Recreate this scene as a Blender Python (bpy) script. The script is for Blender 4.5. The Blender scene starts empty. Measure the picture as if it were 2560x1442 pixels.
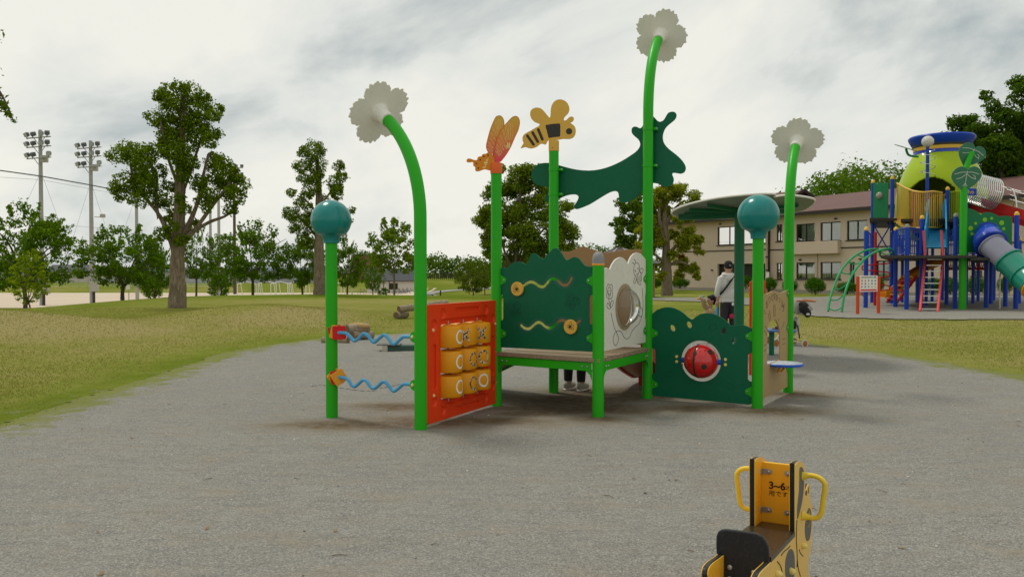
import bpy, math, random
import numpy as np
from mathutils import Vector, Matrix
from math import radians, sin, cos, pi, sqrt, exp

# ------------------------------------------------------------------ camera, sky, sun, exposure
S = bpy.context.scene
FPX, CX, CY, CAMH = 1991.0, 1280.0, 721.0, 1.45      # focal length and centre in photo pixels, eye height
HORIZON = 680.0
PITCH = math.atan((CY - HORIZON) / FPX)
cam = bpy.data.cameras.new('camera')
cam.sensor_width = 36.0
cam.lens = 36.0 * FPX / 2560.0
cam.clip_start, cam.clip_end = 0.05, 6000
camo = bpy.data.objects.new('camera', cam)
S.collection.objects.link(camo)
camo.location = (0, 0, CAMH)
camo.rotation_euler = (pi / 2 - PITCH, 0, 0)
S.camera = camo

SUN_DIR = Vector((-0.354, 0.30, 0.885)).normalized()     # towards the sun, behind thin cloud
sun = bpy.data.lights.new('sun', 'SUN')
sun.energy = 1.5
sun.angle = radians(11)
sun.color = (1.0, 0.95, 0.86)
suno = bpy.data.objects.new('sun', sun)
S.collection.objects.link(suno)
suno.rotation_euler = SUN_DIR.to_track_quat('Z', 'Y').to_euler()

CLOUD_ROT, CLOUD_LOC = 18, (7.23, -8.45, -8.54)
W = bpy.data.worlds.new('World')
S.world = W
W.use_nodes = True
nt = W.node_tree
nt.nodes.clear()
def wn(t, **k):
    n = nt.nodes.new(t)
    for a, b in k.items():
        setattr(n, a, b)
    return n
L = nt.links.new
wo = wn('ShaderNodeOutputWorld'); bg = wn('ShaderNodeBackground')
bg.inputs['Strength'].default_value = 0.1
sky = wn('ShaderNodeTexSky', sky_type='NISHITA', sun_disc=False)
sky.sun_elevation = math.asin(SUN_DIR.z)
sky.sun_rotation = math.atan2(SUN_DIR.x, SUN_DIR.y)
tc = wn('ShaderNodeTexCoord'); sep = wn('ShaderNodeSeparateXYZ')
L(tc.outputs['Generated'], sep.inputs[0])
def wm(op, a, b=None, clamp=False):
    n = wn('ShaderNodeMath', operation=op, use_clamp=clamp)
    for i, x in enumerate((a, b)):
        if x is None: continue
        if isinstance(x, (int, float)): n.inputs[i].default_value = x
        else: L(x, n.inputs[i])
    return n.outputs[0]
rotn = wn('ShaderNodeMapping'); rotn.inputs['Rotation'].default_value = (0, radians(CLOUD_ROT), 0)
L(tc.outputs['Generated'], rotn.inputs[0])
mp = wn('ShaderNodeMapping'); mp.inputs['Scale'].default_value = (1.6, 1.6, 3.0); mp.inputs['Location'].default_value = CLOUD_LOC
L(rotn.outputs[0], mp.inputs[0])
n1 = wn('ShaderNodeTexNoise'); n1.inputs['Scale'].default_value = 1.9; n1.inputs['Detail'].default_value = 8
n1.inputs['Roughness'].default_value = 0.56; n1.inputs['Distortion'].default_value = 0.35
L(mp.outputs[0], n1.inputs['Vector'])
n2 = wn('ShaderNodeTexNoise'); n2.inputs['Scale'].default_value = 0.75; n2.inputs['Detail'].default_value = 2
L(mp.outputs[0], n2.inputs['Vector'])
cl = wm('ADD', wm('MULTIPLY', n1.outputs['Fac'], 0.62), wm('MULTIPLY', n2.outputs['Fac'], 0.38))
ramp = wn('ShaderNodeValToRGB')
e = ramp.color_ramp.elements
e[0].position = 0.435; e[0].color = (0.90, 0.885, 0.805, 1)
e[1].position = 0.62; e[1].color = (0.40, 0.455, 0.465, 1)
m_ = e.new(0.515); m_.color = (0.765, 0.78, 0.735, 1)
L(cl, ramp.inputs[0])
sc_ = wn('ShaderNodeVectorMath', operation='SCALE'); sc_.inputs['Scale'].default_value = 10.0
L(ramp.outputs[0], sc_.inputs[0])
mix = wn('ShaderNodeMix', data_type='RGBA'); mix.inputs['Factor'].default_value = 0.96
L(sky.outputs[0], mix.inputs['A']); L(sc_.outputs[0], mix.inputs['B'])
L(mix.outputs['Result'], bg.inputs['Color']); L(bg.outputs[0], wo.inputs[0])

S.view_settings.view_transform = 'Standard'
S.view_settings.look = 'None'
S.view_settings.exposure = 0.0
S.view_settings.gamma = 1.0
S.view_settings.use_curve_mapping = False
S.cycles.use_denoising = True
try:
    S.cycles.denoiser = 'OPENIMAGEDENOISE'
except Exception:
    pass
S.cycles.max_bounces = 7
S.cycles.transparent_max_bounces = 12
S.cycles.caustics_reflective = False
S.cycles.caustics_refractive = False

# ------------------------------------------------------------------ measuring: a photo pixel as a ray, met with the ground or a plane
def ray(px, py):
    r, u = (px - CX) / FPX, -(py - CY) / FPX
    return Vector((r, cos(PITCH) + sin(PITCH) * u, -sin(PITCH) + cos(PITCH) * u))
def gp(px, py, z=0.0):
    d = ray(px, py); t = (z - CAMH) / d.z
    return Vector((d.x * t, d.y * t, z))
def at(px, py, Y):
    d = ray(px, py); t = Y / d.y
    return Vector((d.x * t, Y, CAMH + d.z * t))
def zm(ox, oy, s):
    return lambda x, y: (ox + x / s, oy + y / s)
class Plane:
    def __init__(self, o, u, v=(0, 0, 1)):
        self.o = Vector(o); self.u = Vector(u).normalized(); self.v = Vector(v).normalized()
        self.n = self.u.cross(self.v).normalized()
    def uv(self, p):
        d = ray(*p); c = Vector((0, 0, CAMH))
        t = (self.o - c).dot(self.n) / d.dot(self.n)
        q = c + d * t - self.o
        return (q.dot(self.u), q.dot(self.v))
    def uvs(self, pts, z=None):
        return [self.uv(z(*p) if z else p) for p in pts]
    def pt(self, a, b, off=0.0):
        return self.o + self.u * a + self.v * b + self.n * off
    def M(self, off=0.0):
        o = self.o + self.n * off
        return Matrix(((self.u.x, self.v.x, self.n.x, o.x), (self.u.y, self.v.y, self.n.y, o.y),
                       (self.u.z, self.v.z, self.n.z, o.z), (0, 0, 0, 1)))

# ------------------------------------------------------------------ mesh helpers
COL = S.collection
def world_loc(o):
    v = Vector((0, 0, 0))
    while o is not None:
        v += o.location; o = o.parent
    return v
def link(name, me, mat=None, parent=None):
    o = bpy.data.objects.new(name, me)
    COL.objects.link(o)
    if mat is not None and me is not None:
        me.materials.clear()
        for m in (mat if isinstance(mat, (list, tuple)) else [mat]):
            me.materials.append(m)
    if parent is not None:
        w = world_loc(parent)
        if me is not None: me.transform(Matrix.Translation(-w))
        o.parent = parent
    return o
def thing(name, loc, label, cat, group=None, kind=None):
    o = bpy.data.objects.new(name, None); COL.objects.link(o)
    o.location = loc; o.empty_display_size = 0.1
    return tag(o, label, cat, group, kind)
def tag(o, label=None, cat=None, group=None, kind=None):
    if label: o['label'] = label
    if cat: o['category'] = cat
    if group: o['group'] = group
    if kind: o['kind'] = kind
    return o
def copy_tree(o, loc=None, rz=None, sc=None, label=None, parent=None):
    c = o.copy(); COL.objects.link(c); c.parent = parent
    if loc is not None: c.location = loc
    if rz is not None: c.rotation_euler = (0, 0, rz)
    if sc is not None: c.scale = sc if isinstance(sc, (tuple, list)) else (sc, sc, sc)
    if label: c['label'] = label
    for ch in list(o.children): copy_tree(ch, parent=c)
    return c
def finish(me, smooth=True, ang=38):
    if smooth:
        me.shade_smooth(); me.set_sharp_from_angle(angle=radians(ang))
    return me
class MB:
    def __init__(self): self.v = []; self.f = []; self.m = []
    def add(self, vs, fs, mi=0):
        b = len(self.v); self.v += [tuple(x) for x in vs]
        self.f += [tuple(b + i for i in f) for f in fs]; self.m += [mi] * len(fs)
        return self
    def box(self, c, s, M=None, mi=0, b=0.0):
        x, y, z = s[0] / 2, s[1] / 2, s[2] / 2
        if b <= 0:
            vs = [Vector((i * x, j * y, k * z)) for i in (-1, 1) for j in (-1, 1) for k in (-1, 1)]
            fs = [(0, 1, 3, 2), (4, 6, 7, 5), (0, 4, 5, 1), (2, 3, 7, 6), (0, 2, 6, 4), (1, 5, 7, 3)]
        else:
            b = min(b, x * .9, y * .9, z * .9)
            vs = []; idx = {}
            for i in (-1, 1):
                for j in (-1, 1):
                    for k in (-1, 1):
                        for a, (p, q, r) in enumerate(((0, b, b), (b, 0, b), (b, b, 0))):
                            idx[i, j, k, a] = len(vs)
                            vs.append(Vector((i * (x - p), j * (y - q), k * (z - r))))
            fs = []
            for s1 in (-1, 1):
                for a, ax in enumerate('xyz'):
                    q = []
                    for (m, n) in ((-1, -1), (1, -1), (1, 1), (-1, 1)):
                        t = [m, n]; t.insert(a, s1); q.append(idx[t[0], t[1], t[2], a])
                    fs.append(tuple(q))
            for m in (-1, 1):
                for n in (-1, 1):
                    fs.append((idx[-1, m, n, 1], idx[1, m, n, 1], idx[1, m, n, 2], idx[-1, m, n, 2]))
                    fs.append((idx[m, -1, n, 0], idx[m, 1, n, 0], idx[m, 1, n, 2], idx[m, -1, n, 2]))
                    fs.append((idx[m, n, -1, 0], idx[m, n, 1, 0], idx[m, n, 1, 1], idx[m, n, -1, 1]))
            for i in (-1, 1):
                for j in (-1, 1):
                    for k in (-1, 1):
                        fs.append((idx[i, j, k, 0], idx[i, j, k, 1], idx[i, j, k, 2]))
        c = Vector(c)
        if M is not None: vs = [M @ p for p in vs]
        return self.add([p + c for p in vs], fs, mi)
    def tube(self, pts, r, n=10, cap=True, mi=0, closed=False):
        P = [Vector(p) for p in pts]; N = len(P)
        R = [r] * N if isinstance(r, (int, float)) else list(r)
        T = []
        for i in range(N):
            a = P[(i - 1) % N] if (closed or i > 0) else P[i]
            b = P[(i + 1) % N] if (closed or i < N - 1) else P[i]
            t = b - a
            T.append(t.normalized() if t.length > 1e-9 else Vector((0, 0, 1)))
        t0 = T[0]; up = Vector((0, 0, 1)) if abs(t0.z) < 0.9 else Vector((1, 0, 0))
        s = t0.cross(up).normalized()
        vs = []; fs = []
        for i in range(N):
            s = s - T[i] * s.dot(T[i])
            s = s.normalized() if s.length > 1e-6 else T[i].orthogonal().normalized()
            q = T[i].cross(s)
            for k in range(n):
                a = 2 * pi * k / n
                vs.append(P[i] + (s * cos(a) + q * sin(a)) * R[i])
        for i in range(N if closed else N - 1):
            j = (i + 1) % N
            for k in range(n):
                k2 = (k + 1) % n
                fs.append((i * n + k, i * n + k2, j * n + k2, j * n + k))
        if cap and not closed:
            fs.append(tuple(range(n - 1, -1, -1)))
            fs.append(tuple((N - 1) * n + k for k in range(n)))
        return self.add(vs, fs, mi)
    def lathe(self, c, prof, n=24, axis=None, mi=0):
        c = Vector(c)
        M = Matrix.Identity(3)
        if axis is not None: M = Vector((0, 0, 1)).rotation_difference(Vector(axis)).to_matrix()
        vs = []; fs = []
        for (r, z) in prof:
            for k in range(n):
                a = 2 * pi * k / n
                vs.append(c + M @ Vector((max(r, 1e-4) * cos(a), max(r, 1e-4) * sin(a), z)))
        for i in range(len(prof) - 1):
            for k in range(n):
                k2 = (k + 1) % n
                fs.append((i * n + k, i * n + k2, (i + 1) * n + k2, (i + 1) * n + k))
        fs.append(tuple(range(n - 1, -1, -1)))
        fs.append(tuple((len(prof) - 1) * n + k for k in range(n)))
        return self.add(vs, fs, mi)
    def ball(self, c, r, n=16, m=10, mi=0, rot=None):
        r = (r, r, r) if isinstance(r, (int, float)) else r
        c = Vector(c); vs = []; fs = []
        for i in range(m + 1):
            t = pi * i / m
            for k in range(n):
                a = 2 * pi * k / n
                p = Vector((max(sin(t), 1e-4) * cos(a) * r[0], max(sin(t), 1e-4) * sin(a) * r[1], -cos(t) * r[2]))
                if rot is not None: p = rot @ p
                vs.append(c + p)
        for i in range(m):
            for k in range(n):
                k2 = (k + 1) % n
                fs.append((i * n + k, i * n + k2, (i + 1) * n + k2, (i + 1) * n + k))
        return self.add(vs, fs, mi)
    def prism(self, poly, a, b, mi=0):
        """poly: list of Vector (planar); extruded from offset a to offset b (vectors)"""
        n = len(poly); a = Vector(a); b = Vector(b)
        vs = [Vector(p) + a for p in poly] + [Vector(p) + b for p in poly]
        fs = [tuple(range(n - 1, -1, -1)), tuple(range(n, 2 * n))]
        fs += [(i, (i + 1) % n, n + (i + 1) % n, n + i) for i in range(n)]
        return self.add(vs, fs, mi)
    def mesh(self, name, smooth=True, ang=38):
        me = bpy.data.meshes.new(name)
        me.from_pydata(self.v, [], self.f)
        if any(self.m): me.polygons.foreach_set('material_index', self.m)
        me.update()
        return finish(me, smooth, ang)
    def build(self, name, mat, parent=None, smooth=True, ang=38):
        return link(name, self.mesh(name, smooth, ang), mat, parent)

def catmull(pts, k=6, closed=True):
    P = [Vector(p) for p in pts]; n = len(P); out = []
    rng = range(n) if closed else range(n - 1)
    for i in rng:
        if closed: a, b, c, d = P[(i - 1) % n], P[i], P[(i + 1) % n], P[(i + 2) % n]
        else: a, b, c, d = P[max(i - 1, 0)], P[i], P[i + 1], P[min(i + 2, n - 1)]
        for j in range(k):
            t = j / k
            out.append(0.5 * ((2 * b) + (c - a) * t + (2 * a - 5 * b + 4 * c - d) * t * t + (3 * b - a - 3 * c + d) * t ** 3))
    if not closed: out.append(P[-1])
    return out
def smooth2(pts, k=5, closed=True):
    return [(p.x, p.y) for p in catmull([(a, b, 0) for a, b in pts], k, closed)]
def circle2(c, r, n=32, ry=None):
    ry = r if ry is None else ry
    return [(c[0] + r * cos(2 * pi * i / n), c[1] + ry * sin(2 * pi * i / n)) for i in range(n)]
def fat2(line, w, k=6):
    """closed outline of a line drawn with a round pen of width w"""
    P = [Vector((a, b)) for a, b in line]; n = len(P); Lf = []; Rt = []
    for i in range(n):
        t = (P[min(i + 1, n - 1)] - P[max(i - 1, 0)]).normalized(); q = Vector((-t.y, t.x)) * w / 2
        Lf.append(P[i] + q); Rt.append(P[i] - q)
    t1 = (P[-1] - P[-2]).normalized(); t0 = (P[0] - P[1]).normalized()
    def capp(c, t):
        a0 = math.atan2(t.y, t.x)
        return [c + Vector((cos(a0 + pi / 2 - pi * j / k), sin(a0 + pi / 2 - pi * j / k))) * w / 2 for j in range(1, k)]
    out = Lf + capp(P[-1], t1) + Rt[::-1] + capp(P[0], t0)
    return [(p.x, p.y) for p in out]
def curve_mesh(cu):
    o = bpy.data.objects.new('tmp', cu); COL.objects.link(o)
    dg = bpy.context.evaluated_depsgraph_get(); dg.update()
    me = bpy.data.meshes.new_from_object(o.evaluated_get(dg))
    bpy.data.objects.remove(o); bpy.data.curves.remove(cu)
    return me
def plate_mesh(loops, t, bevel=0.004, res=1):
    cu = bpy.data.curves.new('tmp', 'CURVE'); cu.dimensions = '2D'; cu.fill_mode = 'BOTH'
    bevel = min(bevel, t * 0.45)
    cu.extrude = t / 2 - bevel; cu.bevel_depth = bevel; cu.bevel_resolution = res; cu.offset = -bevel
    for lp in loops:
        sp = cu.splines.new('POLY'); sp.points.add(len(lp) - 1)
        sp.points.foreach_set('co', [x for p in lp for x in (p[0], p[1], 0, 1)])
        sp.use_cyclic_u = True
    return curve_mesh(cu)
def plate(name, loops, pl, t, mat, parent=None, bevel=0.004, off=0.0, ang=30):
    me = plate_mesh(loops, t, bevel)
    me.transform(pl.M(off)); finish(me, True, ang)
    return link(name, me, mat, parent)
def text_mesh(s, size, ext=0.0006):
    cu = bpy.data.curves.new('tmp', 'FONT'); cu.body = s; cu.size = size
    cu.align_x = 'CENTER'; cu.align_y = 'CENTER'; cu.extrude = ext; cu.resolution_u = 3
    return curve_mesh(cu)

# ------------------------------------------------------------------ materials
def lin(r, g, b):
    f = lambda c: (c / 255) / 12.92 if c / 255 <= 0.04045 else ((c / 255 + 0.055) / 1.055) ** 2.4
    return (f(r), f(g), f(b))
MATS = {}
class NT:
    def __init__(self, name):
        self.m = bpy.data.materials.new(name); self.m.use_nodes = True
        self.t = self.m.node_tree; self.t.nodes.clear()
        self.out = self.n('ShaderNodeOutputMaterial')
    def n(self, ty, **k):
        x = self.t.nodes.new(ty)
        for a, b in k.items(): setattr(x, a, b)
        return x
    def l(self, a, b): self.t.links.new(a, b)
    def put(self, sock, v):
        if hasattr(v, 'is_output') or isinstance(v, bpy.types.NodeSocket): self.l(v, sock)
        else:
            if isinstance(v, (tuple, list)) and len(v) == 3 and sock.type == 'RGBA': v = (*v, 1)
            sock.default_value = v
    def math(self, op, a, b=0.0, clamp=False):
        x = self.n('ShaderNodeMath', operation=op, use_clamp=clamp)
        self.put(x.inputs[0], a); self.put(x.inputs[1], b); return x.outputs[0]
    def mix(self, f, a, b, bt='MIX'):
        x = self.n('ShaderNodeMix', data_type='RGBA', blend_type=bt)
        self.put(x.inputs['Factor'], f); self.put(x.inputs['A'], a); self.put(x.inputs['B'], b)
        return x.outputs['Result']
    def noise(self, vec, scale, detail=4, rough=0.55, dist=0.0):
        x = self.n('ShaderNodeTexNoise'); x.inputs['Scale'].default_value = scale
        x.inputs['Detail'].default_value = detail; x.inputs['Roughness'].default_value = rough
        x.inputs['Distortion'].default_value = dist
        if vec is not None: self.l(vec, x.inputs['Vector'])
        return x.outputs['Fac']
    def ramp(self, f, stops):
        x = self.n('ShaderNodeValToRGB'); e = x.color_ramp.elements
        while len(e) < len(stops): e.new(0.5)
        for el, (p, c) in zip(e, stops):
            el.position = p; el.color = (*c, 1) if isinstance(c, (tuple, list)) else (c, c, c, 1)
        self.put(x.inputs[0], f); return x.outputs[0]
    def bump(self, h, strength=0.3, dist=0.01):
        x = self.n('ShaderNodeBump'); x.inputs['Strength'].default_value = strength; x.inputs['Distance'].default_value = dist
        self.l(h, x.inputs['Height']); return x.outputs[0]
    def pos(self): return self.n('ShaderNodeNewGeometry').outputs['Position']
    def obj(self): return self.n('ShaderNodeTexCoord').outputs['Object']
    def principled(self, **k):
        p = self.n('ShaderNodeBsdfPrincipled')
        for a, b in k.items(): self.put(p.inputs[a.replace('_', ' ')], b)
        return p
    def done(self, sh):
        self.l(sh.outputs[0] if hasattr(sh, 'outputs') else sh, self.out.inputs[0]); return self.m
def pmat(name, col, rough=0.42, var=0.10, scale=5.0, bump=0.06, bscale=60, metallic=0.0, coat=0.0, dirt=0.12, dirtcol=(0.20, 0.17, 0.12)):
    """painted / moulded surface: small colour drift, fine dust and scuffs, faint relief"""
    if name in MATS: return MATS[name]
    N = NT(name); P = N.pos()
    a = N.noise(P, scale, 4); b = N.noise(P, scale * 9, 5, 0.65)
    c = N.mix(N.math('MULTIPLY', a, 1.0), tuple(x * (1 - var) for x in col), tuple(min(x * (1 + var), 0.95) for x in col))
    d = N.ramp(b, [(0.50, 0.0), (0.72, 1.0)])
    c = N.mix(N.math('MULTIPLY', d, dirt), c, dirtcol)
    r = N.math('ADD', N.math('MULTIPLY', b, 0.22), rough - 0.11)
    h = N.noise(P, bscale, 3)
    p = N.principled(Base_Color=c, Roughness=r, Metallic=metallic, Coat_Weight=coat, Normal=N.bump(h, bump, 0.004))
    p.inputs['Specular IOR Level'].default_value = 0.5 if (coat or metallic) else 0.22
    MATS[name] = N.done(p); return MATS[name]
def leafmat(name, c1, c2, c3=None, trans=0.35, rough=0.5, tip=None):
    if name in MATS: return MATS[name]
    N = NT(name); g = N.n('ShaderNodeNewGeometry')
    st = [(0.0, c1), (0.6, c2)] + ([(1.0, c3)] if c3 else [])
    base = N.ramp(g.outputs['Random Per Island'], st)
    v = N.noise(g.outputs['Position'], 0.9, 2)
    base = N.mix(N.math('MULTIPLY', v, 0.5), base, tip if tip else tuple(x * 1.35 for x in c2))
    p = N.principled(Base_Color=base, Roughness=rough)
    p.inputs['Specular IOR Level'].default_value = 0.0
    t = N.n('ShaderNodeBsdfTranslucent'); N.l(N.mix(0.25, base, (0.30, 0.36, 0.02)), t.inputs[0])
    m = N.n('ShaderNodeMixShader'); m.inputs[0].default_value = trans
    N.l(p.outputs[0], m.inputs[1]); N.l(t.outputs[0], m.inputs[2])
    MATS[name] = N.done(m); return MATS[name]

# ------------------------------------------------------------------ terrain
rs = np.random.RandomState(7)
def sstep(a, b, x):
    t = np.clip((x - a) / (b - a), 0, 1); return t * t * (3 - 2 * t)
def vnoise(x, y, seed=0):
    """smooth value noise, numpy"""
    xi, yi = np.floor(x).astype(np.int64), np.floor(y).astype(np.int64)
    fx, fy = x - xi, y - yi
    fx, fy = fx * fx * (3 - 2 * fx), fy * fy * (3 - 2 * fy)
    def h(i, j):
        n = (i * 374761393 + j * 668265263 + seed * 144665) & 0x7fffffff
        n = ((n ^ (n >> 13)) * 1274126177) & 0x7fffffff
        return ((n ^ (n >> 16)) & 0xffff) / 65535.0
    return (h(xi, yi) * (1 - fx) + h(xi + 1, yi) * fx) * (1 - fy) + (h(xi, yi + 1) * (1 - fx) + h(xi + 1, yi + 1) * fx) * fy
def fbm(x, y, o=4, seed=0):
    s = 0; a = 0.5
    for i in range(o):
        s = s + a * vnoise(x * 2 ** i, y * 2 ** i, seed + i * 17); a *= 0.5
    return s
GRAVEL = [(-5.2, -6), (-5.05, 2), (-4.95, 6.5), (-4.9, 7.6), (-4.95, 8.6), (-4.95, 10.3), (-5.1, 12.5), (-5.15, 14.4), (-4.75, 16.2),
          (-3.9, 17.9), (-2.4, 19.0), (0.0, 19.2), (2.5, 18.6), (4.6, 17.6), (6.05, 16.4), (6.6, 14.6), (6.95, 12.6), (7.1, 11.1),
          (7.3, 8), (7.3, 2), (7.0, -6)]
PLAYG = [(p.x, p.y) for p in (gp(1600, 750), gp(1790, 756), gp(1960, 772), gp(2030, 791), gp(2120, 797), gp(2300, 800), gp(2560, 800), gp(2900, 802), gp(2900, 735),
         gp(2560, 735), gp(2200, 737), gp(2050, 743), gp(1900, 746), gp(1600, 744))]
SAND = [(-190, 84), (-150, 149), (-14, 149), (-16, 120), (-30, 92), (-60, 84)]
def poly_dist(poly, X, Y):
    """signed distance, negative inside"""
    d = np.full(X.shape, 1e9); ins = np.zeros(X.shape, bool); n = len(poly)
    for i in range(n):
        x1, y1 = poly[i]; x2, y2 = poly[(i + 1) % n]
        ex, ey = x2 - x1, y2 - y1
        t = np.clip(((X - x1) * ex + (Y - y1) * ey) / (ex * ex + ey * ey), 0, 1)
        d = np.minimum(d, np.hypot(X - x1 - t * ex, Y - y1 - t * ey))
        c = ((y1 > Y) != (y2 > Y)) & (X < (x2 - x1) * (Y - y1) / (y2 - y1 + 1e-12) + x1)
        ins ^= c
    return np.where(ins, -d, d)
def height(X, Y):
    X = np.asarray(X, float); Y = np.asarray(Y, float)
    Yp = np.maximum(Y, 1.0); a = X / Yp
    d = poly_dist(GRAVEL, X, Y)
    left = 1 - sstep(-0.02, 0.12, a)
    m = 0.05 * sstep(2.2, 9, d) * left * (1 - 0.5 * sstep(-0.30, -0.05, a))
    g = lambda cx, cy, sx, sy, h: h * np.exp(-((X - cx) / sx) ** 2 - ((Y - cy) / sy) ** 2)
    b = g(-8.0, 25, 2.6, 4.0, 0.40) + g(-12.5, 18.0, 3.2, 3.0, 0.55) + g(-19, 20, 4, 4, .40) - g(-5.2, 28, 1.6, 6, 0.15) + g(-11, 46, 4.5, 5, 0.10)
    und = (fbm(X * 0.12 + 3, Y * 0.12, 3, 5) - 0.45) * 0.16 * sstep(2, 8, d) * (1 - sstep(4, 9, X)) * (1 - .8 * sstep(24, 32, Y))
    m = m + b * sstep(1.2, 4.5, d) + und
    y0 = 28 + 19 * sstep(-0.66, -0.34, a)
    dn = sstep(y0, y0 + 30, Y)
    lowl = dn * (1 - sstep(0.02, 0.20, a)) * 2.45
    m = m * (1 - dn) - lowl
    m = m - 0.35 * sstep(46, 62, Y) * sstep(0.02, 0.20, a)
    cen = sstep(-0.14, -0.10, a) * (1 - sstep(0.02, 0.2, a))
    m = m + sstep(150, 163, Y) * 1.15 * (1 - cen) * (1 - sstep(0.02, 0.2, a)) + cen * sstep(105, 200, Y) * 2.0
    return m
def hz(x, y): return float(height(np.array([x]), np.array([y]))[0])
def grid_mesh(name, xs, ys, zf, mask=None):
    X, Y = np.meshgrid(xs, ys); Z = zf(X, Y)
    nx, ny = len(xs), len(ys)
    idx = np.arange(nx * ny).reshape(ny, nx)
    q = np.stack([idx[:-1, :-1], idx[:-1, 1:], idx[1:, 1:], idx[1:, :-1]], -1).reshape(-1, 4)
    if mask is not None:
        xc = (X[:-1, :-1] + X[1:, 1:]) / 2; yc = (Y[:-1, :-1] + Y[1:, 1:]) / 2
        q = q[mask(xc, yc).reshape(-1)]
        used = np.unique(q); rem = np.full(nx * ny, -1); rem[used] = np.arange(len(used)); q = rem[q]
        co = np.stack([X.ravel(), Y.ravel(), Z.ravel()], 1)[used]
    else: co = np.stack([X.ravel(), Y.ravel(), Z.ravel()], 1)
    return quad_mesh(name, co, q), co
def quad_mesh(name, co, q, smooth=True):
    me = bpy.data.meshes.new(name)
    me.vertices.add(len(co)); me.vertices.foreach_set('co', np.ascontiguousarray(co, np.float32).ravel())
    k = q.shape[1]
    me.loops.add(q.size); me.loops.foreach_set('vertex_index', np.ascontiguousarray(q, np.int32).ravel())
    me.polygons.add(len(q)); me.polygons.foreach_set('loop_start', np.arange(0, q.size, k, dtype=np.int32))
    me.update(calc_edges=True)
    if smooth: me.shade_smooth()
    return me
def vattr(me, name, val):
    a = me.attributes.new(name, 'FLOAT', 'POINT'); a.data.foreach_set('value', np.ascontiguousarray(val, np.float32))

# lawn colours: short, partly dry turf
def lawn_material():
    N = NT('lawn'); P = N.pos()
    at_ = N.n('ShaderNodeAttribute', attribute_name='dry').outputs['Fac']
    a = N.noise(P, 0.35, 5, 0.6); b = N.noise(P, 2.2, 5, 0.65); c = N.noise(P, 14, 4, 0.7); f = N.noise(P, 75, 3, 0.7)
    k = N.math('ADD', N.math('MULTIPLY', a, 0.5), N.math('ADD', N.math('MULTIPLY', b, 0.5), N.math('MULTIPLY', at_, 0.55)))
    col = N.ramp(k, [(0.32, (0.125, 0.182, 0.020)), (0.50, (0.220, 0.246, 0.052)), (0.68, (0.315, 0.282, 0.102)), (0.92, (0.380, 0.305, 0.155))])
    col = N.mix(N.ramp(c, [(0.35, 0.40), (0.65, 0.0)]), col, (0.14, 0.17, 0.015))
    col = N.mix(N.ramp(f, [(0.36, 0.4), (0.62, 0.0)]), col, (0.13, 0.13, 0.025))
    ed = N.n('ShaderNodeAttribute', attribute_name='edge').outputs['Fac']
    e1 = N.ramp(N.math('ADD', ed, N.math('MULTIPLY', N.math('SUBTRACT', N.noise(P, 2.4, 6, 0.7), 0.5), 1.5)), [(0.52, 0.0), (0.70, 1.0)])
    col = N.mix(N.math('MULTIPLY', e1, 0.8), col, N.mix(f, (0.20, 0.19, 0.17), (0.30, 0.27, 0.21)))
    h = N.math('ADD', N.math('MULTIPLY', c, 0.6), f)
    p = N.principled(Base_Color=col, Roughness=0.9, Normal=N.bump(h, 0.6, 0.02)); p.inputs['Specular IOR Level'].default_value = 0.0
    return N.done(p)
xs = np.concatenate([-np.geomspace(30, 1500, 60)[::-1], np.arange(-29.5, 30, 0.35), np.geomspace(30, 1500, 60)])
ys = np.concatenate([np.arange(-30, 6, 1.2), np.arange(6, 50, 0.35), np.arange(50, 90, 1.0), np.geomspace(90, 1800, 90)])
me, co = grid_mesh('lawn', xs, ys, lambda X, Y: height(X, Y) - 0.0)
dg_ = poly_dist(GRAVEL, co[:, 0], co[:, 1])
slope = np.hypot(height(co[:, 0] + .4, co[:, 1]) - height(co[:, 0] - .4, co[:, 1]), height(co[:, 0], co[:, 1] + .4) - height(co[:, 0], co[:, 1] - .4))
dry = sstep(0.05, 0.14, slope) * 0.75 * sstep(0.5, 3, dg_) + (fbm(co[:, 0] * .16, co[:, 1] * .16, 4, 31) - 0.42) * 1.3 - 0.3 * np.exp(-(np.maximum(dg_, 0) / 0.9) ** 2)
dry += 0.42 * np.exp(-((dg_ - 3.6) / 2.8) ** 2) * (co[:, 0] < -4) + .22 * (co[:, 0] > 4) * (co[:, 1] < 30)
dry = np.where(co[:, 1] > 42, dry - 0.25, dry)
vattr(me, 'dry', np.clip(dry, -0.6, 1.2)); vattr(me, 'edge', np.clip(0.50 - np.maximum(dg_, 0) / 1.6, 0, 1))
lawn = tag(link('lawn', me, lawn_material()), 'short mown park lawn with dry brownish patches', kind='structure')

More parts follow.
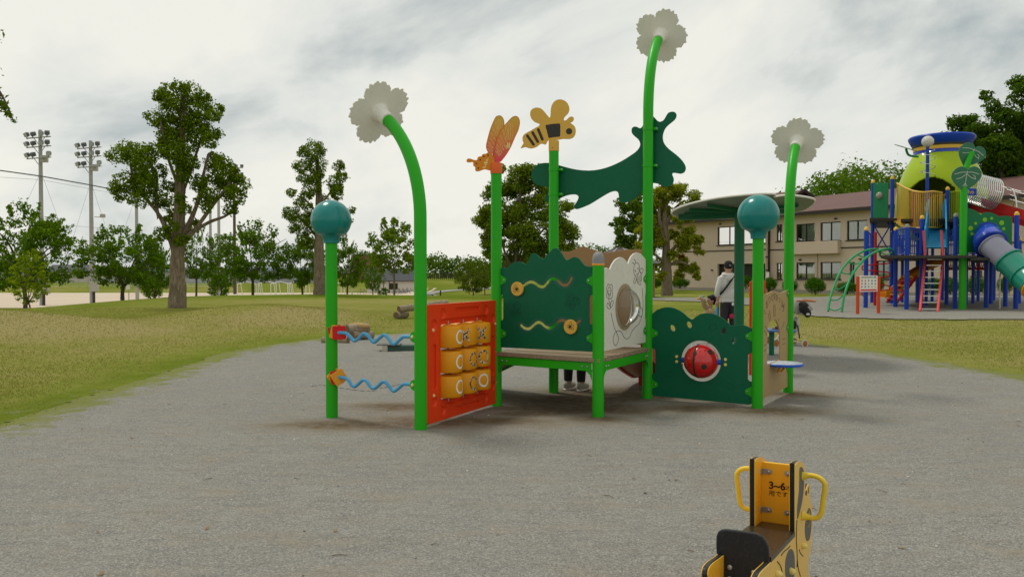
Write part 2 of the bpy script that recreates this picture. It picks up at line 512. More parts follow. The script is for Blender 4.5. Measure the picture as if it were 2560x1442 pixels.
# gravel: crushed grey stone with earth showing through
def gravel_material(name, fine=1.0):
    N = NT(name); P = N.pos()
    dirt = N.n('ShaderNodeAttribute', attribute_name='dirt').outputs['Fac']
    edge = N.n('ShaderNodeAttribute', attribute_name='edge').outputs['Fac']
    v = N.n('ShaderNodeTexVoronoi'); v.inputs['Scale'].default_value = 150 * fine; N.l(P, v.inputs['Vector'])
    v2 = N.n('ShaderNodeTexVoronoi'); v2.inputs['Scale'].default_value = 62 * fine; N.l(P, v2.inputs['Vector'])
    sp = N.n('ShaderNodeSeparateColor'); N.l(v.outputs['Color'], sp.inputs[0])
    sp2 = N.n('ShaderNodeSeparateColor'); N.l(v2.outputs['Color'], sp2.inputs[0])
    st = N.ramp(sp.outputs[0], [(0.0, (0.150, 0.147, 0.134)), (0.45, (0.248, 0.243, 0.220)), (0.8, (0.325, 0.314, 0.278)), (1.0, (0.45, 0.43, 0.38))])
    st = N.mix(N.math('MULTIPLY', sp2.outputs[1], 0.30), st, (0.20, 0.20, 0.188))
    big = N.noise(P, 0.55, 5, 0.6); mid = N.noise(P, 2.6, 5, 0.62, 0.4); sm = N.noise(P, 11, 4, 0.7)
    mp = N.n('ShaderNodeMapping'); mp.inputs['Scale'].default_value = (1.0, 2.2, 1.0); mp.inputs['Rotation'].default_value = (0, 0, 0.3); N.l(P, mp.inputs[0])
    patch = N.noise(mp.outputs[0], 1.7, 6, 0.66, 0.3)
    st = N.mix(N.ramp(big, [(0.35, 0.22), (0.62, 0.0)]), st, (0.175, 0.18, 0.176))
    st = N.mix(N.ramp(mid, [(0.40, 0.0), (0.75, 0.35)]), st, (0.32, 0.306, 0.262))
    earth = N.mix(N.math('MULTIPLY', dirt, 0.95), N.mix(sm, (0.330, 0.285, 0.205), (0.245, 0.200, 0.135)), N.mix(sm, (0.150, 0.100, 0.048), (0.070, 0.044, 0.018)))
    k = N.math('ADD', N.math('MULTIPLY', N.ramp(patch, [(0.51, 0.0), (0.72, 1.0)]), 0.6), N.math('MULTIPLY', dirt, N.ramp(patch, [(0.30, 0.65), (0.50, 1.4)])), True)
    k = N.math('MULTIPLY', k, N.ramp(sm, [(0.25, 0.55), (0.6, 1.0)]))
    col = N.mix(N.math('MULTIPLY', k, 0.92), st, earth)
    gr = N.mix(sm, (0.11, 0.165, 0.012), (0.25, 0.235, 0.06))
    e1 = N.ramp(N.math('ADD', edge, N.math('MULTIPLY', N.math('SUBTRACT', N.noise(P, 3.2, 6, 0.7), 0.5), 1.6)), [(0.52, 0.0), (0.80, 1.0)])
    col = N.mix(N.math('MULTIPLY', e1, 0.85), col, gr)
    h = N.math('ADD', N.math('MULTIPLY', v.outputs['Distance'], -0.6), N.math('MULTIPLY', v2.outputs['Distance'], -0.5))
    h = N.math('ADD', h, N.math('MULTIPLY', sm, 0.7))
    scf = N.noise(mp.outputs[0], 4.5, 5, 0.6, 0.8)
    b0 = N.n('ShaderNodeBump'); b0.inputs['Strength'].default_value = 0.8; b0.inputs['Distance'].default_value = 0.05; N.l(scf, b0.inputs['Height'])
    b1 = N.n('ShaderNodeBump'); b1.inputs['Strength'].default_value = 0.6; b1.inputs['Distance'].default_value = 0.010; N.l(h, b1.inputs['Height']); N.l(b0.outputs[0], b1.inputs['Normal'])
    p = N.principled(Base_Color=col, Roughness=0.92, Normal=b1.outputs[0]); p.inputs['Specular IOR Level'].default_value = 0.03
    return N.done(p)
DIRT = [(0.55, 8.9, 1.0, .5), (1.3, 9.1, .7, .4), (0.2, 8.0, .5, .25), (-0.75, 7.55, .75, .35), (-1.6, 7.4, .7, .3), (-0.2, 7.6, .6, .3), (0.5, 8.35, .8, .55), (0.9, 8.45, .75, .5), (1.1, 8.3, .5, .4), (0.85, 7.7, .35, .3), (1.9, 8.3, .7, .3), (2.6, 8.1, .6, .3),
        (3.3, 9.3, .5, .3), (1.0, 9.4, .8, .5), (2.2, 9.2, .7, .5), (-1.2, 8.4, .6, .3)]
def gravel_z(X, Y):
    z = 0.010 + (fbm(X * 1.3, Y * 1.3, 3, 11) - 0.45) * 0.020 + (fbm(X * 5, Y * 5, 3, 3) - 0.45) * 0.010
    z = z - 0.035 * np.exp(-((X - 0.75) / .7) ** 2 - ((Y - 8.5) / .5) ** 2)
    d = -poly_dist(GRAVEL, X, Y)
    return 0.006 + np.maximum(z, -0.03) * sstep(0.0, 0.5, d) + 0.012 * sstep(0, .3, d)
gx = np.arange(-5.6, 7.7, 0.07); gy = np.concatenate([np.arange(-6, 1.5, 0.4), np.arange(1.5, 19.6, 0.07)])
me, co = grid_mesh('gravel_ground', gx, gy, gravel_z, lambda X, Y: poly_dist(GRAVEL, X, Y) + (fbm(X * 1.1, Y * 1.1, 4, 9) - 0.45) * 0.5 < 0)
dd = -poly_dist(GRAVEL, co[:, 0], co[:, 1])
vattr(me, 'edge', np.clip(1 - dd / 1.3, 0, 1))
dv = np.zeros(len(co))
for (x, y, a, b) in DIRT: dv = np.maximum(dv, np.exp(-((co[:, 0] - x) / a) ** 2 - ((co[:, 1] - y) / b) ** 2))
vattr(me, 'dirt', dv)
# the lawn sheet dips below the gravel so that the two never meet in one plane
lm = lawn.data; arr = np.empty(len(lm.vertices) * 3, np.float32); lm.vertices.foreach_get('co', arr); arr = arr.reshape(-1, 3)
arr[:, 2] -= 0.10 * sstep(-0.3, -1.0, poly_dist(GRAVEL, arr[:, 0], arr[:, 1]))
lm.vertices.foreach_set('co', arr.ravel()); lm.update()
gravel = tag(link('gravel_ground', me, gravel_material('gravel')), 'grey crushed gravel play area with brown earth patches', kind='structure')

me, co = grid_mesh('playground_gravel', np.arange(5, 42, 0.3), np.arange(22, 55, 0.3), lambda X, Y: height(X, Y) + 0.03, lambda X, Y: poly_dist(PLAYG, X, Y) + (fbm(X * .6, Y * .6, 3, 4) - .45) * .5 < 0)
vattr(me, 'edge', np.clip(1 + poly_dist(PLAYG, co[:, 0], co[:, 1]) / 0.5, 0, 1) * 0.7); vattr(me, 'dirt', 0.15 * fbm(co[:, 0] * .3, co[:, 1] * .3, 3, 8))
tag(link('playground_gravel', me, gravel_material('gravel_far', 0.6)), 'grey gravel under the big climbing tower and its path', kind='structure')

N = NT('sand'); P = N.pos()
c = N.mix(N.noise(P, 0.15, 5, 0.6), (0.52, 0.42, 0.30), (0.64, 0.54, 0.41)); c = N.mix(N.math('MULTIPLY', N.noise(P, 3, 4), 0.4), c, (0.42, 0.34, 0.25))
p = N.principled(Base_Color=c, Roughness=0.95)
SANDM = N.done(p)
me, co = grid_mesh('sand_field', np.arange(-190, -5, 2.0), np.arange(80, 152, 1.5), lambda X, Y: height(X, Y) + 0.03, lambda X, Y: poly_dist(SAND, X, Y) < 0)
tag(link('sand_field', me, SANDM), 'pale sandy sports field beyond the grass mound', kind='structure')
# far tarmac path behind
N = NT('asphalt'); P = N.pos()
ASPH = N.done(N.principled(Base_Color=N.mix(N.noise(P, 20, 4), (0.22, 0.21, 0.20), (0.30, 0.28, 0.27)), Roughness=0.9))
def ribbon(name, pts, w, mat, dz, label, parent=None):
    P = catmull([(x, y, 0) for x, y in pts], 8, False); vs = []; fs = []
    for i, p in enumerate(P):
        t = (P[min(i + 1, len(P) - 1)] - P[max(i - 1, 0)]).normalized(); q = Vector((-t.y, t.x, 0)) * w / 2
        for s in (-1, -0.5, 0, 0.5, 1):
            x = p + q * s; vs.append((x.x, x.y, hz(x.x, x.y) + dz))
    for i in range(len(P) - 1):
        for k in range(4): fs.append((i * 5 + k, i * 5 + k + 1, i * 5 + 6 + k, i * 5 + 5 + k))
    me = bpy.data.meshes.new(name); me.from_pydata(vs, [], fs); me.update(); me.shade_smooth()
    return tag(link(name, me, mat), label, kind='structure')
ribbon('path', [(-4, 96), (-8, 110), (-14, 128), (-11, 140), (-3, 150), (2, 172)], 3.0, ASPH, 0.06, 'grey footpath winding up the far grass bank')

# grass blades where the turf is near enough to show them
def grass_object():
    n = 260000
    u = rs.rand(n); Yb = 6.5 + 25 * u ** 1.5
    Xb = (rs.rand(n) * 1.45 - 0.72) * Yb
    d = poly_dist(GRAVEL, Xb, Yb) + (fbm(Xb * 1.1, Yb * 1.1, 4, 9) - 0.45) * 0.9
    keep = (d > -0.05) & ((d > 1.0) | (rs.rand(n) < .25 + .75 * np.clip(d, 0, 1))) & (poly_dist(PLAYG, Xb, Yb) > 0.05)
    fringe = (d > -0.9) & (d <= -0.05) & (rs.rand(n) < 0.22 * np.exp(d * 2.2)) & (fbm(Xb * 2.2, Yb * 2.2, 3, 77) > 0.5)
    keep |= fringe
    Xb, Yb = Xb[keep], Yb[keep]; n = len(Xb)
    Zb = height(Xb, Yb) - 0.004 + np.where(poly_dist(GRAVEL, Xb, Yb) < 0, 0.015, 0)
    a = rs.rand(n) * 2 * pi; h = (0.012 + 0.020 * rs.rand(n) ** 2) * (0.7 + 0.8 * fbm(Xb * .8, Yb * .8, 3, 2)) * (.55 + .45 * np.clip(d[keep] / 1.5, 0, 1)); w = 0.004 + 0.0035 * rs.rand(n) + 0.00035 * Yb
    ln = (rs.rand(n) - 0.2) * 0.8 * h; la = rs.rand(n) * 2 * pi
    B = np.stack([Xb, Yb, Zb], 1); s = np.stack([np.cos(a) * w, np.sin(a) * w, np.zeros(n)], 1)
    tip = B + np.stack([np.cos(la) * ln, np.sin(la) * ln, h], 1)
    co = np.stack([B - s, B + s, tip], 1).reshape(-1, 3)
    return quad_mesh('grass', co, np.arange(n * 3).reshape(-1, 3), False)
tag(link('grass', grass_object(), leafmat('grass_blade', (0.18, 0.235, 0.025), (0.27, 0.29, 0.055), (0.39, 0.335, 0.12), 0.3, 0.7, (0.39, 0.33, 0.12))),
    'short green grass blades on the lawn', 'grass', kind='stuff')

# ------------------------------------------------------------------ the play structure in the middle
GREEN = pmat('post_green', (0.022, 0.40, 0.010), 0.36, 0.06, 3, 0.04, 140, dirt=0.05)
PANELG = pmat('panel_green', (0.001, 0.118, 0.054), 0.42, 0.12, 2.5, 0.10, 220, dirt=0.16, dirtcol=(0.06, 0.13, 0.10))
PANELG2 = pmat('panel_groove', (0.001, 0.045, 0.028), 0.6, 0.1)
WHITEP = pmat('panel_white', (0.73, 0.71, 0.63), 0.45, 0.07, 2.0, 0.08, 200, dirt=0.20, dirtcol=(0.42, 0.38, 0.28))
BLACKL = pmat('engraved_black', (0.02, 0.018, 0.015), 0.6, 0.1)
REDP = pmat('panel_red', (0.80, 0.052, 0.008), 0.34, 0.07, 4, 0.12, 90, dirt=0.07)
DRUM = pmat('drum_yellow', (0.78, 0.325, 0.008), 0.38, 0.10, 5, 0.05, dirt=0.18, dirtcol=(0.35, 0.18, 0.03))
BROWNP = pmat('panel_brown', (0.36, 0.21, 0.095), 0.5, 0.08, 3, 0.05)
TANP = pmat('panel_tan', (0.42, 0.29, 0.13), 0.5, 0.08, 3, 0.05)
TEAL = pmat('teal_plastic', (0.001, 0.205, 0.190), 0.22, 0.10, 4, 0.01, dirt=0.04)
_q = [n for n in TEAL.node_tree.nodes if n.type == 'BSDF_PRINCIPLED'][0]; _q.inputs['Specular IOR Level'].default_value = .45
CLOUDW = pmat('flower_white', (0.84, 0.83, 0.77), 0.5, 0.06, 3, 0.03, dirt=0.15, dirtcol=(0.45, 0.42, 0.34))
SOCKET = pmat('socket_white', (0.82, 0.80, 0.74), 0.4, 0.04)
BEEY = pmat('bee_yellow', (0.72, 0.43, 0.075), 0.45, 0.05, 3, 0.05, 150, dirt=0.08)
CHAR = pmat('charcoal_inlay', (0.04, 0.038, 0.032), 0.5, 0.1)
ORANGE = pmat('collar_orange', (0.75, 0.135, 0.022), 0.4, 0.05)
LIGHTBLUE = pmat('rail_blue', (0.085, 0.36, 0.62), 0.32, 0.06, 6, 0.02, dirt=0.08)
REDPL = pmat('spacer_red', (0.62, 0.012, 0.018), 0.35, 0.06)
YELPL = pmat('spacer_yellow', (0.78, 0.36, 0.03), 0.38, 0.06)
CREAM = pmat('bolt_cap', (0.78, 0.62, 0.24), 0.4, 0.08)
STEEL = pmat('galvanised', (0.42, 0.43, 0.43), 0.42, 0.1, 8, 0.05, metallic=0.85)
GREYCAP = pmat('grey_cap', (0.26, 0.26, 0.265), 0.5, 0.15, 30, 0.08)
def wood_mat(name, c1, c2, c3, ax=0.0):
    N = NT(name); P = N.pos()
    mp = N.n('ShaderNodeMapping'); mp.inputs['Rotation'].default_value = (0, 0, ax); mp.inputs['Scale'].default_value = (1.2, 26, 26); N.l(P, mp.inputs[0])
    g = N.noise(mp.outputs[0], 2.2, 6, 0.65, 0.6); b = N.noise(P, 5, 4)
    oi = N.n('ShaderNodeObjectInfo').outputs['Random']
    col = N.ramp(g, [(0.3, c1), (0.52, c2), (0.75, c3)])
    col = N.mix(N.math('MULTIPLY', b, 0.35), col, c1); col = N.mix(N.math('MULTIPLY', oi, 0.3), col, c3)
    return N.done(N.principled(Base_Color=col, Roughness=0.8, Normal=N.bump(g, 0.4, 0.006)))
PLANKM = wood_mat('weathered_plank', (0.12, 0.085, 0.05), (0.29, 0.21, 0.13), (0.40, 0.31, 0.21), radians(32.5))
SPEAK = NT('mottled_paint'); _p = SPEAK.pos()
SPEAKM = SPEAK.done(SPEAK.principled(Base_Color=SPEAK.ramp(SPEAK.noise(_p, 75, 3, 0.6), [(0.50, (0.02, 0.017, 0.014)), (0.56, (0.75, 0.70, 0.55))]), Roughness=0.5))
def clear_mat(name, col=(0.9, 0.92, 0.9), refl=1.0, haze=0.10):
    N = NT(name); fr = N.n('ShaderNodeFresnel'); fr.inputs[0].default_value = 1.45
    tr = N.n('ShaderNodeBsdfTransparent'); tr.inputs[0].default_value = (*col, 1)
    gl = N.n('ShaderNodeBsdfGlossy'); gl.inputs[1].default_value = 0.06
    df = N.n('ShaderNodeBsdfDiffuse'); df.inputs[0].default_value = (0.75, 0.75, 0.68, 1)
    a = N.n('ShaderNodeMixShader'); a.inputs[0].default_value = haze; N.l(tr.outputs[0], a.inputs[1]); N.l(df.outputs[0], a.inputs[2])
    m = N.n('ShaderNodeMixShader'); N.l(N.math('MULTIPLY', fr.outputs[0], refl, True), m.inputs[0]); N.l(a.outputs[0], m.inputs[1]); N.l(gl.outputs[0], m.inputs[2])
    return N.done(m)
CLEAR = clear_mat('clear_dome')

PB = {k: gp(*v) for k, v in dict(P1=(830, 1050), F1=(1052, 1080), A=(1241, 1019), B=(1495, 1047), C=(1618, 1001), D=(1384, 986), R1=(1893, 1026), F3=(1970, 986)).items()}
PR = 0.0575
PS = thing('play_structure', (PB['B'].x, PB['B'].y, 0), 'colourful play structure on bright green posts with panels, deck, flowers and insects', 'play structure')
DECK = 0.60
def post(key, top, name='post'):
    b = PB[key]; m = MB()
    m.tube([(b.x, b.y, -0.15), (b.x, b.y, top)], PR, 28)
    return m.build(name, GREEN, PS)
def zat(px, py, key, dy=0.0):
    return at(px, py, PB[key].y + dy).z
def plane_between(a, b, off=0.0):
    pl = Plane(PB[a], PB[b] - PB[a]); pl.o = pl.o + pl.n * off; pl.o.z = 0; return pl

# straight posts
zA = zat(1240, 432, 'A'); zD = zat(1381, 376, 'D'); zB = zat(1495, 655, 'B'); zP1 = zat(826, 608, 'P1'); zR1 = zat(1893, 597, 'R1')
post('A', zA); post('D', zD); pb = post('B', zB); p1 = post('P1', zP1); r1 = post('R1', zR1)
def bulb(par, key, z0, rad, hgt):
    b = PB[key]
    R = rad; c = hgt - R; t0 = -math.acos(.74)
    prof = [(PR * 1.02, 0.0), (PR * 1.36, 0.004), (PR * 1.37, 0.035), (PR * 1.42, 0.052)]
    e0 = Vector((PR * 1.42, 0.052)); e1 = Vector((R * cos(t0), c + R * sin(t0)))
    prof += [(e0.x + (e1.x - e0.x) * k ** 1.5, e0.y + (e1.y - e0.y) * k ** .75) for k in (.3, .6, .85)]
    for i in range(18):
        t = t0 + (pi / 2 - t0) * i / 17
        prof.append((R * cos(t), c + R * sin(t)))
    MB().lathe((b.x, b.y, z0), prof, 40).build('ball_cap', TEAL, par, ang=60)
bulb(p1, 'P1', zP1 - .002, 0.196, 0.422); bulb(r1, 'R1', zR1 - .002, 0.213, 0.462)
b = PB['B']
MB().lathe((b.x, b.y, zB - 0.02), [(PR * 1.06, 0), (PR * 1.06, 0.055), (PR * 0.98, 0.075), (PR * .8, 0.10), (PR * .45, 0.117), (0.001, 0.122)], 28).build('dome_cap', GREYCAP, pb)
MB().lathe((b.x, b.y, zB - 0.035), [(PR * 1.03, 0), (PR * 1.08, 0.005), (PR * 1.08, 0.018), (PR * 1.03, 0.022)], 28).build('cap_ring', YELPL, pb)

# flower posts: straight below, swept over at the top
def flower_post(key, z0, dirx, diry, roll, theta=57, R=1.16):
    b = PB[key]; d = Vector((dirx, diry, 0)).normalized(); pts = [(b.x, b.y, -0.15), (b.x, b.y, z0 * .5), (b.x, b.y, z0)]
    n = 18
    for i in range(1, n + 1):
        t = radians(theta) * i / n
        pts.append(Vector((b.x, b.y, z0)) + d * R * (1 - cos(t)) + Vector((0, 0, R * sin(t))))
    o = MB().tube(pts, PR, 28).build('post', GREEN, PS)
    ax = (d * sin(radians(theta)) + Vector((0, 0, cos(radians(theta))))).normalized(); e = Vector(pts[-1])
    MB().lathe(e - ax * 0.045, [(PR * 1.10, 0), (PR * 1.22, 0.004), (PR * 1.22, 0.10), (PR * 1.55, 0.155), (PR * 1.75, 0.168)], 28, ax).build('flower_socket', SOCKET, o)
    u = Vector((0, 0, 1)).cross(ax).normalized(); v = ax.cross(u)
    pl = Plane(e + ax * 0.130, u, v); loop = []
    petals = 5
    for i in range(220):
        a = 2 * pi * i / 220; k = (a * petals / (2 * pi)) % 1.0
        pk = int(a * petals / (2 * pi)); pw_r = (1.0, 1.07, .95, 1.04, .98)[pk]
        r = 0.222 + 0.095 * (abs(sin(pi * k)) ** 0.5) * pw_r
        r += 0.010 * sin(a * 29 + 2 * sin(3 * a)) * (abs(sin(pi * k)) ** .5) + .005 * sin(a * 47 + 1)
        loop.append((r * cos(a + roll), r * sin(a + roll)))
    fl = plate('flower', [loop], pl, 0.016, CLOUDW, o, 0.003)
    MB().lathe(e + ax * 0.138, [(0.06, 0), (0.075, 0.006), (0.07, 0.03), (0.001, 0.04)], 20, ax).build('flower_centre', YELPL, o)
    return o
flower_post('F1', 1.93, -0.71, 0.73, 0.5)
pc = flower_post('C', 3.22, 0.33, 0.80, 0.15)
flower_post('F3', 2.03, 0.42, 0.84, 1.1)

# deck: planks on a green frame
PLd = plane_between('A', 'B'); uAB = PLd.u.copy(); A_, B_, C_, D_ = (PB[k] for k in 'ABCD')
wBC = (C_ - B_).normalized(); deck = bpy.data.objects.new('deck', None); COL.objects.link(deck); deck.parent = PS
deck_w = (C_ - B_).length
npl = 9
for i in range(npl):
    t0 = (i + 0.03) / npl; t1 = (i + 0.97) / npl
    def q(p, r, t): return p.lerp(r, t)
    ov = 0.035
    def pz(t, e):     # e = 0 on the AD edge, 1 on the BC edge
        a = A_.lerp(D_, t * 1.06 - 0.045); c = B_.lerp(C_, t * 1.06 - 0.045)
        dr = (c - a).normalized()
        return (a - dr * ov) if e == 0 else (c + dr * ov)
    tr = 0.0 if 0 < i < npl - 1 else 0.0
    poly = [pz(t0, 0), pz(t0, 1), pz(t1, 1), pz(t1, 0)]
    poly = [Vector((p.x, p.y, 0)) for p in poly]
    dzz = random.Random(i).uniform(-0.002, 0.002)
    MB().prism(poly, (0, 0, DECK - 0.038 + dzz), (0, 0, DECK + dzz)).build('plank', PLANKM, deck)
def beam(a, b, out):
    a, b = PB[a], PB[b]; d = (b - a).normalized(); nrm = Vector((d.y, -d.x, 0)) * out
    o = nrm * 0.0
    M = Matrix((d, nrm, Vector((0, 0, 1)))).transposed()
    ln = (b - a).length - 2 * PR + 0.004
    m = MB().box((a + b) / 2 + nrm * 0.035 + Vector((0, 0, DECK - 0.085)), (ln, 0.008, 0.085), M, 0, .002)
    m.box((a + b) / 2 + nrm * 0.010 + Vector((0, 0, DECK - 0.0455)), (ln, 0.05, 0.006), M)
    m.box((a + b) / 2 + nrm * 0.010 + Vector((0, 0, DECK - 0.124)), (ln, 0.05, 0.006), M)
    for (p, s) in ((a, 1), (b, -1)):
        g0 = p + d * s * (PR - .003) + nrm * 0.032
        tri = [g0 + Vector((0, 0, DECK - 0.121)), g0 + d * s * 0.075 + Vector((0, 0, DECK - 0.121)), g0 + d * s * .02 + Vector((0, 0, DECK - 0.165)), g0 + Vector((0, 0, DECK - 0.215))]
        m.prism(tri, -nrm * .004, nrm * .004)
    bo = m.build('frame_beam', GREEN, deck)
    for (p, s) in ((a, 1), (b, -1)):
        for k in (0.10, 0.155):
            MB().ball(p + d * s * k + nrm * 0.040 + Vector((0, 0, DECK - 0.085)), (0.011, 0.011, 0.011), 10, 6).build('bolt', STEEL, deck)
beam('A', 'B', 1); beam('B', 'C', 1); beam('D', 'C', -1); beam('A', 'D', -1)

# small ear brackets with a bolt that hold a panel to a post
def ear(pl, u, z, side, parent, off=0.012):
    w, h = 0.078, 0.062
    lp = [(0, -h), (w * .45, -h * .62), (w * .85, -h * .38), (w, 0), (w * .85, h * .38), (w * .45, h * .62), (0, h)]
    lp = smooth2(lp, 3, False)
    lp = [(u + side * a, z + b_) for a, b_ in lp]
    br = plate('bracket', [lp], pl, 0.005, GREEN, parent, 0.001, off)
    MB().ball(pl.pt(u + side * w * .62, z, off + 0.004), 0.0105, 10, 6).build('bolt', STEEL, br)
Z2 = zm(1220, 600, 3.0045)

# --- green maze panel with wavy slots and sliding discs
pm = plane_between('A', 'B', -0.008)
out = [(90, 212), (150, 206), (162, 192), (180, 175), (205, 165), (250, 165), (275, 176), (290, 182), (300, 172), (308, 150), (322, 112), (340, 97), (362, 104), (390, 130), (412, 143), (425, 138), (445, 113), (470, 85),
       (492, 64), (515, 60), (535, 72), (555, 100), (580, 140), (595, 152), (612, 145), (632, 131), (652, 126), (675, 131), (692, 146), (712, 172), (728, 190), (745, 198), (788, 200),
       (788, 412), (770, 415), (762, 428), (762, 617), (770, 631), (788, 634), (788, 838), (100, 805), (95, 605), (112, 600), (117, 590), (117, 425), (112, 413), (92, 408)]
slot1 = [(195, 345), (230, 352), (262, 345), (288, 328), (320, 315), (350, 322), (385, 345), (415, 350), (440, 330), (465, 300), (495, 290), (525, 305), (560, 335), (590, 338), (612, 318), (627, 287)]
slot2 = [(250, 640), (275, 660), (310, 665), (340, 642), (370, 620), (400, 622), (430, 648), (465, 660), (500, 645), (525, 615), (555, 602), (590, 612), (625, 635), (660, 630), (688, 607)]
s1 = smooth2(pm.uvs(slot1, Z2), 4, False); s2 = smooth2(pm.uvs(slot2, Z2), 4, False)
maze = plate('maze_panel', [pm.uvs(out, Z2), fat2(s1, 0.030), fat2(s2, 0.030)], pm, 0.016, PANELG, PS, 0.003)
maze['label'] = 'dark green panel with two wavy slots and sliding discs'
SCUFF = pmat('scuffed_green', (0.020, 0.120, 0.078), 0.65, 0.25, 9, 0.15, 150, dirt=0.25, dirtcol=(0.05, 0.13, 0.10))
for s in (s1, s2):
    plate('scuff_band', [fat2(s, 0.086), fat2(s, 0.0302)], pm, 0.0008, SCUFF, maze, 0.0002, 0.0082)
def doodle(pl, lines, r, mat, parent, name, off, k=4):
    m = MB()
    for ln in lines:
        closed = ln[0] == ln[-1]
        pts = catmull([pl.pt(a, b_, off) for a, b_ in (ln[:-1] if closed else ln)], k, closed)
        m.tube(pts, r, 6, True, 0, closed)
    return m.build(name, mat, parent)
def local(pl, c, lines, sc=1.0, rot=0.0):
    return [[(c[0] + sc * (x * cos(rot) - y * sin(rot)), c[1] + sc * (x * sin(rot) + y * cos(rot))) for x, y in ln] for ln in lines]
BUG = [[(-.5, -.05), (-.3, .2), (0, .2), (.25, .05), (.25, -.2), (0, -.25), (-.3, -.2), (-.5, -.05)], [(.25, .0), (.5, .15), (.62, 0), (.5, -.2), (.25, -.15)],
       [(-.1, .2), (-.25, .55), (-.05, .7), (.08, .5), (.02, .2)], [(.05, .2), (.3, .5), (.45, .35), (.2, .12)], [(-.25, .18), (-.2, -.2)], [(-.1, .2), (-.05, -.24)]]
for (zx, zy, rot) in ((231, 366, 2.2), (630, 650, -0.4)):
    c = pm.uv(Z2(zx, zy)); disc = plate('slider_disc', [circle2(c, 0.074, 40)], pm, 0.026, BEEY, maze, 0.005, 0.026)
    doodle(pm, local(pm, c, BUG, 0.075, rot), 0.0016, BLACKL, disc, 'engraving', 0.0392, 3) if False else None
    MB().ball(pm.pt(c[0], c[1], 0.040), (0.013, 0.013, 0.013), 10, 6).build('hub', CHAR, maze)
    m = MB()
    for ln in local(pm, c, BUG, 0.075, rot):
        cl_ = ln[0] == ln[-1]
        m.tube(catmull([pm.pt(a, b_, 0.0392) for a, b_ in (ln[:-1] if cl_ else ln)], 3, cl_), 0.0015, 5, True, 0, cl_)
    m.build('engraving', BLACKL, maze)
for (zx, zy, rot) in ((205, 520, 0.3), (632, 462, -0.5)):
    c = pm.uv(Z2(zx, zy)); lp = []
    for (px_, py_, r_) in ((-.55, .35, .42), (.55, .35, .42), (-.38, -.5, .36), (.38, -.5, .36)):
        lp.append([(px_ + r_ * cos(2 * pi * i / 12), py_ + r_ * sin(2 * pi * i / 12)) for i in range(13)])
        lp.append([(px_ + .14 * cos(2 * pi * i / 8), py_ + .14 * sin(2 * pi * i / 8)) for i in range(9)])
    lp = [l[:-1] + [l[0]] for l in lp] + [[(0, .5), (0, 0), (0, -.6)], [(-.05, .5), (-.2, .85)], [(.05, .5), (.2, .85)]]
    m = MB()
    for ln in local(pm, c, lp, 0.085, rot):
        cl_ = ln[0] == ln[-1]
        m.tube(catmull([pm.pt(a, b_, 0.0078) for a, b_ in (ln[:-1] if cl_ else ln)], 2, cl_), 0.0022, 5, True, 0, cl_)
    m.build('engraved_butterfly', PANELG2, maze)
LAB = (B_ - A_).length; LBC = (C_ - B_).length
for z in (zat(1262, 700, 'A'), zat(1262, 833, 'A')):
    ear(pm, PR - 0.006, z, 1, PS); ear(pm, LAB - PR + 0.006, z - 0.002, -1, PS)

# --- white panel with the clear dome
pw = plane_between('B', 'C', -0.008); Zw = zm(1500, 640, 6.0077)
out = [(868, 214), (890, 208), (912, 220), (918, 205), (928, 183), (950, 150), (970, 135), (990, 129), (1012, 134), (1034, 155), (1048, 182), (1056, 155), (1072, 122), (1092, 102), (1115, 94), (1142, 102), (1165, 126), (1186, 150),
       (1190, 262), (1190, 400), (1179, 408), (1176, 420), (1176, 585), (1180, 597), (1191, 602), (1192, 765), (868, 834)]
cdome = pw.uv(Zw(362, 762)); rdome = 0.205
wp = plate('dome_panel', [pw.uvs(out, Z2), circle2(cdome, rdome, 48)], pw, 0.016, WHITEP, PS, 0.003)
wp['label'] = 'off-white panel with clear bubble window, bee and flower drawing'
RINGM = pmat('dome_ring', (0.36, 0.29, 0.17), 0.5, 0.15)
plate('dome_ring', [circle2(cdome, 0.245, 48), circle2(cdome, 0.196, 48)], pw, 0.005, RINGM, wp, 0.001, 0.0108)
dm = MB(); prof = [(0.2 * cos(t), 0.155 * sin(t)) for t in [pi / 2 * i / 12 for i in range(13)]]
dm.lathe(pw.pt(cdome[0], cdome[1], 0.011), prof, 48, pw.n)
dm.f = [f for f in dm.f if len(f) == 4]; dm.m = [0] * len(dm.f)
dm.build('bubble_window', CLEAR, wp, ang=80)
for i in range(6):
    a = 2 * pi * i / 6 + .5; MB().ball(pw.pt(cdome[0] + 0.222 * cos(a), cdome[1] + 0.222 * sin(a), 0.0145), 0.006, 8, 5).build('screw', STEEL, wp)
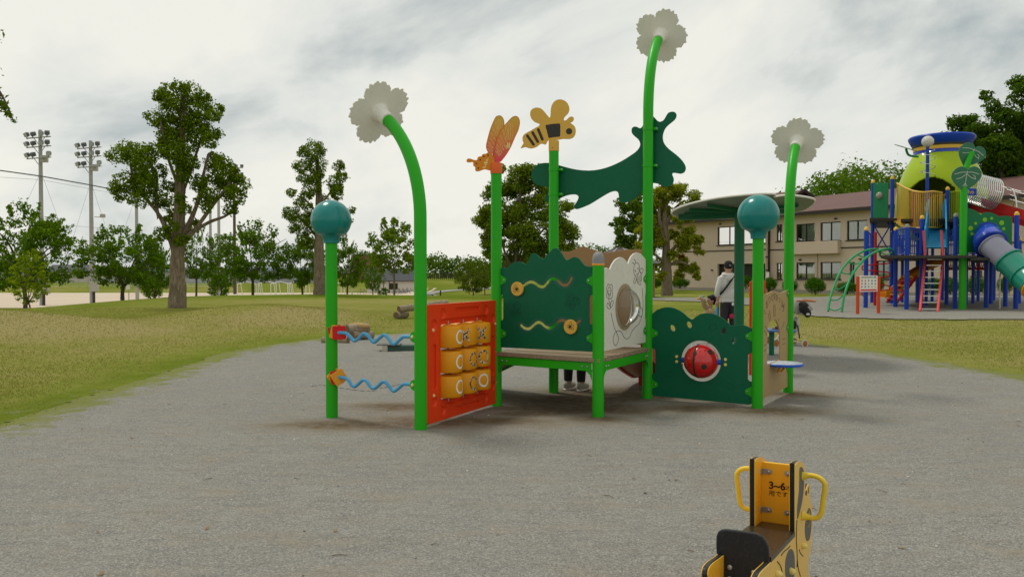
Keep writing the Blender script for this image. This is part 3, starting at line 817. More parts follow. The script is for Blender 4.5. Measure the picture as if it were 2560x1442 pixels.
draw = [[(495, 200), (505, 135), (535, 100), (565, 115), (582, 170), (572, 245), (545, 305), (515, 295), (497, 250), (495, 200)], [(528, 275), (545, 275), (556, 255)],
        [(500, 120), (495, 105), (480, 100), (478, 108)], [(523, 95), (515, 65), (498, 48)], [(582, 225), (605, 190), (630, 185), (638, 215), (620, 258), (598, 245), (590, 232)],
        [(520, 315), (500, 360), (497, 405), (515, 408), (532, 345)], [(585, 230), (605, 270), (612, 340), (600, 405), (580, 425), (555, 405), (538, 360), (532, 330)],
        [(535, 335), (570, 320), (602, 285)], [(540, 360), (575, 350), (608, 315)], [(550, 390), (585, 380), (608, 350)], [(598, 430), (606, 438)],
        [(100, 440), (115, 418), (132, 440), (150, 425), (172, 440), (170, 500), (175, 560), (172, 610), (150, 640), (125, 630), (100, 625), (85, 590), (95, 540), (85, 490), (100, 440)],
        [(105, 520), (115, 475), (135, 465), (150, 500), (150, 560), (135, 600), (115, 590), (106, 555), (105, 520)], [(112, 555), (125, 575), (142, 560)],
        [(115, 640), (130, 690), (145, 740), (148, 790)], [(145, 750), (150, 700), (175, 665), (188, 690), (175, 740), (145, 780)], [(140, 760), (110, 705), (93, 725), (95, 765), (120, 790), (140, 788)],
        [(155, 855), (175, 960), (205, 1075), (245, 1165), (265, 1235), (245, 1315), (220, 1342), (192, 1300), (190, 1215), (225, 1140), (275, 1120), (315, 1150), (345, 1210), (390, 1242), (430, 1215), (470, 1130), (520, 1065), (570, 1020), (605, 940), (628, 840), (635, 700), (630, 580), (622, 482)],
        [(595, 765), (570, 800), (575, 880), (600, 910), (625, 870), (622, 795), (595, 765)]]
m = MB()
for ln in draw:
    pts = pw.uvs(ln, Zw); cl_ = ln[0] == ln[-1]
    m.tube(catmull([pw.pt(a, b_, 0.0080) for a, b_ in (pts[:-1] if cl_ else pts)], 4, cl_), 0.0032, 5, True, 0, cl_)
for (x, y) in ((517, 225), (557, 188)):
    a, b_ = pw.uv(Zw(x, y)); m.ball(pw.pt(a, b_, 0.008), (0.007, 0.003, 0.014), 8, 6)
for (x, y) in ((117, 530), (137, 520)):
    a, b_ = pw.uv(Zw(x, y)); m.ball(pw.pt(a, b_, 0.008), (0.004, 0.003, 0.006), 8, 6)
m.build('line_drawing', BLACKL, wp)
for z in (zat(1612, 697, 'C'), zat(1612, 825, 'C')):
    ear(pw, PR - 0.006, z, 1, PS); ear(pw, LBC - PR + 0.006, z, -1, PS)

# --- brown back panel (far side of the deck)
pbk = plane_between('D', 'C', 0.010)
pts = [(1372, 640), (1400, 628), (1425, 629), (1445, 620), (1459, 615), (1475, 622), (1500, 629), (1520, 632), (1540, 628), (1570, 624), (1605, 623), (1622, 625)]
up = pbk.uvs(pts); lowz = DECK + 0.03
lo = [(up[-1][0], lowz), (up[-1][0] - 0.42, lowz), (up[-1][0] - 0.42, lowz + .02), (up[0][0], lowz)]
plate('back_panel', [up + [(up[-1][0], lowz), (up[0][0], lowz)]], pbk, 0.016, BROWNP, PS, 0.003)

# --- red noughts-and-crosses panel with turning drums
pr = plane_between('F1', 'A', 0.0); Z1 = zm(760, 460, 2.254)
o4 = [(690, 676), (1082, 656), (1086, 1240), (696, 1340)]
q4 = pr.uvs(o4, Z1); u0 = PR + 0.012; u1 = max(q4[1][0], q4[2][0]); zt = (q4[0][1] + q4[1][1]) / 2; zb = max((q4[2][1] + q4[3][1]) / 2, 0.05)
def rrect(a0, a1, b0, b1, r, k=5):
    o = []
    for (cx, cy, s) in ((a1 - r, b1 - r, 0), (a0 + r, b1 - r, 1), (a0 + r, b0 + r, 2), (a1 - r, b0 + r, 3)):
        for j in range(k + 1):
            t = pi / 2 * (s + j / k); o.append((cx + r * cos(t), cy + r * sin(t)))
    return o
iw = pr.uvs([(768, 790), (1012, 768), (1014, 1160), (770, 1205)], Z1)
a0, a1 = iw[0][0], iw[1][0]; b1 = (iw[0][1] + iw[1][1]) / 2; b0 = (iw[2][1] + iw[3][1]) / 2
W2, H2 = u1 - u0, zt - zb
slots = [rrect(u0 + W2 * .36, u0 + W2 * .70, zt - H2 * .082, zt - H2 * .045, .02), rrect(u0 + W2 * .36, u0 + W2 * .70, zb + H2 * .045, zb + H2 * .082, .02),
         rrect(u0 + W2 * .07, u0 + W2 * .115, zb + H2 * .28, zb + H2 * .66, .02), rrect(u1 - W2 * .115, u1 - W2 * .07, zb + H2 * .28, zb + H2 * .66, .02)]
dim = [(.20, .085), (.09, .175), (.80, .085), (.91, .175), (.20, .915), (.09, .825), (.80, .915), (.91, .825)]
dimp = [circle2((u0 + W2 * a, zb + H2 * (1 - b_)), 0.05, 20, 0.05) for a, b_ in dim]
rim = 0.05
front = plate('game_panel', [rrect(u0, u1, zb, zt, .03), rrect(a0 - rim, a1 + rim, b0 - rim, b1 + rim, .05)] + slots + dimp, pr, 0.028, REDP, PS, 0.006, 0.008)
front['label'] = 'red panel holding nine turning yellow drums with noughts and crosses'
plate('inner_frame', [rrect(u0 + .004, u1 - .004, zb + .004, zt - .004, .03), rrect(a0, a1, b0, b1, .03)], pr, 0.026, REDP, front, 0.004, -0.009)
for (a, b_) in dim:       # bowl of each dimple
    m = MB(); m.lathe(pr.pt(u0 + W2 * a, zb + H2 * (1 - b_), 0.019), [(0.001, -0.022), (0.02, -0.0205), (0.036, -0.015), (0.0495, -0.002)], 20, pr.n)
    m.f = m.f[:-1]; m.m = m.m[:-1]
    m.build('dimple', REDP, front, ang=80)
for (x, y) in ((716, 823), (1068, 787), (720, 1191), (1075, 1115)):
    a, b_ = pr.uv(Z1(x, y)); a = min(max(a, u0 + .03), u1 - .03)
    MB().lathe(pr.pt(a, b_, 0.020), [(0.017, 0), (0.017, 0.004), (0.012, 0.011), (0.001, 0.014)], 16, pr.n).build('bolt_cap', CREAM, front)
cw = (a1 - a0) / 3; rh = (b1 - b0) / 3
marks = [['Or', 'Xm-', 'Xm'], ['Or', 'Om+', 'Om'], ['Or', 'Om+', 'O']]
toward = (Vector((0, 0, 0)) - pr.pt((a0 + a1) / 2, 0.8)); toward.z = 0; toward.normalize()
for c in range(3):
    ux = a0 + cw * (c + .5)
    MB().tube([pr.pt(ux, b0 - .03), pr.pt(ux, b1 + .03)], 0.009, 10).build('drum_rod', STEEL, front)
    for r in range(3):
        zc = b1 - rh * (r + .5); R = cw * 0.50; hh = rh * 0.445
        dr = MB().lathe(pr.pt(ux, zc), [(0.012, -hh - .008), (R * .55, -hh - .004), (R * .94, -hh + .006), (R, -hh + .018), (R, hh - .018), (R * .94, hh - .006), (R * .55, hh + .004), (0.012, hh + .012)], 28).build('drum', DRUM, front)
        mk = marks[r][c]; cx = pr.pt(ux, zc)
        a_c = math.atan2(pr.n.y, pr.n.x)
        ang0 = a_c + {'O': 0.05, 'X': -0.10}[mk[0]] + (-0.10 if 'r' in mk else -0.20 if '+' in mk else -0.78 if '-' in mk else -0.58)
        def wrap(s, z, e): return cx + Vector((cos(ang0 + s / R) * (R + e), sin(ang0 + s / R) * (R + e), z))
        m = MB(); tk = 0.018; rad = hh * 0.56
        if mk[0] == 'O':
            K = 32; vs = []; fs = []
            for i in range(K):
                t = 2 * pi * i / K
                for q_, e_ in ((rad - tk / 2, .0008), (rad + tk / 2, .0008)): vs.append(wrap(cos(t) * q_ * .86, sin(t) * q_, e_))
            for i in range(K): j = (i + 1) % K; fs.append((2 * i, 2 * i + 1, 2 * j + 1, 2 * j))
            m.add(vs, fs)
        else:
            for s_ in (-1, 1):
                vs = []; fs = []; K = 10; e0 = 0.0008 if s_ > 0 else 0.0012
                for i in range(K + 1):
                    t = (i / K - .5) * 2 * rad
                    vs += [wrap(t * .7 - tk * .45, t * s_ + tk * .45 * s_, e0), wrap(t * .7 + tk * .45, t * s_ - tk * .45 * s_, e0)]
                for i in range(K): fs.append((2 * i, 2 * i + 1, 2 * i + 3, 2 * i + 2))
                m.add(vs, fs)
        m.build('nought' if mk[0] == 'O' else 'cross', SPEAKM if 'm' in mk else SOCKET, dr)

# --- ladybird panel
pq = plane_between('C', 'R1', -0.008); Z3 = zm(1600, 460, 2.4043)
LCR = (PB['R1'] - PB['C']).length
out = [(70, 786), (85, 770), (105, 755), (130, 745), (155, 740), (182, 740), (210, 746), (240, 760), (265, 777), (290, 800), (308, 812), (318, 812), (335, 798), (360, 782), (385, 776), (412, 775), (440, 779), (468, 789), (495, 804), (520, 823),
       (548, 851), (560, 854), (580, 849), (602, 845), (625, 847), (648, 855), (672, 868), (674, 1016), (656, 1019), (648, 1030), (648, 1170), (655, 1181), (674, 1188), (674, 1318), (655, 1325), (88, 1272), (72, 1262),
       (72, 1142), (88, 1137), (93, 1128), (93, 1000), (88, 990), (72, 986)]
ob = pq.uvs(out, Z3); ob = [(a, max(b_, 0.035)) for a, b_ in ob]
def leafhole(x, y, w, h, rot):
    c = pq.uv(Z3(x, y)); return [(c[0] + w * cos(t) * cos(rot) - h * sin(t) * sin(rot), c[1] + w * cos(t) * sin(rot) + h * sin(t) * cos(rot)) for t in [2 * pi * i / 16 for i in range(16)]]
cb = pq.uv(Z3(366, 1063)); rb_ = 0.222
lady = plate('ladybird_panel', [ob, circle2(cb, rb_, 48), leafhole(198, 865, .026, .038, .5), leafhole(297, 845, .026, .038, .5), leafhole(503, 882, .024, .038, -.3), leafhole(567, 940, .024, .038, -.4)], pq, 0.016, PANELG, PS, 0.003)
lady['label'] = 'dark green panel with scalloped top around a ladybird ball'
RB = 0.186; cball = pq.pt(cb[0] + 0.004, cb[1], 0.0)
BALLR = pmat('ball_red', (0.62, 0.008, 0.010), 0.12, 0.06, 3, 0.01, coat=0.5, dirt=0.05)
ball = MB().ball(cball, RB, 40, 28).build('ladybird_ball', BALLR, lady, ang=80)
def sph_patch(f, nu, nv, e=0.0012):
    vs = []; fs = []
    for i in range(nu + 1):
        for j in range(nv + 1): vs.append(cball + f(i / nu, j / nv).normalized() * (RB + e))
    for i in range(nu):
        for j in range(nv): fs.append((i * (nv + 1) + j, i * (nv + 1) + j + 1, (i + 1) * (nv + 1) + j + 1, (i + 1) * (nv + 1) + j))
    return vs, fs
U, V_, Nn = pq.u, pq.v, pq.n
def strip(s, t):
    a = 2 * pi * s; return Nn * cos(a) + V_ * sin(a) + U * (-0.13 + 0.13 * (t - .5) + 0.10 * abs(cos(a)) * 0)
m = MB(); m.add(*sph_patch(strip, 60, 3))
def spot(du, dv, dn, r):
    c = (U * du + V_ * dv + Nn * dn).normalized(); t1 = c.orthogonal().normalized(); t2 = c.cross(t1)
    return lambda s, t: c + (t1 * cos(2 * pi * s) + t2 * sin(2 * pi * s)) * r * (t + 0.001)
for sp in ((.45, -.22, .85, .17), (.70, .62, .45, .17), (-.80, -.28, .45, .17), (-.10, .52, .85, .12), (.35, .1, -.9, .17), (-.5, .4, -.7, .17)):
    m.add(*sph_patch(spot(*sp), 24, 3, 0.0022 if sp[3] > .15 else .003))
m.build('black_spots', CHAR, ball, ang=80)
AXB = pmat('axle_blue', (0.02, 0.07, 0.45), 0.35, 0.05)
for s in (-1, 1):
    MB().lathe(cball + U * s * (RB - 0.012), [(0.030, 0), (0.030, 0.042), (0.026, 0.048)], 18, U * s).build('axle', AXB, lady)
    for dz_ in (-.028, .028):
        MB().lathe(pq.pt(cb[0] + s * (rb_ + 0.05), cb[1] + dz_ + .005, 0.008), [(0.018, 0), (0.018, 0.004), (0.013, 0.012), (0.001, 0.016)], 14, Nn).build('bolt_cap', CREAM, lady)
m = MB()
for (x, y, rot) in ((175, 1140, .5), (547, 1217, -.4), (440, 860, .3)):
    c = pq.uv(Z3(x, y))
    m.tube(catmull([pq.pt(c[0] + .045 * cos(t) * cos(rot) - .028 * sin(t) * sin(rot), c[1] + .045 * cos(t) * sin(rot) + .028 * sin(t) * cos(rot), 0.0078) for t in [2 * pi * i / 10 for i in range(10)]], 2), 0.002, 5, True, 0, True)
m.build('engraved_leaf', PANELG2, lady)
for (px_, py_, key, uu, sd) in ((1636, 833, 'C', PR - .006, 1), (1636, 960, 'C', PR - .006, 1), (1872, 840, 'R1', LCR - PR + .006, -1), (1872, 978, 'R1', LCR - PR + .006, -1)):
    ear(pq, uu, pq.uv((px_, py_))[1], sd, PS)

# --- tan arch panel with a round shelf
pt_ = plane_between('R1', 'F3', 0.0); Zt = zm(1890, 710, 8.482); LRF = (PB['F3'] - PB['R1']).length
top = pt_.uvs([(150, 205), (200, 212), (260, 190), (320, 155), (380, 148), (430, 162), (490, 183), (540, 178), (600, 150), (650, 125)], Zt)
top[0] = (PR - .01, top[0][1]); top[-1] = (LRF - PR + .01, top[-1][1])
zbt = 0.10; zsh = 0.43
ac = pt_.uvs([(228, 1100), (240, 900), (285, 815), (330, 765), (375, 748), (420, 775), (465, 880), (490, 1000), (503, 1200)], Zt)
ar = [(ac[0][0], zsh + .02)] + smooth2(ac, 4, False) + [(ac[-1][0], zsh + .02)]
arch = plate('arch_panel', [smooth2(top, 4, False) + [(LRF - PR + .01, zbt), (PR - .01, zbt)], ar], pt_, 0.016, TANP, PS, 0.002)
arch['label'] = 'tan arched panel with engraved marks above the opening'
m = MB()
for ln in ([(365, 430), (355, 560), (362, 690)], [(385, 430), (388, 560), (384, 690)], [(245, 620), (270, 790)], [(268, 550), (298, 750)], [(160, 560), (185, 640)], [(485, 510), (500, 550)], [(540, 890), (520, 960)], [(575, 800), (555, 900)],
           [(170, 880), (235, 990)], [(158, 980), (220, 1095)], [(540, 1170), (610, 1150)], [(540, 1275), (610, 1250)], [(155, 1300), (200, 1275)], [(155, 1415), (200, 1390)], [(450, 740), (465, 775)]):
    m.tube([pt_.pt(a, b_, 0.0080) for a, b_ in pt_.uvs(ln, Zt)], 0.003, 5)
m.build('engraved_lines', pmat('groove_brown', (0.10, 0.06, 0.025), 0.7), arch)
GRV = MATS['groove_brown']
for ch, (x, y), rot in zip('おつけすのっひょう', ((220, 435), (268, 340), (335, 290), (378, 275), (425, 300), (480, 330), (535, 430), (575, 450), (560, 530)), (.9, .6, .25, 0, -.2, -.5, -.8, -.9, -1.0)):
    tm = text_mesh(ch, 0.10); a, b_ = pt_.uv(Zt(x, y))
    tm.transform(pt_.M(0.0085) @ Matrix.Translation((a, b_, 0)) @ Matrix.Rotation(rot * .6, 4, 'Z')); link('engraved_letter', tm, GRV, arch)
sh = pt_.uv((1934, 916)); cs = pt_.pt(sh[0] + 0.02, zsh, 0.0) + pt_.n * 0.10
N = NT('speckled_top'); P = N.pos()
SPK = N.done(N.principled(Base_Color=N.ramp(N.noise(P, 60, 4, 0.7), [(0.42, (0.18, 0.28, 0.48)), (0.5, (0.52, 0.55, 0.55)), (0.7, (0.62, 0.62, 0.58))]), Roughness=0.5))
BLUEP = pmat('blue_edge', (0.02, 0.11, 0.60), 0.35, 0.06)
shelf = MB().lathe(cs, [(0.205, -0.016), (0.215, -0.010), (0.215, 0.008), (0.208, 0.014)], 40).build('round_shelf', BLUEP, arch)
MB().lathe(cs, [(0.206, 0.0142), (0.204, 0.0155), (0.001, 0.0155)], 40).build('shelf_top', SPK, shelf)
MB().tube([cs + Vector((-.03, -.02, -0.016)), cs + Vector((-.05, .03, -0.09))], 0.012, 8).tube([cs + Vector((.03, .0, -0.016)), cs + Vector((-.0, .06, -0.09))], 0.012, 8).build('shelf_bolt', YELPL, shelf)
for z in (1.20, 0.80, 0.33):
    ear(pt_, LRF - PR + .006, z, -1, PS)

# --- wavy blue rails between the ball post and the flower post
pv = plane_between('P1', 'F1', 0.0); Z4 = zm(780, 720, 3.7957); LPF = (PB['F1'] - PB['P1']).length
def rail(pts, name, sq):
    uvp = pv.uvs(pts, Z4); uvp[-1] = (LPF - PR + .01, uvp[-1][1])
    uvp = [(PR - .01, uvp[0][1] - .0)] + uvp
    o = MB().tube(catmull([pv.pt(a, b_) for a, b_ in uvp], 5, False), 0.0165, 12).build('wavy_rail', LIGHTBLUE, PS)
    a, z = uvp[-1]
    plate('end_plate', [circle2((a - .012, z), .05, 24)], pv, .006, GREEN, o, .001, .018)
    MB().ball(pv.pt(a - .028, z, .022), .018, 12, 8).build('bolt_cap', CREAM, o)
    for i, (du, rot, tilt, mt) in enumerate(sq):
        nrm = (pv.u * cos(tilt) + pv.n * sin(tilt)).normalized(); uu = Vector((0, 0, 1)).cross(nrm).normalized()
        vv = nrm.cross(uu); pl = Plane(pv.pt(PR + du, uvp[0][1]), uu * cos(rot) + vv * sin(rot), vv * cos(rot) - uu * sin(rot))
        h = 0.066
        plate('spacer_plate', [rrect(-h, h, -h, h, .014)], pl, 0.016, mt, o, .004)
rail([(300, 425), (330, 432), (360, 460), (400, 500), (440, 480), (480, 440), (500, 433), (530, 450), (570, 502), (595, 512), (630, 482), (670, 450), (690, 446), (720, 470), (760, 522), (785, 528), (820, 500), (860, 465), (890, 460), (945, 462)],
     'upper', [(-.008, .2, .55, REDPL), (.016, -.25, .62, YELPL), (.042, .06, .95, REDPL)])
rail([(305, 850), (345, 872), (370, 910), (395, 932), (420, 925), (470, 880), (495, 872), (520, 885), (560, 937), (585, 950), (615, 937), (660, 895), (690, 888), (720, 915), (760, 967), (785, 974), (820, 950), (860, 915), (895, 910), (945, 915)],
     'lower', [(-.008, .7, .45, YELPL), (.014, .1, .5, REDPL), (.04, .55, .62, YELPL)])

# --- creature-shaped green board high between two posts
pd = plane_between('D', 'C', -0.085); Z6 = zm(1140, 220, 4.26667)
out = [(978, 800), (930, 802), (880, 815), (835, 850), (810, 900), (806, 945), (822, 995), (860, 1032), (910, 1048), (945, 1050), (975, 1062), (985, 1095), (970, 1140), (950, 1170), (950, 1200), (975, 1214), (1020, 1208), (1075, 1195), (1130, 1168),
       (1190, 1145), (1250, 1136), (1290, 1142), (1308, 1162), (1300, 1195), (1270, 1245), (1263, 1275), (1280, 1293), (1320, 1285), (1420, 1245), (1520, 1185), (1620, 1125), (1680, 1102), (1718, 1105), (1735, 1130), (1740, 1180), (1752, 1212),
       (1785, 1225), (1830, 1218), (1890, 1190), (1950, 1145), (1990, 1100), (2020, 1060), (2060, 1025), (2110, 1015), (2160, 1025), (2210, 1050), (2255, 1055), (2295, 1040), (2320, 1005), (2322, 965), (2308, 930), (2312, 908), (2345, 908), (2395, 916), (2435, 900), (2452, 860), (2440, 815),
       (2400, 760), (2340, 705), (2275, 655), (2225, 600), (2207, 545), (2210, 490), (2235, 430), (2280, 385), (2330, 345), (2352, 305), (2345, 268), (2310, 254), (2265, 268), (2240, 305), (2215, 345), (2180, 362), (2150, 352), (2125, 325), (2100, 302),
       (2060, 300), (2020, 345), (1990, 410), (1965, 432), (1935, 418), (1900, 414), (1876, 435), (1875, 475), (1900, 512), (1945, 550), (1966, 595), (1955, 640), (1915, 685), (1850, 730), (1760, 785), (1650, 835), (1540, 868), (1420, 882), (1290, 872), (1190, 850), (1100, 825), (1030, 805)]
cr = plate('creature_board', [smooth2(pd.uvs(out, Z6), 2)], pd, 0.018, PANELG, PS, 0.003, 0.0)
cr['label'] = 'long dark green creature silhouette board with horns'
m2 = MB()
for key, zs in (('D', (873, 1135)), ('C', (440, 830))):
    b = PB[key]
    for zy in zs:
        z = zat(Z6(0, zy)[0], Z6(0, zy)[1], key)
        MB().lathe((b.x, b.y, z - .016), [(PR + .001, 0), (PR + .004, .001), (PR + .004, .031), (PR + .001, .032)], 28).build('clamp_band', GREEN, cr)
        e = Vector((b.x, b.y, z)) + pd.u * (PR + .012)
        MB().box(e + pd.n * -.045 + pd.u * .012, (.03, .10, .03), Matrix((pd.u, pd.n, Vector((0, 0, 1)))).transposed(), 0, .003).build('clamp_bracket', GREEN, cr)
        MB().ball(e + pd.u * .028, .010, 10, 6).build('clamp_bolt', STEEL, cr)

# --- bee sign on its post
bb = PB['D']; pz_ = Plane((bb.x, bb.y, 0), (1, -0.12, 0))
out = [(690, 645), (712, 605), (720, 590), (710, 560), (712, 520), (735, 490), (790, 460), (850, 425), (892, 400), (880, 380), (840, 365), (805, 330), (790, 285), (800, 240), (835, 215), (880, 212), (920, 230), (960, 275), (990, 312), (1002, 315), (1008, 290), (1010, 240), (1020, 190),
       (1045, 150), (1085, 126), (1130, 126), (1175, 148), (1203, 190), (1210, 235), (1195, 275), (1165, 305), (1150, 330), (1155, 348), (1175, 345), (1200, 320), (1225, 307), (1250, 312), (1258, 335), (1245, 360), (1222, 372), (1235, 385), (1265, 410), (1278, 450), (1272, 500), (1245, 535),
       (1200, 546), (1140, 545), (1090, 555), (985, 562), (968, 590), (952, 606), (935, 600), (905, 597), (880, 615), (850, 635), (800, 647), (760, 638), (735, 632)]
bee = plate('bee_sign', [smooth2(pz_.uvs(out, Z6), 2)], pz_, 0.016, BEEY, PS, 0.003)
bee['label'] = 'yellow bee board with charcoal stripes on a post'
inl = [rrect(0, 1, 0, 1, .1)]
for lpz in ([(955, 405), (975, 395), (1040, 385), (1095, 382), (1112, 392), (1113, 450), (1112, 510), (1100, 522), (1040, 528), (1000, 535), (985, 525), (970, 460)],):
    plate('inlay', [smooth2(pz_.uvs(lpz, Z6), 2)], pz_, 0.002, CHAR, bee, .0006, .0088)
c = pz_.uv(Z6(1206, 465)); plate('inlay', [circle2(c, .0365, 24)], pz_, 0.002, CHAR, bee, .0006, .0088)
for (x0, y0, x1, y1) in ((762, 512, 828, 605), (818, 478, 872, 575), (878, 446, 922, 550)):
    plate('inlay', [fat2(pz_.uvs([(x0, y0), ((x0 + x1) / 2, (y0 + y1) / 2), (x1, y1)], Z6), .032)], pz_, 0.002, CHAR, bee, .0006, .0088)
MB().lathe((bb.x, bb.y, zD - .012), [(PR * 1.06, 0), (PR * 1.07, .004), (PR * 1.07, .118), (PR * 1.0, .122), (PR * .2, .124)], 28).build('collar', BEEY, bee)
MB().ball((bb.x - .02, bb.y - PR * 1.04, zD + .02), .005, 8, 5).build('collar_screw', CHAR, bee)

# --- butterfly sign on its post
ba = PB['A']; pf = Plane((ba.x, ba.y, 0), (1, -0.05, 0)); Zb = zm(1160, 280, 9.0125)
def grad_mat(name, zlo, zhi, stops):
    N = NT(name); s = N.n('ShaderNodeSeparateXYZ'); N.l(N.pos(), s.inputs[0])
    f = N.math('DIVIDE', N.math('SUBTRACT', s.outputs[2], zlo), zhi - zlo, True)
    f = N.math('ADD', f, N.math('MULTIPLY', N.math('SUBTRACT', N.noise(N.pos(), 9, 2), 0.5), 0.1))
    return N.done(N.principled(Base_Color=N.ramp(f, stops), Roughness=0.42))
zl = pf.uv(Zb(0, 1130))[1]; zh = pf.uv(Zb(0, 80))[1]
WINGM = grad_mat('wing_print', zl, zh, [(0.05, (0.72, 0.055, 0.065)), (0.38, (0.74, 0.16, 0.035)), (0.62, (0.68, 0.25, 0.012)), (0.95, (0.62, 0.38, 0.02))])
BODYM = pmat('butterfly_body', (0.72, 0.24, 0.012), 0.4, 0.15, 9)
TRIM = pmat('wing_edge', (0.62, 0.16, 0.06), 0.45)
PALE = pmat('pale_print', (0.80, 0.70, 0.28), 0.5)
wl = [(690, 1120), (660, 1000), (640, 940), (560, 920), (515, 850), (500, 760), (530, 620), (580, 430), (640, 270), (700, 140), (745, 95), (800, 84), (850, 105), (890, 170), (905, 260), (900, 330), (850, 400), (770, 540), (730, 700), (710, 900), (700, 1050)]
wr = [(685, 1130), (690, 950), (710, 740), (760, 560), (850, 390), (960, 260), (1070, 140), (1140, 102), (1200, 112), (1245, 170), (1255, 270), (1220, 420), (1150, 570), (1060, 780), (970, 940), (880, 1060), (810, 1130)]
bd = [(60, 1110), (75, 1070), (120, 1055), (180, 1070), (240, 1092), (300, 1085), (310, 1035), (350, 1010), (400, 1005), (410, 970), (450, 952), (500, 950), (530, 925), (570, 920), (630, 950), (665, 1010), (690, 1110), (690, 1330), (560, 1320), (470, 1300), (390, 1325), (330, 1345), (270, 1340), (255, 1295), (255, 1250), (215, 1220), (210, 1150), (190, 1135), (130, 1145), (75, 1140)]
bf = plate('butterfly_sign', [smooth2(pf.uvs(wr, Zb), 3)], pf, 0.012, WINGM, PS, 0.002, 0.004)
bf['label'] = 'orange and yellow butterfly board on a post'
plate('rear_wing', [smooth2(pf.uvs(wl, Zb), 3)], pf, 0.012, WINGM, bf, 0.002, -0.0095)
plate('body', [smooth2(pf.uvs(bd, Zb), 2)], pf, 0.012, BODYM, bf, 0.002, 0.0175)
m = MB()
for lp in (wr,):
    m.tube([pf.pt(a, b_, .0102) for a, b_ in smooth2(pf.uvs(lp, Zb), 3)], .0028, 5, True, 0, True)
m.tube([pf.pt(a, b_, -.0035) for a, b_ in smooth2(pf.uvs(wl, Zb), 3)], .0028, 5, True, 0, True)
m.build('wing_trim', TRIM, bf)
def oval(x0, y0, x1, y1, w):
    d = Vector((x1 - x0, y1 - y0)); n_ = Vector((-d.y, d.x)).normalized() * w
    a = Vector((x0, y0)); return [tuple(a + d * t + n_ * s) for t, s in ((0, 0), (.1, .7), (.5, 1), (.9, .5), (1, 0), (.9, -.5), (.5, -1), (.1, -.7))]
m = MB()
R_ = [(945, 300, 985, 640, 22), (1020, 250, 1025, 640, 26), (1085, 250, 1070, 630, 28), (875, 415, 955, 690, 14), (820, 530, 920, 790, 16), (780, 630, 890, 865, 16), (740, 735, 860, 930, 14), (725, 800, 830, 975, 12), (712, 880, 800, 1000, 10)]
for (a_, b_, c_, d_, w_) in R_:
    m.tube(catmull([pf.pt(p, q_, .0102) for p, q_ in pf.uvs(oval(a_, b_, c_, d_, w_), Zb)], 3), .0017, 5, True, 0, True)
for (a_, b_, c_, d_, w_) in ((720, 230, 770, 520, 18), (780, 170, 800, 480, 22), (840, 165, 850, 400, 20), (650, 360, 745, 560, 14), (610, 475, 715, 650, 14), (580, 585, 695, 750, 14), (545, 685, 675, 830, 13), (535, 750, 660, 890, 12), (530, 830, 640, 925, 10)):
    m.tube(catmull([pf.pt(p, q_, -.0033) for p, q_ in pf.uvs(oval(a_, b_, c_, d_, w_), Zb)], 3), .0017, 5, True, 0, True)
m.build('wing_veins', PALE, bf)
for (a_, b_, c_, d_, w_) in ((985, 690, 990, 830, 16), (1030, 690, 1020, 830, 16), (945, 750, 955, 845, 11)):
    plate('wing_mark', [smooth2(pf.uvs(oval(a_, b_, c_, d_, w_), Zb), 2)], pf, .0016, PALE, bf, .0004, .0108)
for (a_, b_, c_, d_, w_) in ((540, 1050, 550, 1080, 12), (500, 1080, 545, 1115, 18), (455, 1155, 540, 1150, 24), (475, 1215, 515, 1185, 14), (425, 1275, 500, 1240, 18)):
    plate('body_mark', [smooth2(pf.uvs(oval(a_, b_, c_, d_, w_), Zb), 2)], pf, .0016, PALE, bf, .0004, .0244)
for (x, y) in ((545, 985), (452, 1012), (370, 1085), (288, 1172), (328, 1272)):
    plate('body_spot', [circle2(pf.uv(Zb(x, y)), .0085, 14)], pf, .0016, CHAR, bf, .0004, .0244)
MB().lathe((ba.x, ba.y, zA - .012), [(PR * 1.10, 0), (PR * 1.11, .004), (PR * 1.11, .108), (PR * 1.03, .114), (PR * .2, .116)], 28).build('collar', ORANGE, bf)

# --- slide at the back, plank ramp on the left
REDS = pmat('slide_red', (0.52, 0.035, 0.03), 0.4, 0.08)
SLBED = pmat('slide_bed', (0.36, 0.15, 0.06), 0.45, 0.1)
dC = (C_ - D_).normalized(); aw = Vector((wBC.x, wBC.y, 0)).normalized()
s0 = D_.lerp(C_, 0.50); s1_ = D_.lerp(C_, 0.93); run = 1.35
prf = [(0.0, DECK - .06), (0.12, DECK - .06), (0.75, 0.26), (1.05, 0.155), (1.35, 0.135)]
m = MB(); vs = []; fs = []
for (d, z) in prf:
    for s in (s0, s1_):
        for dz_ in (0, -.03): vs.append(Vector((s.x, s.y, z + dz_)) + aw * d)
for i in range(len(prf) - 1):
    a = i * 4; b2 = a + 4
    fs += [(a, a + 2, b2 + 2, b2), (a + 1, b2 + 1, b2 + 3, a + 3), (a, b2, b2 + 1, a + 1), (a + 2, a + 3, b2 + 3, b2 + 2)]
m.add(vs, fs); sl = m.build('slide_bed', SLBED, PS)
for s, sg in ((s0, -1), (s1_, 1)):
    poly = [Vector((s.x, s.y, z - .05)) + aw * d for d, z in prf] + [Vector((s.x, s.y, z + .15)) + aw * d for d, z in prf[::-1]]
    MB().prism(poly, dC * sg * .001, dC * sg * .035).build('slide_side', REDS, sl)
ft = (s0 + s1_) / 2 + aw * .95
MB().box(ft + Vector((0, 0, .06)), (.28, .05, .16), Matrix((dC, aw, Vector((0, 0, 1)))).transposed(), 0, .005).build('slide_foot', REDS, sl)
rdir = -Vector((uAB.x, uAB.y, 0)); r0 = A_.lerp(D_, 0.14); r1_ = A_.lerp(D_, 0.86); rl = 1.15
ramp_o = bpy.data.objects.new('ramp', None); COL.objects.link(ramp_o); ramp_o.parent = PS
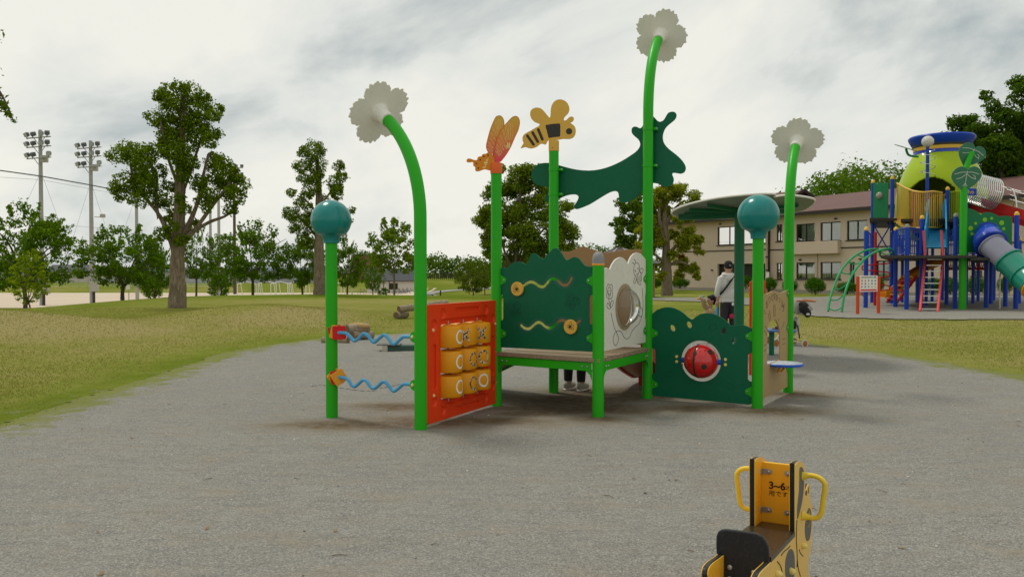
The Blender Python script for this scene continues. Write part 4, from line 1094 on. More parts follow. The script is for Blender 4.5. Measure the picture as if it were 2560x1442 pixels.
for i in range(8):
    ta, tb = i / 8 + .005, (i + 1) / 8 - .005
    f = lambda s, t: Vector((s.x, s.y, DECK * (1 - t) + .012 * t)) + rdir * (0.05 + rl * t)
    MB().prism([f(r0, ta), f(r1_, ta), f(r1_, tb), f(r0, tb)], (0, 0, -.03), (0, 0, 0)).build('plank', PLANKM, ramp_o)
for s, sg in ((r0, -1), (r1_, 1)):
    wd = (r1_ - r0).normalized() * sg
    poly = [Vector((s.x, s.y, DECK + .01)) + rdir * .05, Vector((s.x, s.y, .03)) + rdir * (rl + .08), Vector((s.x, s.y, -.02)) + rdir * (rl + .06), Vector((s.x, s.y, DECK - .08)) + rdir * .05]
    MB().prism(poly, wd * .002, wd * .045).build('ramp_side', GREEN, ramp_o)
MB().tube(catmull([Vector((r0.x, r0.y, .62)) + rdir * .10, Vector((r0.x, r0.y, 1.05)) + rdir * .12, Vector((r0.x, r0.y, 1.18)) + rdir * .04, Vector((r0.x, r0.y, 1.20)) + rdir * -.02], 5, False), .014, 8).build('hand_rail', GREEN, ramp_o)

# ------------------------------------------------------------------ spring rider in the foreground
RY = pmat('rider_yellow', (0.86, 0.47, 0.030), 0.30, 0.05, 6, 0.05, 200, dirt=0.08)
RFACE = pmat('rider_face_yellow', (0.82, 0.52, 0.11), 0.40, 0.05, 6, 0.06, 200, dirt=0.10)
RBLK = pmat('rider_black', (0.022, 0.022, 0.024), 0.38, 0.15, 8, 0.08, 150, dirt=0.22, dirtcol=(0.10, 0.09, 0.075))
RGREY = pmat('rider_inlay', (0.10, 0.10, 0.095), 0.5, 0.1)
RSEAT = pmat('rider_seat', (0.035, 0.026, 0.017), 0.30, 0.25, 9, 0.10, 120, dirt=0.18, dirtcol=(0.16, 0.10, 0.04))
RHAND = pmat('rider_handle', (0.80, 0.56, 0.045), 0.36, 0.06, 9, 0.03, dirt=0.12, dirtcol=(0.5, 0.4, 0.12))
RKNOB = pmat('rider_knob', (0.80, 0.64, 0.20), 0.42, 0.08, 20)
ZR = zm(1740, 1120, 4.479)
HD = radians(28); fwd = Vector((sin(HD), cos(HD), 0)); rgt = Vector((cos(HD), -sin(HD), 0))
e_r = at(*ZR(1108, 700), 3.16)                 # near edge of the right-hand side board
WID = 0.178
SR = thing('spring_rider', (e_r.x - rgt.x * WID / 2 + fwd.x * .1, e_r.y - rgt.y * WID / 2 + fwd.y * .1, 0), 'yellow and black spring rocking seat for small children, in the foreground', 'spring rider')
pRt = Plane((e_r.x, e_r.y, 0), fwd)            # outer face of right board; n points to the right of travel
prof = [(1108, 230), (1112, 190), (1128, 158), (1150, 146), (1172, 147), (1198, 165), (1216, 205), (1224, 260), (1225, 330), (1219, 420), (1228, 470), (1238, 440), (1250, 408), (1264, 396), (1276, 420), (1278, 470), (1275, 520), (1284, 575), (1297, 640), (1304, 720), (1302, 800), (1297, 950),
        (1287, 1100), (1268, 1200), (1257, 1320), (1262, 1420), (1300, 1500), (1310, 1560), (1240, 1640), (1060, 1690), (900, 1690), (740, 1640), (690, 1560), (690, 1470), (705, 1420), (740, 1368), (800, 1312), (845, 1262), (960, 1135), (1060, 1030), (1106, 985), (1108, 935)]
pu = pRt.uvs(prof, ZR); pu = smooth2(pu, 2)
TH = 0.018
for side, off in (('r', -TH / 2 - .002), ('l', -WID + TH / 2 + .002)):
    core = plate('side_board', [pu], pRt, TH, RBLK, SR, .003, off)
    ins = [(a, b_) for a, b_ in pu]
    fm = plate('board_face', [pu], pRt, .003, RFACE if side == 'r' else RY, core, .0012, off + TH / 2 + .0012)
    plate('board_face', [pu], pRt, .003, RY, core, .0012, off - TH / 2 - .0012)
    if side == 'r': FM = core
def inlay(pts, mat=RGREY, k=3):
    plate('inlay', [smooth2(pRt.uvs(pts, ZR), k)], pRt, .0014, mat, FM, .0003, .0012)
inlay([(1155, 240), (1170, 208), (1188, 215), (1204, 260), (1208, 330), (1204, 420), (1196, 520), (1175, 640), (1150, 740), (1130, 790), (1132, 640), (1150, 480), (1154, 340)])
inlay([(1225, 800), (1238, 720), (1262, 665), (1284, 700), (1290, 780), (1286, 900), (1268, 1010), (1240, 1035), (1222, 990), (1216, 890)])
inlay([(1235, 790), (1245, 720), (1266, 690), (1278, 730), (1280, 800), (1265, 870), (1246, 880), (1236, 845)], RFACE)
inlay([(995, 1330), (1000, 1240), (1030, 1150), (1062, 1125), (1090, 1160), (1102, 1260), (1100, 1390), (1080, 1470), (1030, 1490), (1000, 1430)])
inlay([(1222, 490), (1230, 470), (1240, 478), (1238, 520), (1225, 525)], RBLK)
m = MB()
for ln in ([(1150, 1130), (1165, 1170), (1195, 1205)], [(950, 1195), (985, 1150), (1030, 1115), (1050, 1090)], [(905, 1265), (940, 1310), (960, 1390), (955, 1460)], [(1130, 1250), (1140, 1340), (1165, 1430)], [(1125, 800), (1118, 1000), (1128, 1200), (1125, 1330)], [(1262, 430), (1255, 460), (1258, 500)]):
    m.tube(catmull([pRt.pt(a, b_, .0014) for a, b_ in pRt.uvs(ln, ZR)], 4, False), .0022, 5)
m.build('engraved_lines', RBLK, FM)
for (x, y) in ((1185, 1085), (895, 1400), (1045, 1370)):
    a, b_ = pRt.uv(ZR(x, y))
    MB().lathe(pRt.pt(a, b_, .001), [(.0125, 0), (.0135, .006), (.011, .016), (.006, .021), (.0008, .023)], 18, rgt).build('knob', RKNOB, FM)
# front board facing the rider
a_fb = pRt.uv(ZR(1205, 500))[0] * 0.62
cF = pRt.pt(a_fb, 0) - rgt * WID
pFb = Plane((cF.x, cF.y, 0), rgt)             # n points back towards the rider
zt_ = pFb.uv(ZR(735, 150))[1]; zb_ = pFb.uv(ZR(705, 780))[1]
fb = plate('front_board', [[(TH, zb_ - .02), (WID - TH, zb_ - .02), (WID - TH, zt_), (TH, zt_)]], pFb, .016, RY, SR, .003, -.008)
TXT = pmat('print_brown', (0.055, 0.022, 0.012), 0.6)
def txt(s, size, c, bold=0.0):
    tm = text_mesh(s, size, .0004)
    tm.transform(pFb.M(.0012) @ Matrix.Translation((c[0], c[1], 0))); link('lettering', tm, TXT, fb)
mid = WID * .53
z_a = pFb.uv(ZR(880, 420))[1]; z_b = pFb.uv(ZR(900, 510))[1]
def fat_txt(s, size, c, w):
    cu = bpy.data.curves.new('tmp', 'FONT'); cu.body = s; cu.size = size; cu.align_x = 'CENTER'; cu.align_y = 'CENTER'; cu.extrude = .0004; cu.offset = w; cu.resolution_u = 3
    tm = curve_mesh(cu); tm.transform(pFb.M(.0012) @ Matrix.Translation((c[0], c[1], 0))); link('lettering', tm, TXT, fb)
xa = pFb.uv(ZR(908, 420))[0]; xb = pFb.uv(ZR(1030, 445))[0]; xc = pFb.uv(ZR(922, 510))[0]
fat_txt('3~6', .043, (xa, z_a), .0012); fat_txt('才', .024, (xb + .002, z_a - .004), 0); fat_txt('用です', .0262, (xc, z_b), 0)
for (x, y, sd) in ((765, 255, 1), (750, 680, 1), (1050, 285, -1), (1035, 725, -1)):
    a, b_ = pFb.uv(ZR(x, y)); a = TH + .022 if sd > 0 else WID - TH - .022
    br = plate('corner_bracket', [rrect(a - .024, a + .024, b_ - .0115, b_ + .0115, .0112)], pFb, .003, STEEL, fb, .0008, .0018)
    MB().lathe(pFb.pt(a + sd * .010, b_, .003), [(.0075, 0), (.007, .003), (.003, .0055), (.0005, .006)], 12, pFb.n).build('bolt', STEEL, br)
    M_ = Matrix((rgt, fwd, Vector((0, 0, 1)))).transposed()
    MB().box(pFb.pt(TH + .0055 if sd > 0 else WID - TH - .0055, b_, .016), (.003, .030, .023), M_, 0, .001).build('bracket_flange', STEEL, br)
# seat board
zs = zb_ - .004; sb_ = pRt.uv(ZR(845, 1262))[0]
def rid(s, w, z): return Vector((e_r.x, e_r.y, 0)) + fwd * s - rgt * w + Vector((0, 0, z))
zn = pRt.uv(ZR(845, 1262))[1] + .016; zf_ = zs - .006          # the seat board falls slightly towards the back
zsl = lambda q: zf_ + (zn - zf_) * (a_fb - q) / (a_fb - sb_)
m = MB()
for (q0, q1, w0, w1) in ((a_fb - .01, .002, TH + .001, WID - TH - .001), (0.0, sb_ - .01, -.001, WID + .001)):
    top_ = [rid(q0, w0, zsl(q0)), rid(q0, w1, zsl(q0)), rid(q1, w1, zsl(q1)), rid(q1, w0, zsl(q1))]
    m.prism(top_, (0, 0, -.018), (0, 0, 0))
st_ = m.build('seat', RSEAT, SR)
# backrest, near the camera
cB = rid(sb_ - .012, WID, 0); pBk = Plane((cB.x, cB.y, 0), rgt)
bkp = [(238, 1165), (234, 1060), (236, 975), (255, 925), (290, 902), (340, 897), (450, 908), (600, 928), (690, 945), (750, 975), (792, 1025), (818, 1095), (826, 1180), (826, 1290), (785, 1300), (740, 1330), (700, 1400), (690, 1560), (300, 1560), (298, 1200)]
bk = plate('backrest', [pBk.uvs(bkp, ZR)], pBk, .018, RBLK, SR, .005, .006)
for (x, y) in ((390, 1312), (655, 1370), (387, 1440)):
    a, b_ = pBk.uv(ZR(x, y)); MB().lathe(pBk.pt(a, b_, .0145), [(.009, 0), (.0085, .004), (.004, .007), (.0005, .0075)], 12, pBk.n).build('bolt', STEEL, bk)
# handles
sh_ = pRt.uv(ZR(1185, 520))[0]
cH = rid(sh_, 0, 0); pH = Plane((cH.x, cH.y, 0), rgt)
hp = [(1195, 312), (1250, 305), (1320, 308), (1375, 325), (1420, 355), (1450, 400), (1452, 450), (1436, 560), (1418, 690), (1402, 745), (1370, 775), (1320, 782), (1250, 768), (1195, 755)]
hu = pH.uvs(hp, ZR); u00 = hu[0][0]; hu = [(a - u00, b_) for a, b_ in hu]
for sg, base in ((1, 0.0), (-1, -WID)):
    pts = catmull([pH.pt(base + sg * a, b_) for a, b_ in hu], 4, False)
    rr = [.0105] * len(pts)
    for i in range(6): rr[i] = .0205 - .0017 * i * 1.05; rr[-1 - i] = rr[i]
    MB().tube(pts, rr, 16).build('handle', RHAND, SR)
# foot bar, spring and ground plate
zf = pRt.uv(ZR(1250, 1400))[1]
MB().tube([rid(.10, -.16, zf), rid(.10, WID + .16, zf)], .014, 14).build('foot_bar', RHAND, SR)
c0 = rid(.06, WID / 2, 0)
zbot = min(b_ for a, b_ in pu) + .02
m = MB(); m.tube([c0 + Vector((.075 * cos(t), .075 * sin(t), .03 + (zbot - .05) * t / (2 * pi * 5))) for t in [2 * pi * 5 * i / 100 for i in range(101)]], .011, 8)
m.build('spring', pmat('spring_grey', (.12, .12, .12), .4, metallic=.6), SR)
MB().box(c0 + Vector((0, 0, zbot + .0)), (.15, .15, .02), None, 0, .003).build('mount_plate', STEEL, SR)
MB().lathe(c0, [(.14, -.02), (.14, .024), (.13, .03)], 24).build('ground_plate', STEEL, SR)

# ------------------------------------------------------------------ climbing tower with tube slide, right background
TBLUE = pmat('tower_blue', (0.008, 0.055, 0.42), 0.35, 0.10, 3, 0.02, dirt=0.06)
TYEL = pmat('tower_yellow', (0.74, 0.46, 0.07), 0.4, 0.08)
TRED = pmat('tower_red', (0.50, 0.018, 0.012), 0.4, 0.1)
TPINK = pmat('tower_coral', (0.70, 0.075, 0.065), 0.4, 0.1)
TGREEN = pmat('tower_panel_green', (0.004, 0.17, 0.06), 0.42, 0.1)
TCYAN = pmat('tower_cyan', (0.02, 0.28, 0.50), 0.4, 0.08)
TORANGE = pmat('tower_orange', (0.80, 0.33, 0.02), 0.4, 0.08)
TDARK = pmat('tower_deck', (0.05, 0.045, 0.04), 0.7, 0.15)
LIME = pmat('gourd_lime', (0.36, 0.50, 0.012), 0.38, 0.10, 1.2, 0.03, dirt=0.06)
LEAFG = pmat('leaf_sign_green', (0.055, 0.20, 0.13), 0.45, 0.08)
CHROME = pmat('bright_steel', (0.62, 0.62, 0.60), 0.25, 0.05, metallic=0.9)
TUBEB = pmat('tube_blue', (0.012, 0.055, 0.50), 0.22, 0.06, coat=.3)
TUBEG = pmat('tube_green', (0.006, 0.25, 0.17), 0.22, 0.06, coat=.3)
ARCHG = pmat('arch_green', (0.015, 0.30, 0.10), 0.36, 0.08)
BROWNR = pmat('tower_brown', (0.36, 0.14, 0.05), 0.5, 0.1)
T5 = zm(2020, 180, 2.2537); T7 = zm(2040, 560, 4.9231); T6 = zm(2200, 320, 4.8056)
base = gp(2330, 772)
TW = thing('climbing_tower', (base.x, base.y, 0), 'tall blue-posted climbing tower with lime green gourd house, slides and ladders', 'climbing tower')
def tpost(px, by, ty, r=.085, cap=True, mat=TBLUE, capm=None):
    b = gp(px, by); z = at(px, ty, b.y).z
    o = MB().tube([(b.x, b.y, -.1), (b.x, b.y, z)], r, 14).build('post', mat, TW)
    if cap: MB().lathe((b.x, b.y, z - .02), [(r * 1.08, 0), (r * 1.08, .05), (r * .85, .11), (r * .4, .145), (.001, .15)], 14).build('post_cap', capm or TYEL, o)
    return b
posts = {}
for k, a in dict(a=(2164, 771, 575), b=(2180, 758, 457), c=(2228, 760, 447), d=(2238, 769, 575), e=(2266, 775, 568), f=(2293, 758, 488), h=(2366, 763, 474), i=(2387, 773, 541), l=(2465, 771, 540), m=(2477, 761, 560),
                 n=(2484, 752, 560), o=(2513, 768, 640), p=(2539, 774, 537), q=(2547, 760, 600), r=(2355, 752, 560), s=(2303, 770, 546), t=(2414, 764, 480)).items():
    posts[k] = tpost(*a, capm=(GREYCAP if k in 'ei' else TYEL))
g1 = tpost(2315, 764, 366, .07, False)
zt1 = at(2315, 366, g1.y).z
MB().ball((g1.x, g1.y, zt1 + .20), .245, 24, 16).build('white_ball', pmat('ball_white', (.60, .58, .52), .5, .08), TW)
sp_ = [Vector((g1.x + .30 * cos(t), g1.y + .30 * sin(t), zt1 - .15 - 1.15 * t / (2 * pi * 3))) for t in [2 * pi * 3 * i / 60 for i in range(61)]]
MB().tube(sp_, .016, 6).build('spiral_wire', CHROME, TW)
# decks
def slab(name, pts, z, t, mat, par=TW):
    return MB().prism([Vector((p.x, p.y, 0)) for p in pts], (0, 0, z - t), (0, 0, z)).build(name, mat, par)
zlow = at(2266, 643, posts['e'].y).z; zup = at(2228, 548, posts['c'].y).z
slab('deck', [gp(2200, 777), gp(2440, 777), gp(2480, 755), gp(2225, 755)], zlow + .06, .10, TDARK)
slab('deck', [gp(2425, 777), gp(2560, 777), gp(2560, 752), gp(2430, 754)], zlow - .02, .10, TDARK)
slab('deck', [gp(2172, 762), gp(2240, 762), gp(2236, 750), gp(2176, 750)], zup, .12, TDARK)
slab('deck', [gp(2250, 766), gp(2420, 766), gp(2470, 742), gp(2262, 742)], zup - .15, .12, TDARK)
# railings: one part for each side
def railing(p, q, z0, z1, n=8, mat=TBLUE, r=.018):
    m = MB(); p = Vector((p.x, p.y, 0)); q = Vector((q.x, q.y, 0))
    for z in (z0, z1): m.tube([p + Vector((0, 0, z)), q + Vector((0, 0, z))], r * 1.3, 6)
    for i in range(1, n):
        s = p.lerp(q, i / n); m.tube([s + Vector((0, 0, z0)), s + Vector((0, 0, z1))], r, 6)
    m.build('railing', mat, TW)
railing(posts['d'], posts['e'], zlow + .15, zlow + 1.15, 7); railing(posts['e'], posts['s'], zlow + .15, zlow + 1.15, 6); railing(posts['i'], g1, zlow + .2, zlow + 1.2, 3) if False else None
railing(posts['i'], gp(2440, 772), zlow + .15, zlow + 1.2, 7); railing(posts['c'], posts['f'], zup + .1, zup + 1.2, 8) if False else None
railing(posts['a'], posts['b'], zlow + .2, zlow + 1.1, 5); railing(posts['h'], posts['t'], zup - .1, zup + 1.1, 9, LIME)
railing(posts['f'], posts['h'], zup - .1, zup + 1.0, 9, TYEL)
railing(posts['d'], posts['c'], zlow + .15, zlow + 1.1, 6); railing(posts['c'], posts['f'], zlow + .15, zlow + 1.1, 7); railing(posts['t'], posts['m'], zup - .1, zup + 1.0, 8); railing(posts['b'], posts['c'], zup + .1, zup + 1.1, 6) if False else None
railing(posts['s'], g1, zlow + .15, zlow + 1.15, 4); railing(posts['h'], posts['i'], zlow + .15, zlow + 1.15, 5); railing(posts['p'], posts['q'], zlow + .1, zlow + 1.0, 5)
for a_ in ((2255, 757, 600), (2330, 755, 600), (2400, 757, 560), (2432, 760, 500), (2445, 754, 560)): tpost(*a_, r=.07)
# cross-braced side under the upper deck
m = MB()
b_, c_ = posts['b'], posts['c']; zz0, zz1 = zlow + .2, zup - .15
for (s, t) in (((b_, zz0), (c_, zz1)), ((b_, zz1), (c_, zz0))):
    m.tube([Vector((s[0].x, s[0].y, s[1])), Vector((t[0].x, t[0].y, t[1]))], .03, 8)
m.tube(catmull([Vector((b_.x, b_.y, zz1 - .35)), Vector((b_.x, b_.y, zz1)).lerp(Vector((c_.x, c_.y, zz1)), .3) + Vector((0, 0, .12)), Vector((b_.x, b_.y, zz1)).lerp(Vector((c_.x, c_.y, zz1)), .7) + Vector((0, 0, .12)), Vector((c_.x, c_.y, zz1 - .35))], 5, False), .03, 8)
m.build('cross_brace', TBLUE, TW)
m = MB(); d_, s_ = posts['d'], posts['s']
for k in (0, 1): m.tube([Vector((d_.x, d_.y + .4, zlow + (.2 if k else 1.1))), Vector((s_.x, s_.y + 1.2, zlow + (1.1 if k else .2)))], .03, 8)
m.build('cross_brace', TBLUE, TW)
# green panel upper left with bubble
pg_ = Plane((posts['b'].x, posts['b'].y, 0), posts['c'] - posts['b'])
tp = pg_.uvs([(365, 630), (380, 622), (395, 630), (410, 622), (425, 630), (440, 622), (457, 630)], T5); lwz = zup + .05
lp = smooth2(tp, 3, False); cbb = pg_.uv(T5(409, 697))
gpn = plate('bubble_panel', [lp + [(lp[-1][0], lwz), (lp[0][0], lwz)]], pg_, .03, TGREEN, TW, .006, .05)
MB().lathe(pg_.pt(*cbb, .06), [(.17, 0), (.16, .06), (.11, .11), (.001, .13)], 24, pg_.n).build('bubble', pmat('bubble_grey', (.28, .25, .2), .15, .2, coat=.6), gpn)
# yellow curved stair cage
def T(p, Y): return at(*T6(*p), Y)
Yc = posts['f'].y
railtop = catmull([T((205, 665), 36.5), T((270, 700), 35.5), T((330, 730), 34.5), T((420, 760), 33.5), T((530, 772), 33.0), T((640, 762), 33.2), T((745, 778), 34)], 5, False)
railbot = catmull([T((205, 1095), 36.5), T((260, 1140), 35.5), T((330, 1175), 34.5), T((410, 1200), 33.5), T((530, 1195), 33.0), T((640, 1195), 33.2), T((745, 1200), 34)], 5, False)
m = MB().tube(railtop, .035, 8).tube(railbot, .03, 8)
for i in range(0, len(railtop)): m.tube([railtop[i], railbot[i]], .016, 5)
m.build('stair_cage', TYEL, TW)
rt2 = catmull([T((270, 660), 38), T((330, 610), 38), T((390, 565), 38), T((450, 600), 38.5), T((530, 540), 39)], 4, False)
m = MB().tube(rt2, .035, 8)
for i, p_ in enumerate(rt2): m.tube([p_, p_ - Vector((0, 0, 1.6))], .016, 5)
m.build('stair_cage', TYEL, TW)
for i in range(7):
    t = i / 6; c0_ = T((230 + 170 * t, 1090 + 110 * t), 36.2 - 2.7 * t)
    MB().box(c0_, (.9, .35, .06), Matrix.Rotation(.5, 3, 'Z'), 0, .01).build('stair_tread', TYEL, TW)
MB().box(T((433, 1010), 33.6), (.30, .12, 1.75), None, 0, .02).build('brown_board', BROWNR, TW)
# gourd-shaped play house
Yg = 36.5; cg = at(2352, 500, Yg); z0g = at(2352, 602, Yg).z; sc_g = Yg / FPX
prof = [(1.05, 0.0), (1.45, .18), (1.72, .6), (1.86, 1.2), (1.88, 1.8), (1.80, 2.4), (1.58, 3.1), (1.28, 3.7), (1.10, 3.98)]
pr2 = [(p.x, p.y) for p in catmull([(a, b_, 0) for a, b_ in prof], 14, False)]
nn = 168; m = MB(); vs = []; fs = []
for (r_, z_) in pr2:
    for k in range(nn):
        a = 2 * pi * k / nn; vs.append(Vector((cg.x + r_ * cos(a), cg.y + r_ * sin(a), z0g + z_)))
for i in range(len(pr2) - 1):
    for k in range(nn):
        a = (2 * pi * (k + .5) / nn) % (2 * pi); zc = (pr2[i][1] + pr2[i + 1][1]) / 2
        da = (a - radians(228) + pi) % (2 * pi) - pi
        if abs(da) < .55 and zc < 2.75 - .9 * (da / .55) ** 2 * 0.6: continue        # doorway towards the stairs
        k2 = (k + 1) % nn; fs.append((i * nn + k, i * nn + k2, (i + 1) * nn + k2, (i + 1) * nn + k))
m.add(vs, fs)
gd = m.build('gourd_house', LIME, TW, ang=60)
gd['label'] = 'plain lime green gourd-shaped play house'
md = gd.modifiers.new('wall', 'SOLIDIFY'); md.thickness = .06; md.offset = -1
zt_g = z0g + 3.90
MB().lathe((cg.x, cg.y, zt_g), [(1.10, 0), (1.16, .02), (1.17, .12), (1.14, .15), (1.15, .16)], 48).build('roof_band', TUBEB, gd)
MB().lathe((cg.x, cg.y, zt_g + .16), [(1.14, 0), (1.16, .01), (1.18, .16), (1.15, .18)], 48).build('yellow_band', TYEL, gd)
MB().lathe((cg.x, cg.y, zt_g + .34), [(1.13, 0), (1.18, .005), (1.19, .07), (1.22, .085), (1.37, .36), (1.38, .44), (1.33, .50), (.02, .56)], 48).build('roof_cap', TBLUE, gd)
MB().lathe((cg.x, cg.y, zt_g + .34), [(1.18, 0), (1.205, .002), (1.215, .09), (1.19, .095)], 48).build('black_band', CHAR, gd)
# leaf signs
def leafsign(c, u, v, size, par, thick=.03):
    pl = Plane(c, u, v); lp = []
    half = [(.0, .40), (.14, .52), (.36, .58), (.62, .48), (.82, .22), (.84, -.08), (.68, -.38), (.40, -.66), (.14, -.86)]
    lp = [(a * size, b_ * size) for a, b_ in smooth2(half + [(0, -.95)] + [(-a, b_) for a, b_ in half[:0:-1]], 3)]
    o = plate('leaf_sign', [lp], pl, thick, LEAFG, par, .006)
    m = MB(); e = thick / 2 + .001
    for ln in ([(0, .30), (0, -.1), (.0, -.62)], [(0, .22), (.32, .22), (.70, .10)], [(0, .22), (-.32, .22), (-.70, .10)], [(.02, .12), (.28, -.10), (.55, -.18)], [(-.02, .12), (-.28, -.10), (-.55, -.18)], [(0, -.45), (-.12, -.62)], [(0, -.45), (.12, -.62)], [(.35, .05), (.48, -.02), (.52, -.2)]):
        m.tube(catmull([pl.pt(a * size, b_ * size, e) for a, b_ in ln], 4, False), .014 * size / .9, 5)
    m.build('leaf_veins', SOCKET, o)
    return o
gs = gp(2406, 775); gz = lambda y: at(2406, y, gs.y).z
stem = catmull([(gs.x, gs.y, -.1), (gs.x, gs.y, 2), (gs.x, gs.y, gz(470)), (gs.x + .05, gs.y + .02, gz(440)), (gs.x + .18, gs.y + .05, gz(405)), (gs.x + .36, gs.y + .1, gz(380))], 5, False)
so = MB().tube(stem, [.13] * 12 + [.10] * (len(stem) - 12), 16).build('leaf_stem', GREEN, TW)
leafsign(at(2416, 440, gs.y - .2), (1, -.15, -.02), (.02, -.25, 1), .62, so); leafsign(at(2430, 383, gs.y + .1), (.92, -.1, -.38), (.36, -.3, .88), .58, so)
lf = at(2265, 372, Yg - 1.5)
MB().tube(catmull([at(2295, 392, Yg - 1.2), at(2272, 388, Yg - 1.4), lf], 5, False), .05, 8).build('leaf_stalk', ARCHG, TW)
leafsign(lf + Vector((0, 0, .03)), (.96, .1, -.26), (.1, .95, .25), .62, TW)
# big green scalloped board with tube slide
pS = Plane((posts['p'].x, posts['p'].y - .1, 0), (1, -.02, 0))
tp = pS.uvs([(882, 775), (905, 770), (935, 778), (960, 792), (972, 805), (985, 796), (1010, 790), (1040, 795), (1065, 808), (1078, 816), (1095, 810), (1120, 812), (1150, 815)], T5)
lz = at(2440, 632, posts['p'].y).z
lp = smooth2(tp, 3, False); cT = pS.uv(T5(1010, 935))
sb = plate('slide_board', [lp + [(lp[-1][0], lz), (lp[0][0], lz)], circle2(cT, .50, 32)], pS, .03, TGREEN, TW, .006)
DOT = pmat('lime_dot', (.22, .52, .02), .45)
for (x, y, r_) in ((995, 832, .10), (943, 853, .065), (1033, 825, .065), (1090, 850, .11), (1101, 883, .07), (915, 881, .105), (923, 912, .07)):
    plate('dot', [circle2(pS.uv(T5(x, y)), r_ * .85, 20)], pS, .004, DOT, sb, .001, .0175)
# tube slide sections
Ys = posts['p'].y - .1
c0_ = pS.pt(*cT); path = catmull([c0_ + Vector((0, .3, .05)), c0_, at(2478, 612, Ys - .5), at(2520, 650, Ys - 1.1), at(2560, 688, Ys - 1.7), at(2590, 715, Ys - 2.3), at(2620, 742, Ys - 2.8)], 6, False)
def seg(i0, i1, mat, name, r=.47, rings=True):
    P_ = path[i0:i1 + 1]; rr = [r] * len(P_)
    o = MB().tube(P_, rr, 28, False).build(name, mat, TW, ang=60)
    md = o.modifiers.new('wall', 'SOLIDIFY'); md.thickness = .02
    for e_, f_ in ((P_[0], P_[1]), (P_[-1], P_[-2])):
        ax = (f_ - e_).normalized(); MB().lathe(e_, [(r - .005, 0), (r + .045, .002), (r + .045, .05), (r, .055)], 28, ax).build('tube_flange', mat, o)
SL = len(path) - 1
N = NT('tube_clear'); tr = N.n('ShaderNodeBsdfTransparent'); tr.inputs[0].default_value = (.75, .74, .8, 1)
pp = N.principled(Base_Color=(.46, .46, .58), Roughness=.25); mx = N.n('ShaderNodeMixShader'); mx.inputs[0].default_value = .6
N.l(tr.outputs[0], mx.inputs[1]); N.l(pp.outputs[0], mx.inputs[2]); TCLEAR = N.done(mx)
seg(4, 12, TUBEB, 'tube_slide_section', .55); seg(12, 18, TCLEAR, 'clear_tube_section', .455); seg(18, 24, TUBEG, 'tube_slide_section', .49); seg(24, 30, TUBEG, 'tube_slide_section', .49); seg(30, 36, TORANGE, 'tube_slide_section', .49)
# cyan stepped chute and coral ladder
chl = [T((555, 1440), 31.5), T((600, 1205), 34.0)]; chr_ = [T((810, 1440), 31.5), T((800, 1205), 34.0)]
def V4(a, t): return a[0].lerp(a[1], t)
for i in range(7):
    t0, t1 = i / 7, (i + .96) / 7
    m = MB(); a, b_, c_, d_ = V4(chl, t0), V4(chr_, t0), V4(chr_, t1), V4(chl, t1)
    m.prism([a, b_, c_, d_], (0, .03, -.03), (0, -.02 , .02)); m.build('step_board', TCYAN, TW)
for s in (chl, chr_):
    a, b_ = s; m = MB(); m.prism([a + Vector((0, 0, -.2)), b_ + Vector((0, 0, -.2)), b_ + Vector((0, .4, .9)), b_ + Vector((0, .1, 1.25)), a + Vector((0, .1, .75))], (-.03, 0, 0), (.03, 0, 0)); m.build('chute_side', TCYAN, TW)
lt, lb = (at(2313, 640, 31), at(2358, 640, 31)), (at(2300, 778, 28.6), at(2344, 780, 28.5))
for i in (0, 1):
    top_ = lt[i] + Vector((0, .15, 1.0)); MB().tube([lb[i], lt[i], top_], .045, 10).build('ladder_rail', TPINK, TW)
for i in range(9):
    t = (i + .4) / 9; MB().box(lb[0].lerp(lt[0], t).lerp(lb[1].lerp(lt[1], t), .5), ((lb[1] - lb[0]).length, .12, .035), None, 0, .005).build('ladder_rung', CHROME, TW)
# green arched ladder on the left
for k, (pts) in enumerate(([(150, 1070), (165, 960), (210, 800), (300, 590), (420, 440), (560, 345), (680, 312), (770, 318), (790, 390)], [(318, 1080), (345, 900), (400, 720), (480, 570), (600, 430), (730, 345), (870, 305), (940, 320), (960, 380)])):
    Y0 = 28.5 if k == 0 else 28.3
    cv_ = catmull([at(*T7(*p), Y0 + (31.5 - Y0) * (i / 8) ** 1.3) for i, p in enumerate(pts)], 5, False)
    MB().tube(cv_, .042, 10).build('arch_rail', ARCHG, TW)
    if k == 0: L0 = cv_
    else: L1 = cv_
for i in range(9):
    j = 2 + int(i * (len(L0) - 6) / 8); p_, q_ = L0[j], L1[j]; mid_ = (p_ + q_) / 2 - Vector((0, 0, .10))
    MB().tube(catmull([p_, mid_, q_], 6, False), .022, 8).build('arch_rung', ARCHG, TW)
# red snake pole
sx = gp(2187, 765)
m = MB().tube([(sx.x, sx.y, 0), (sx.x, sx.y, at(2187, 580, sx.y).z)], .06, 10); m.build('snake_pole', TRED, TW)
pts = []; W_ = .5
ztop = at(2187, 645, sx.y).z
for i in range(6):
    z = .35 + i * (ztop - .35) / 6; s = 1 if i % 2 else -1; dz_ = (ztop - .35) / 6
    pts += [Vector((sx.x + s * W_, sx.y - .08, z + dz_ * .2)), Vector((sx.x + s * W_ * 1.15, sx.y - .08, z + dz_ * .5)), Vector((sx.x + s * W_, sx.y - .08, z + dz_ * .85))]
MB().tube(catmull(pts, 5, False), .026, 8).build('snake_rail', TRED, TW)
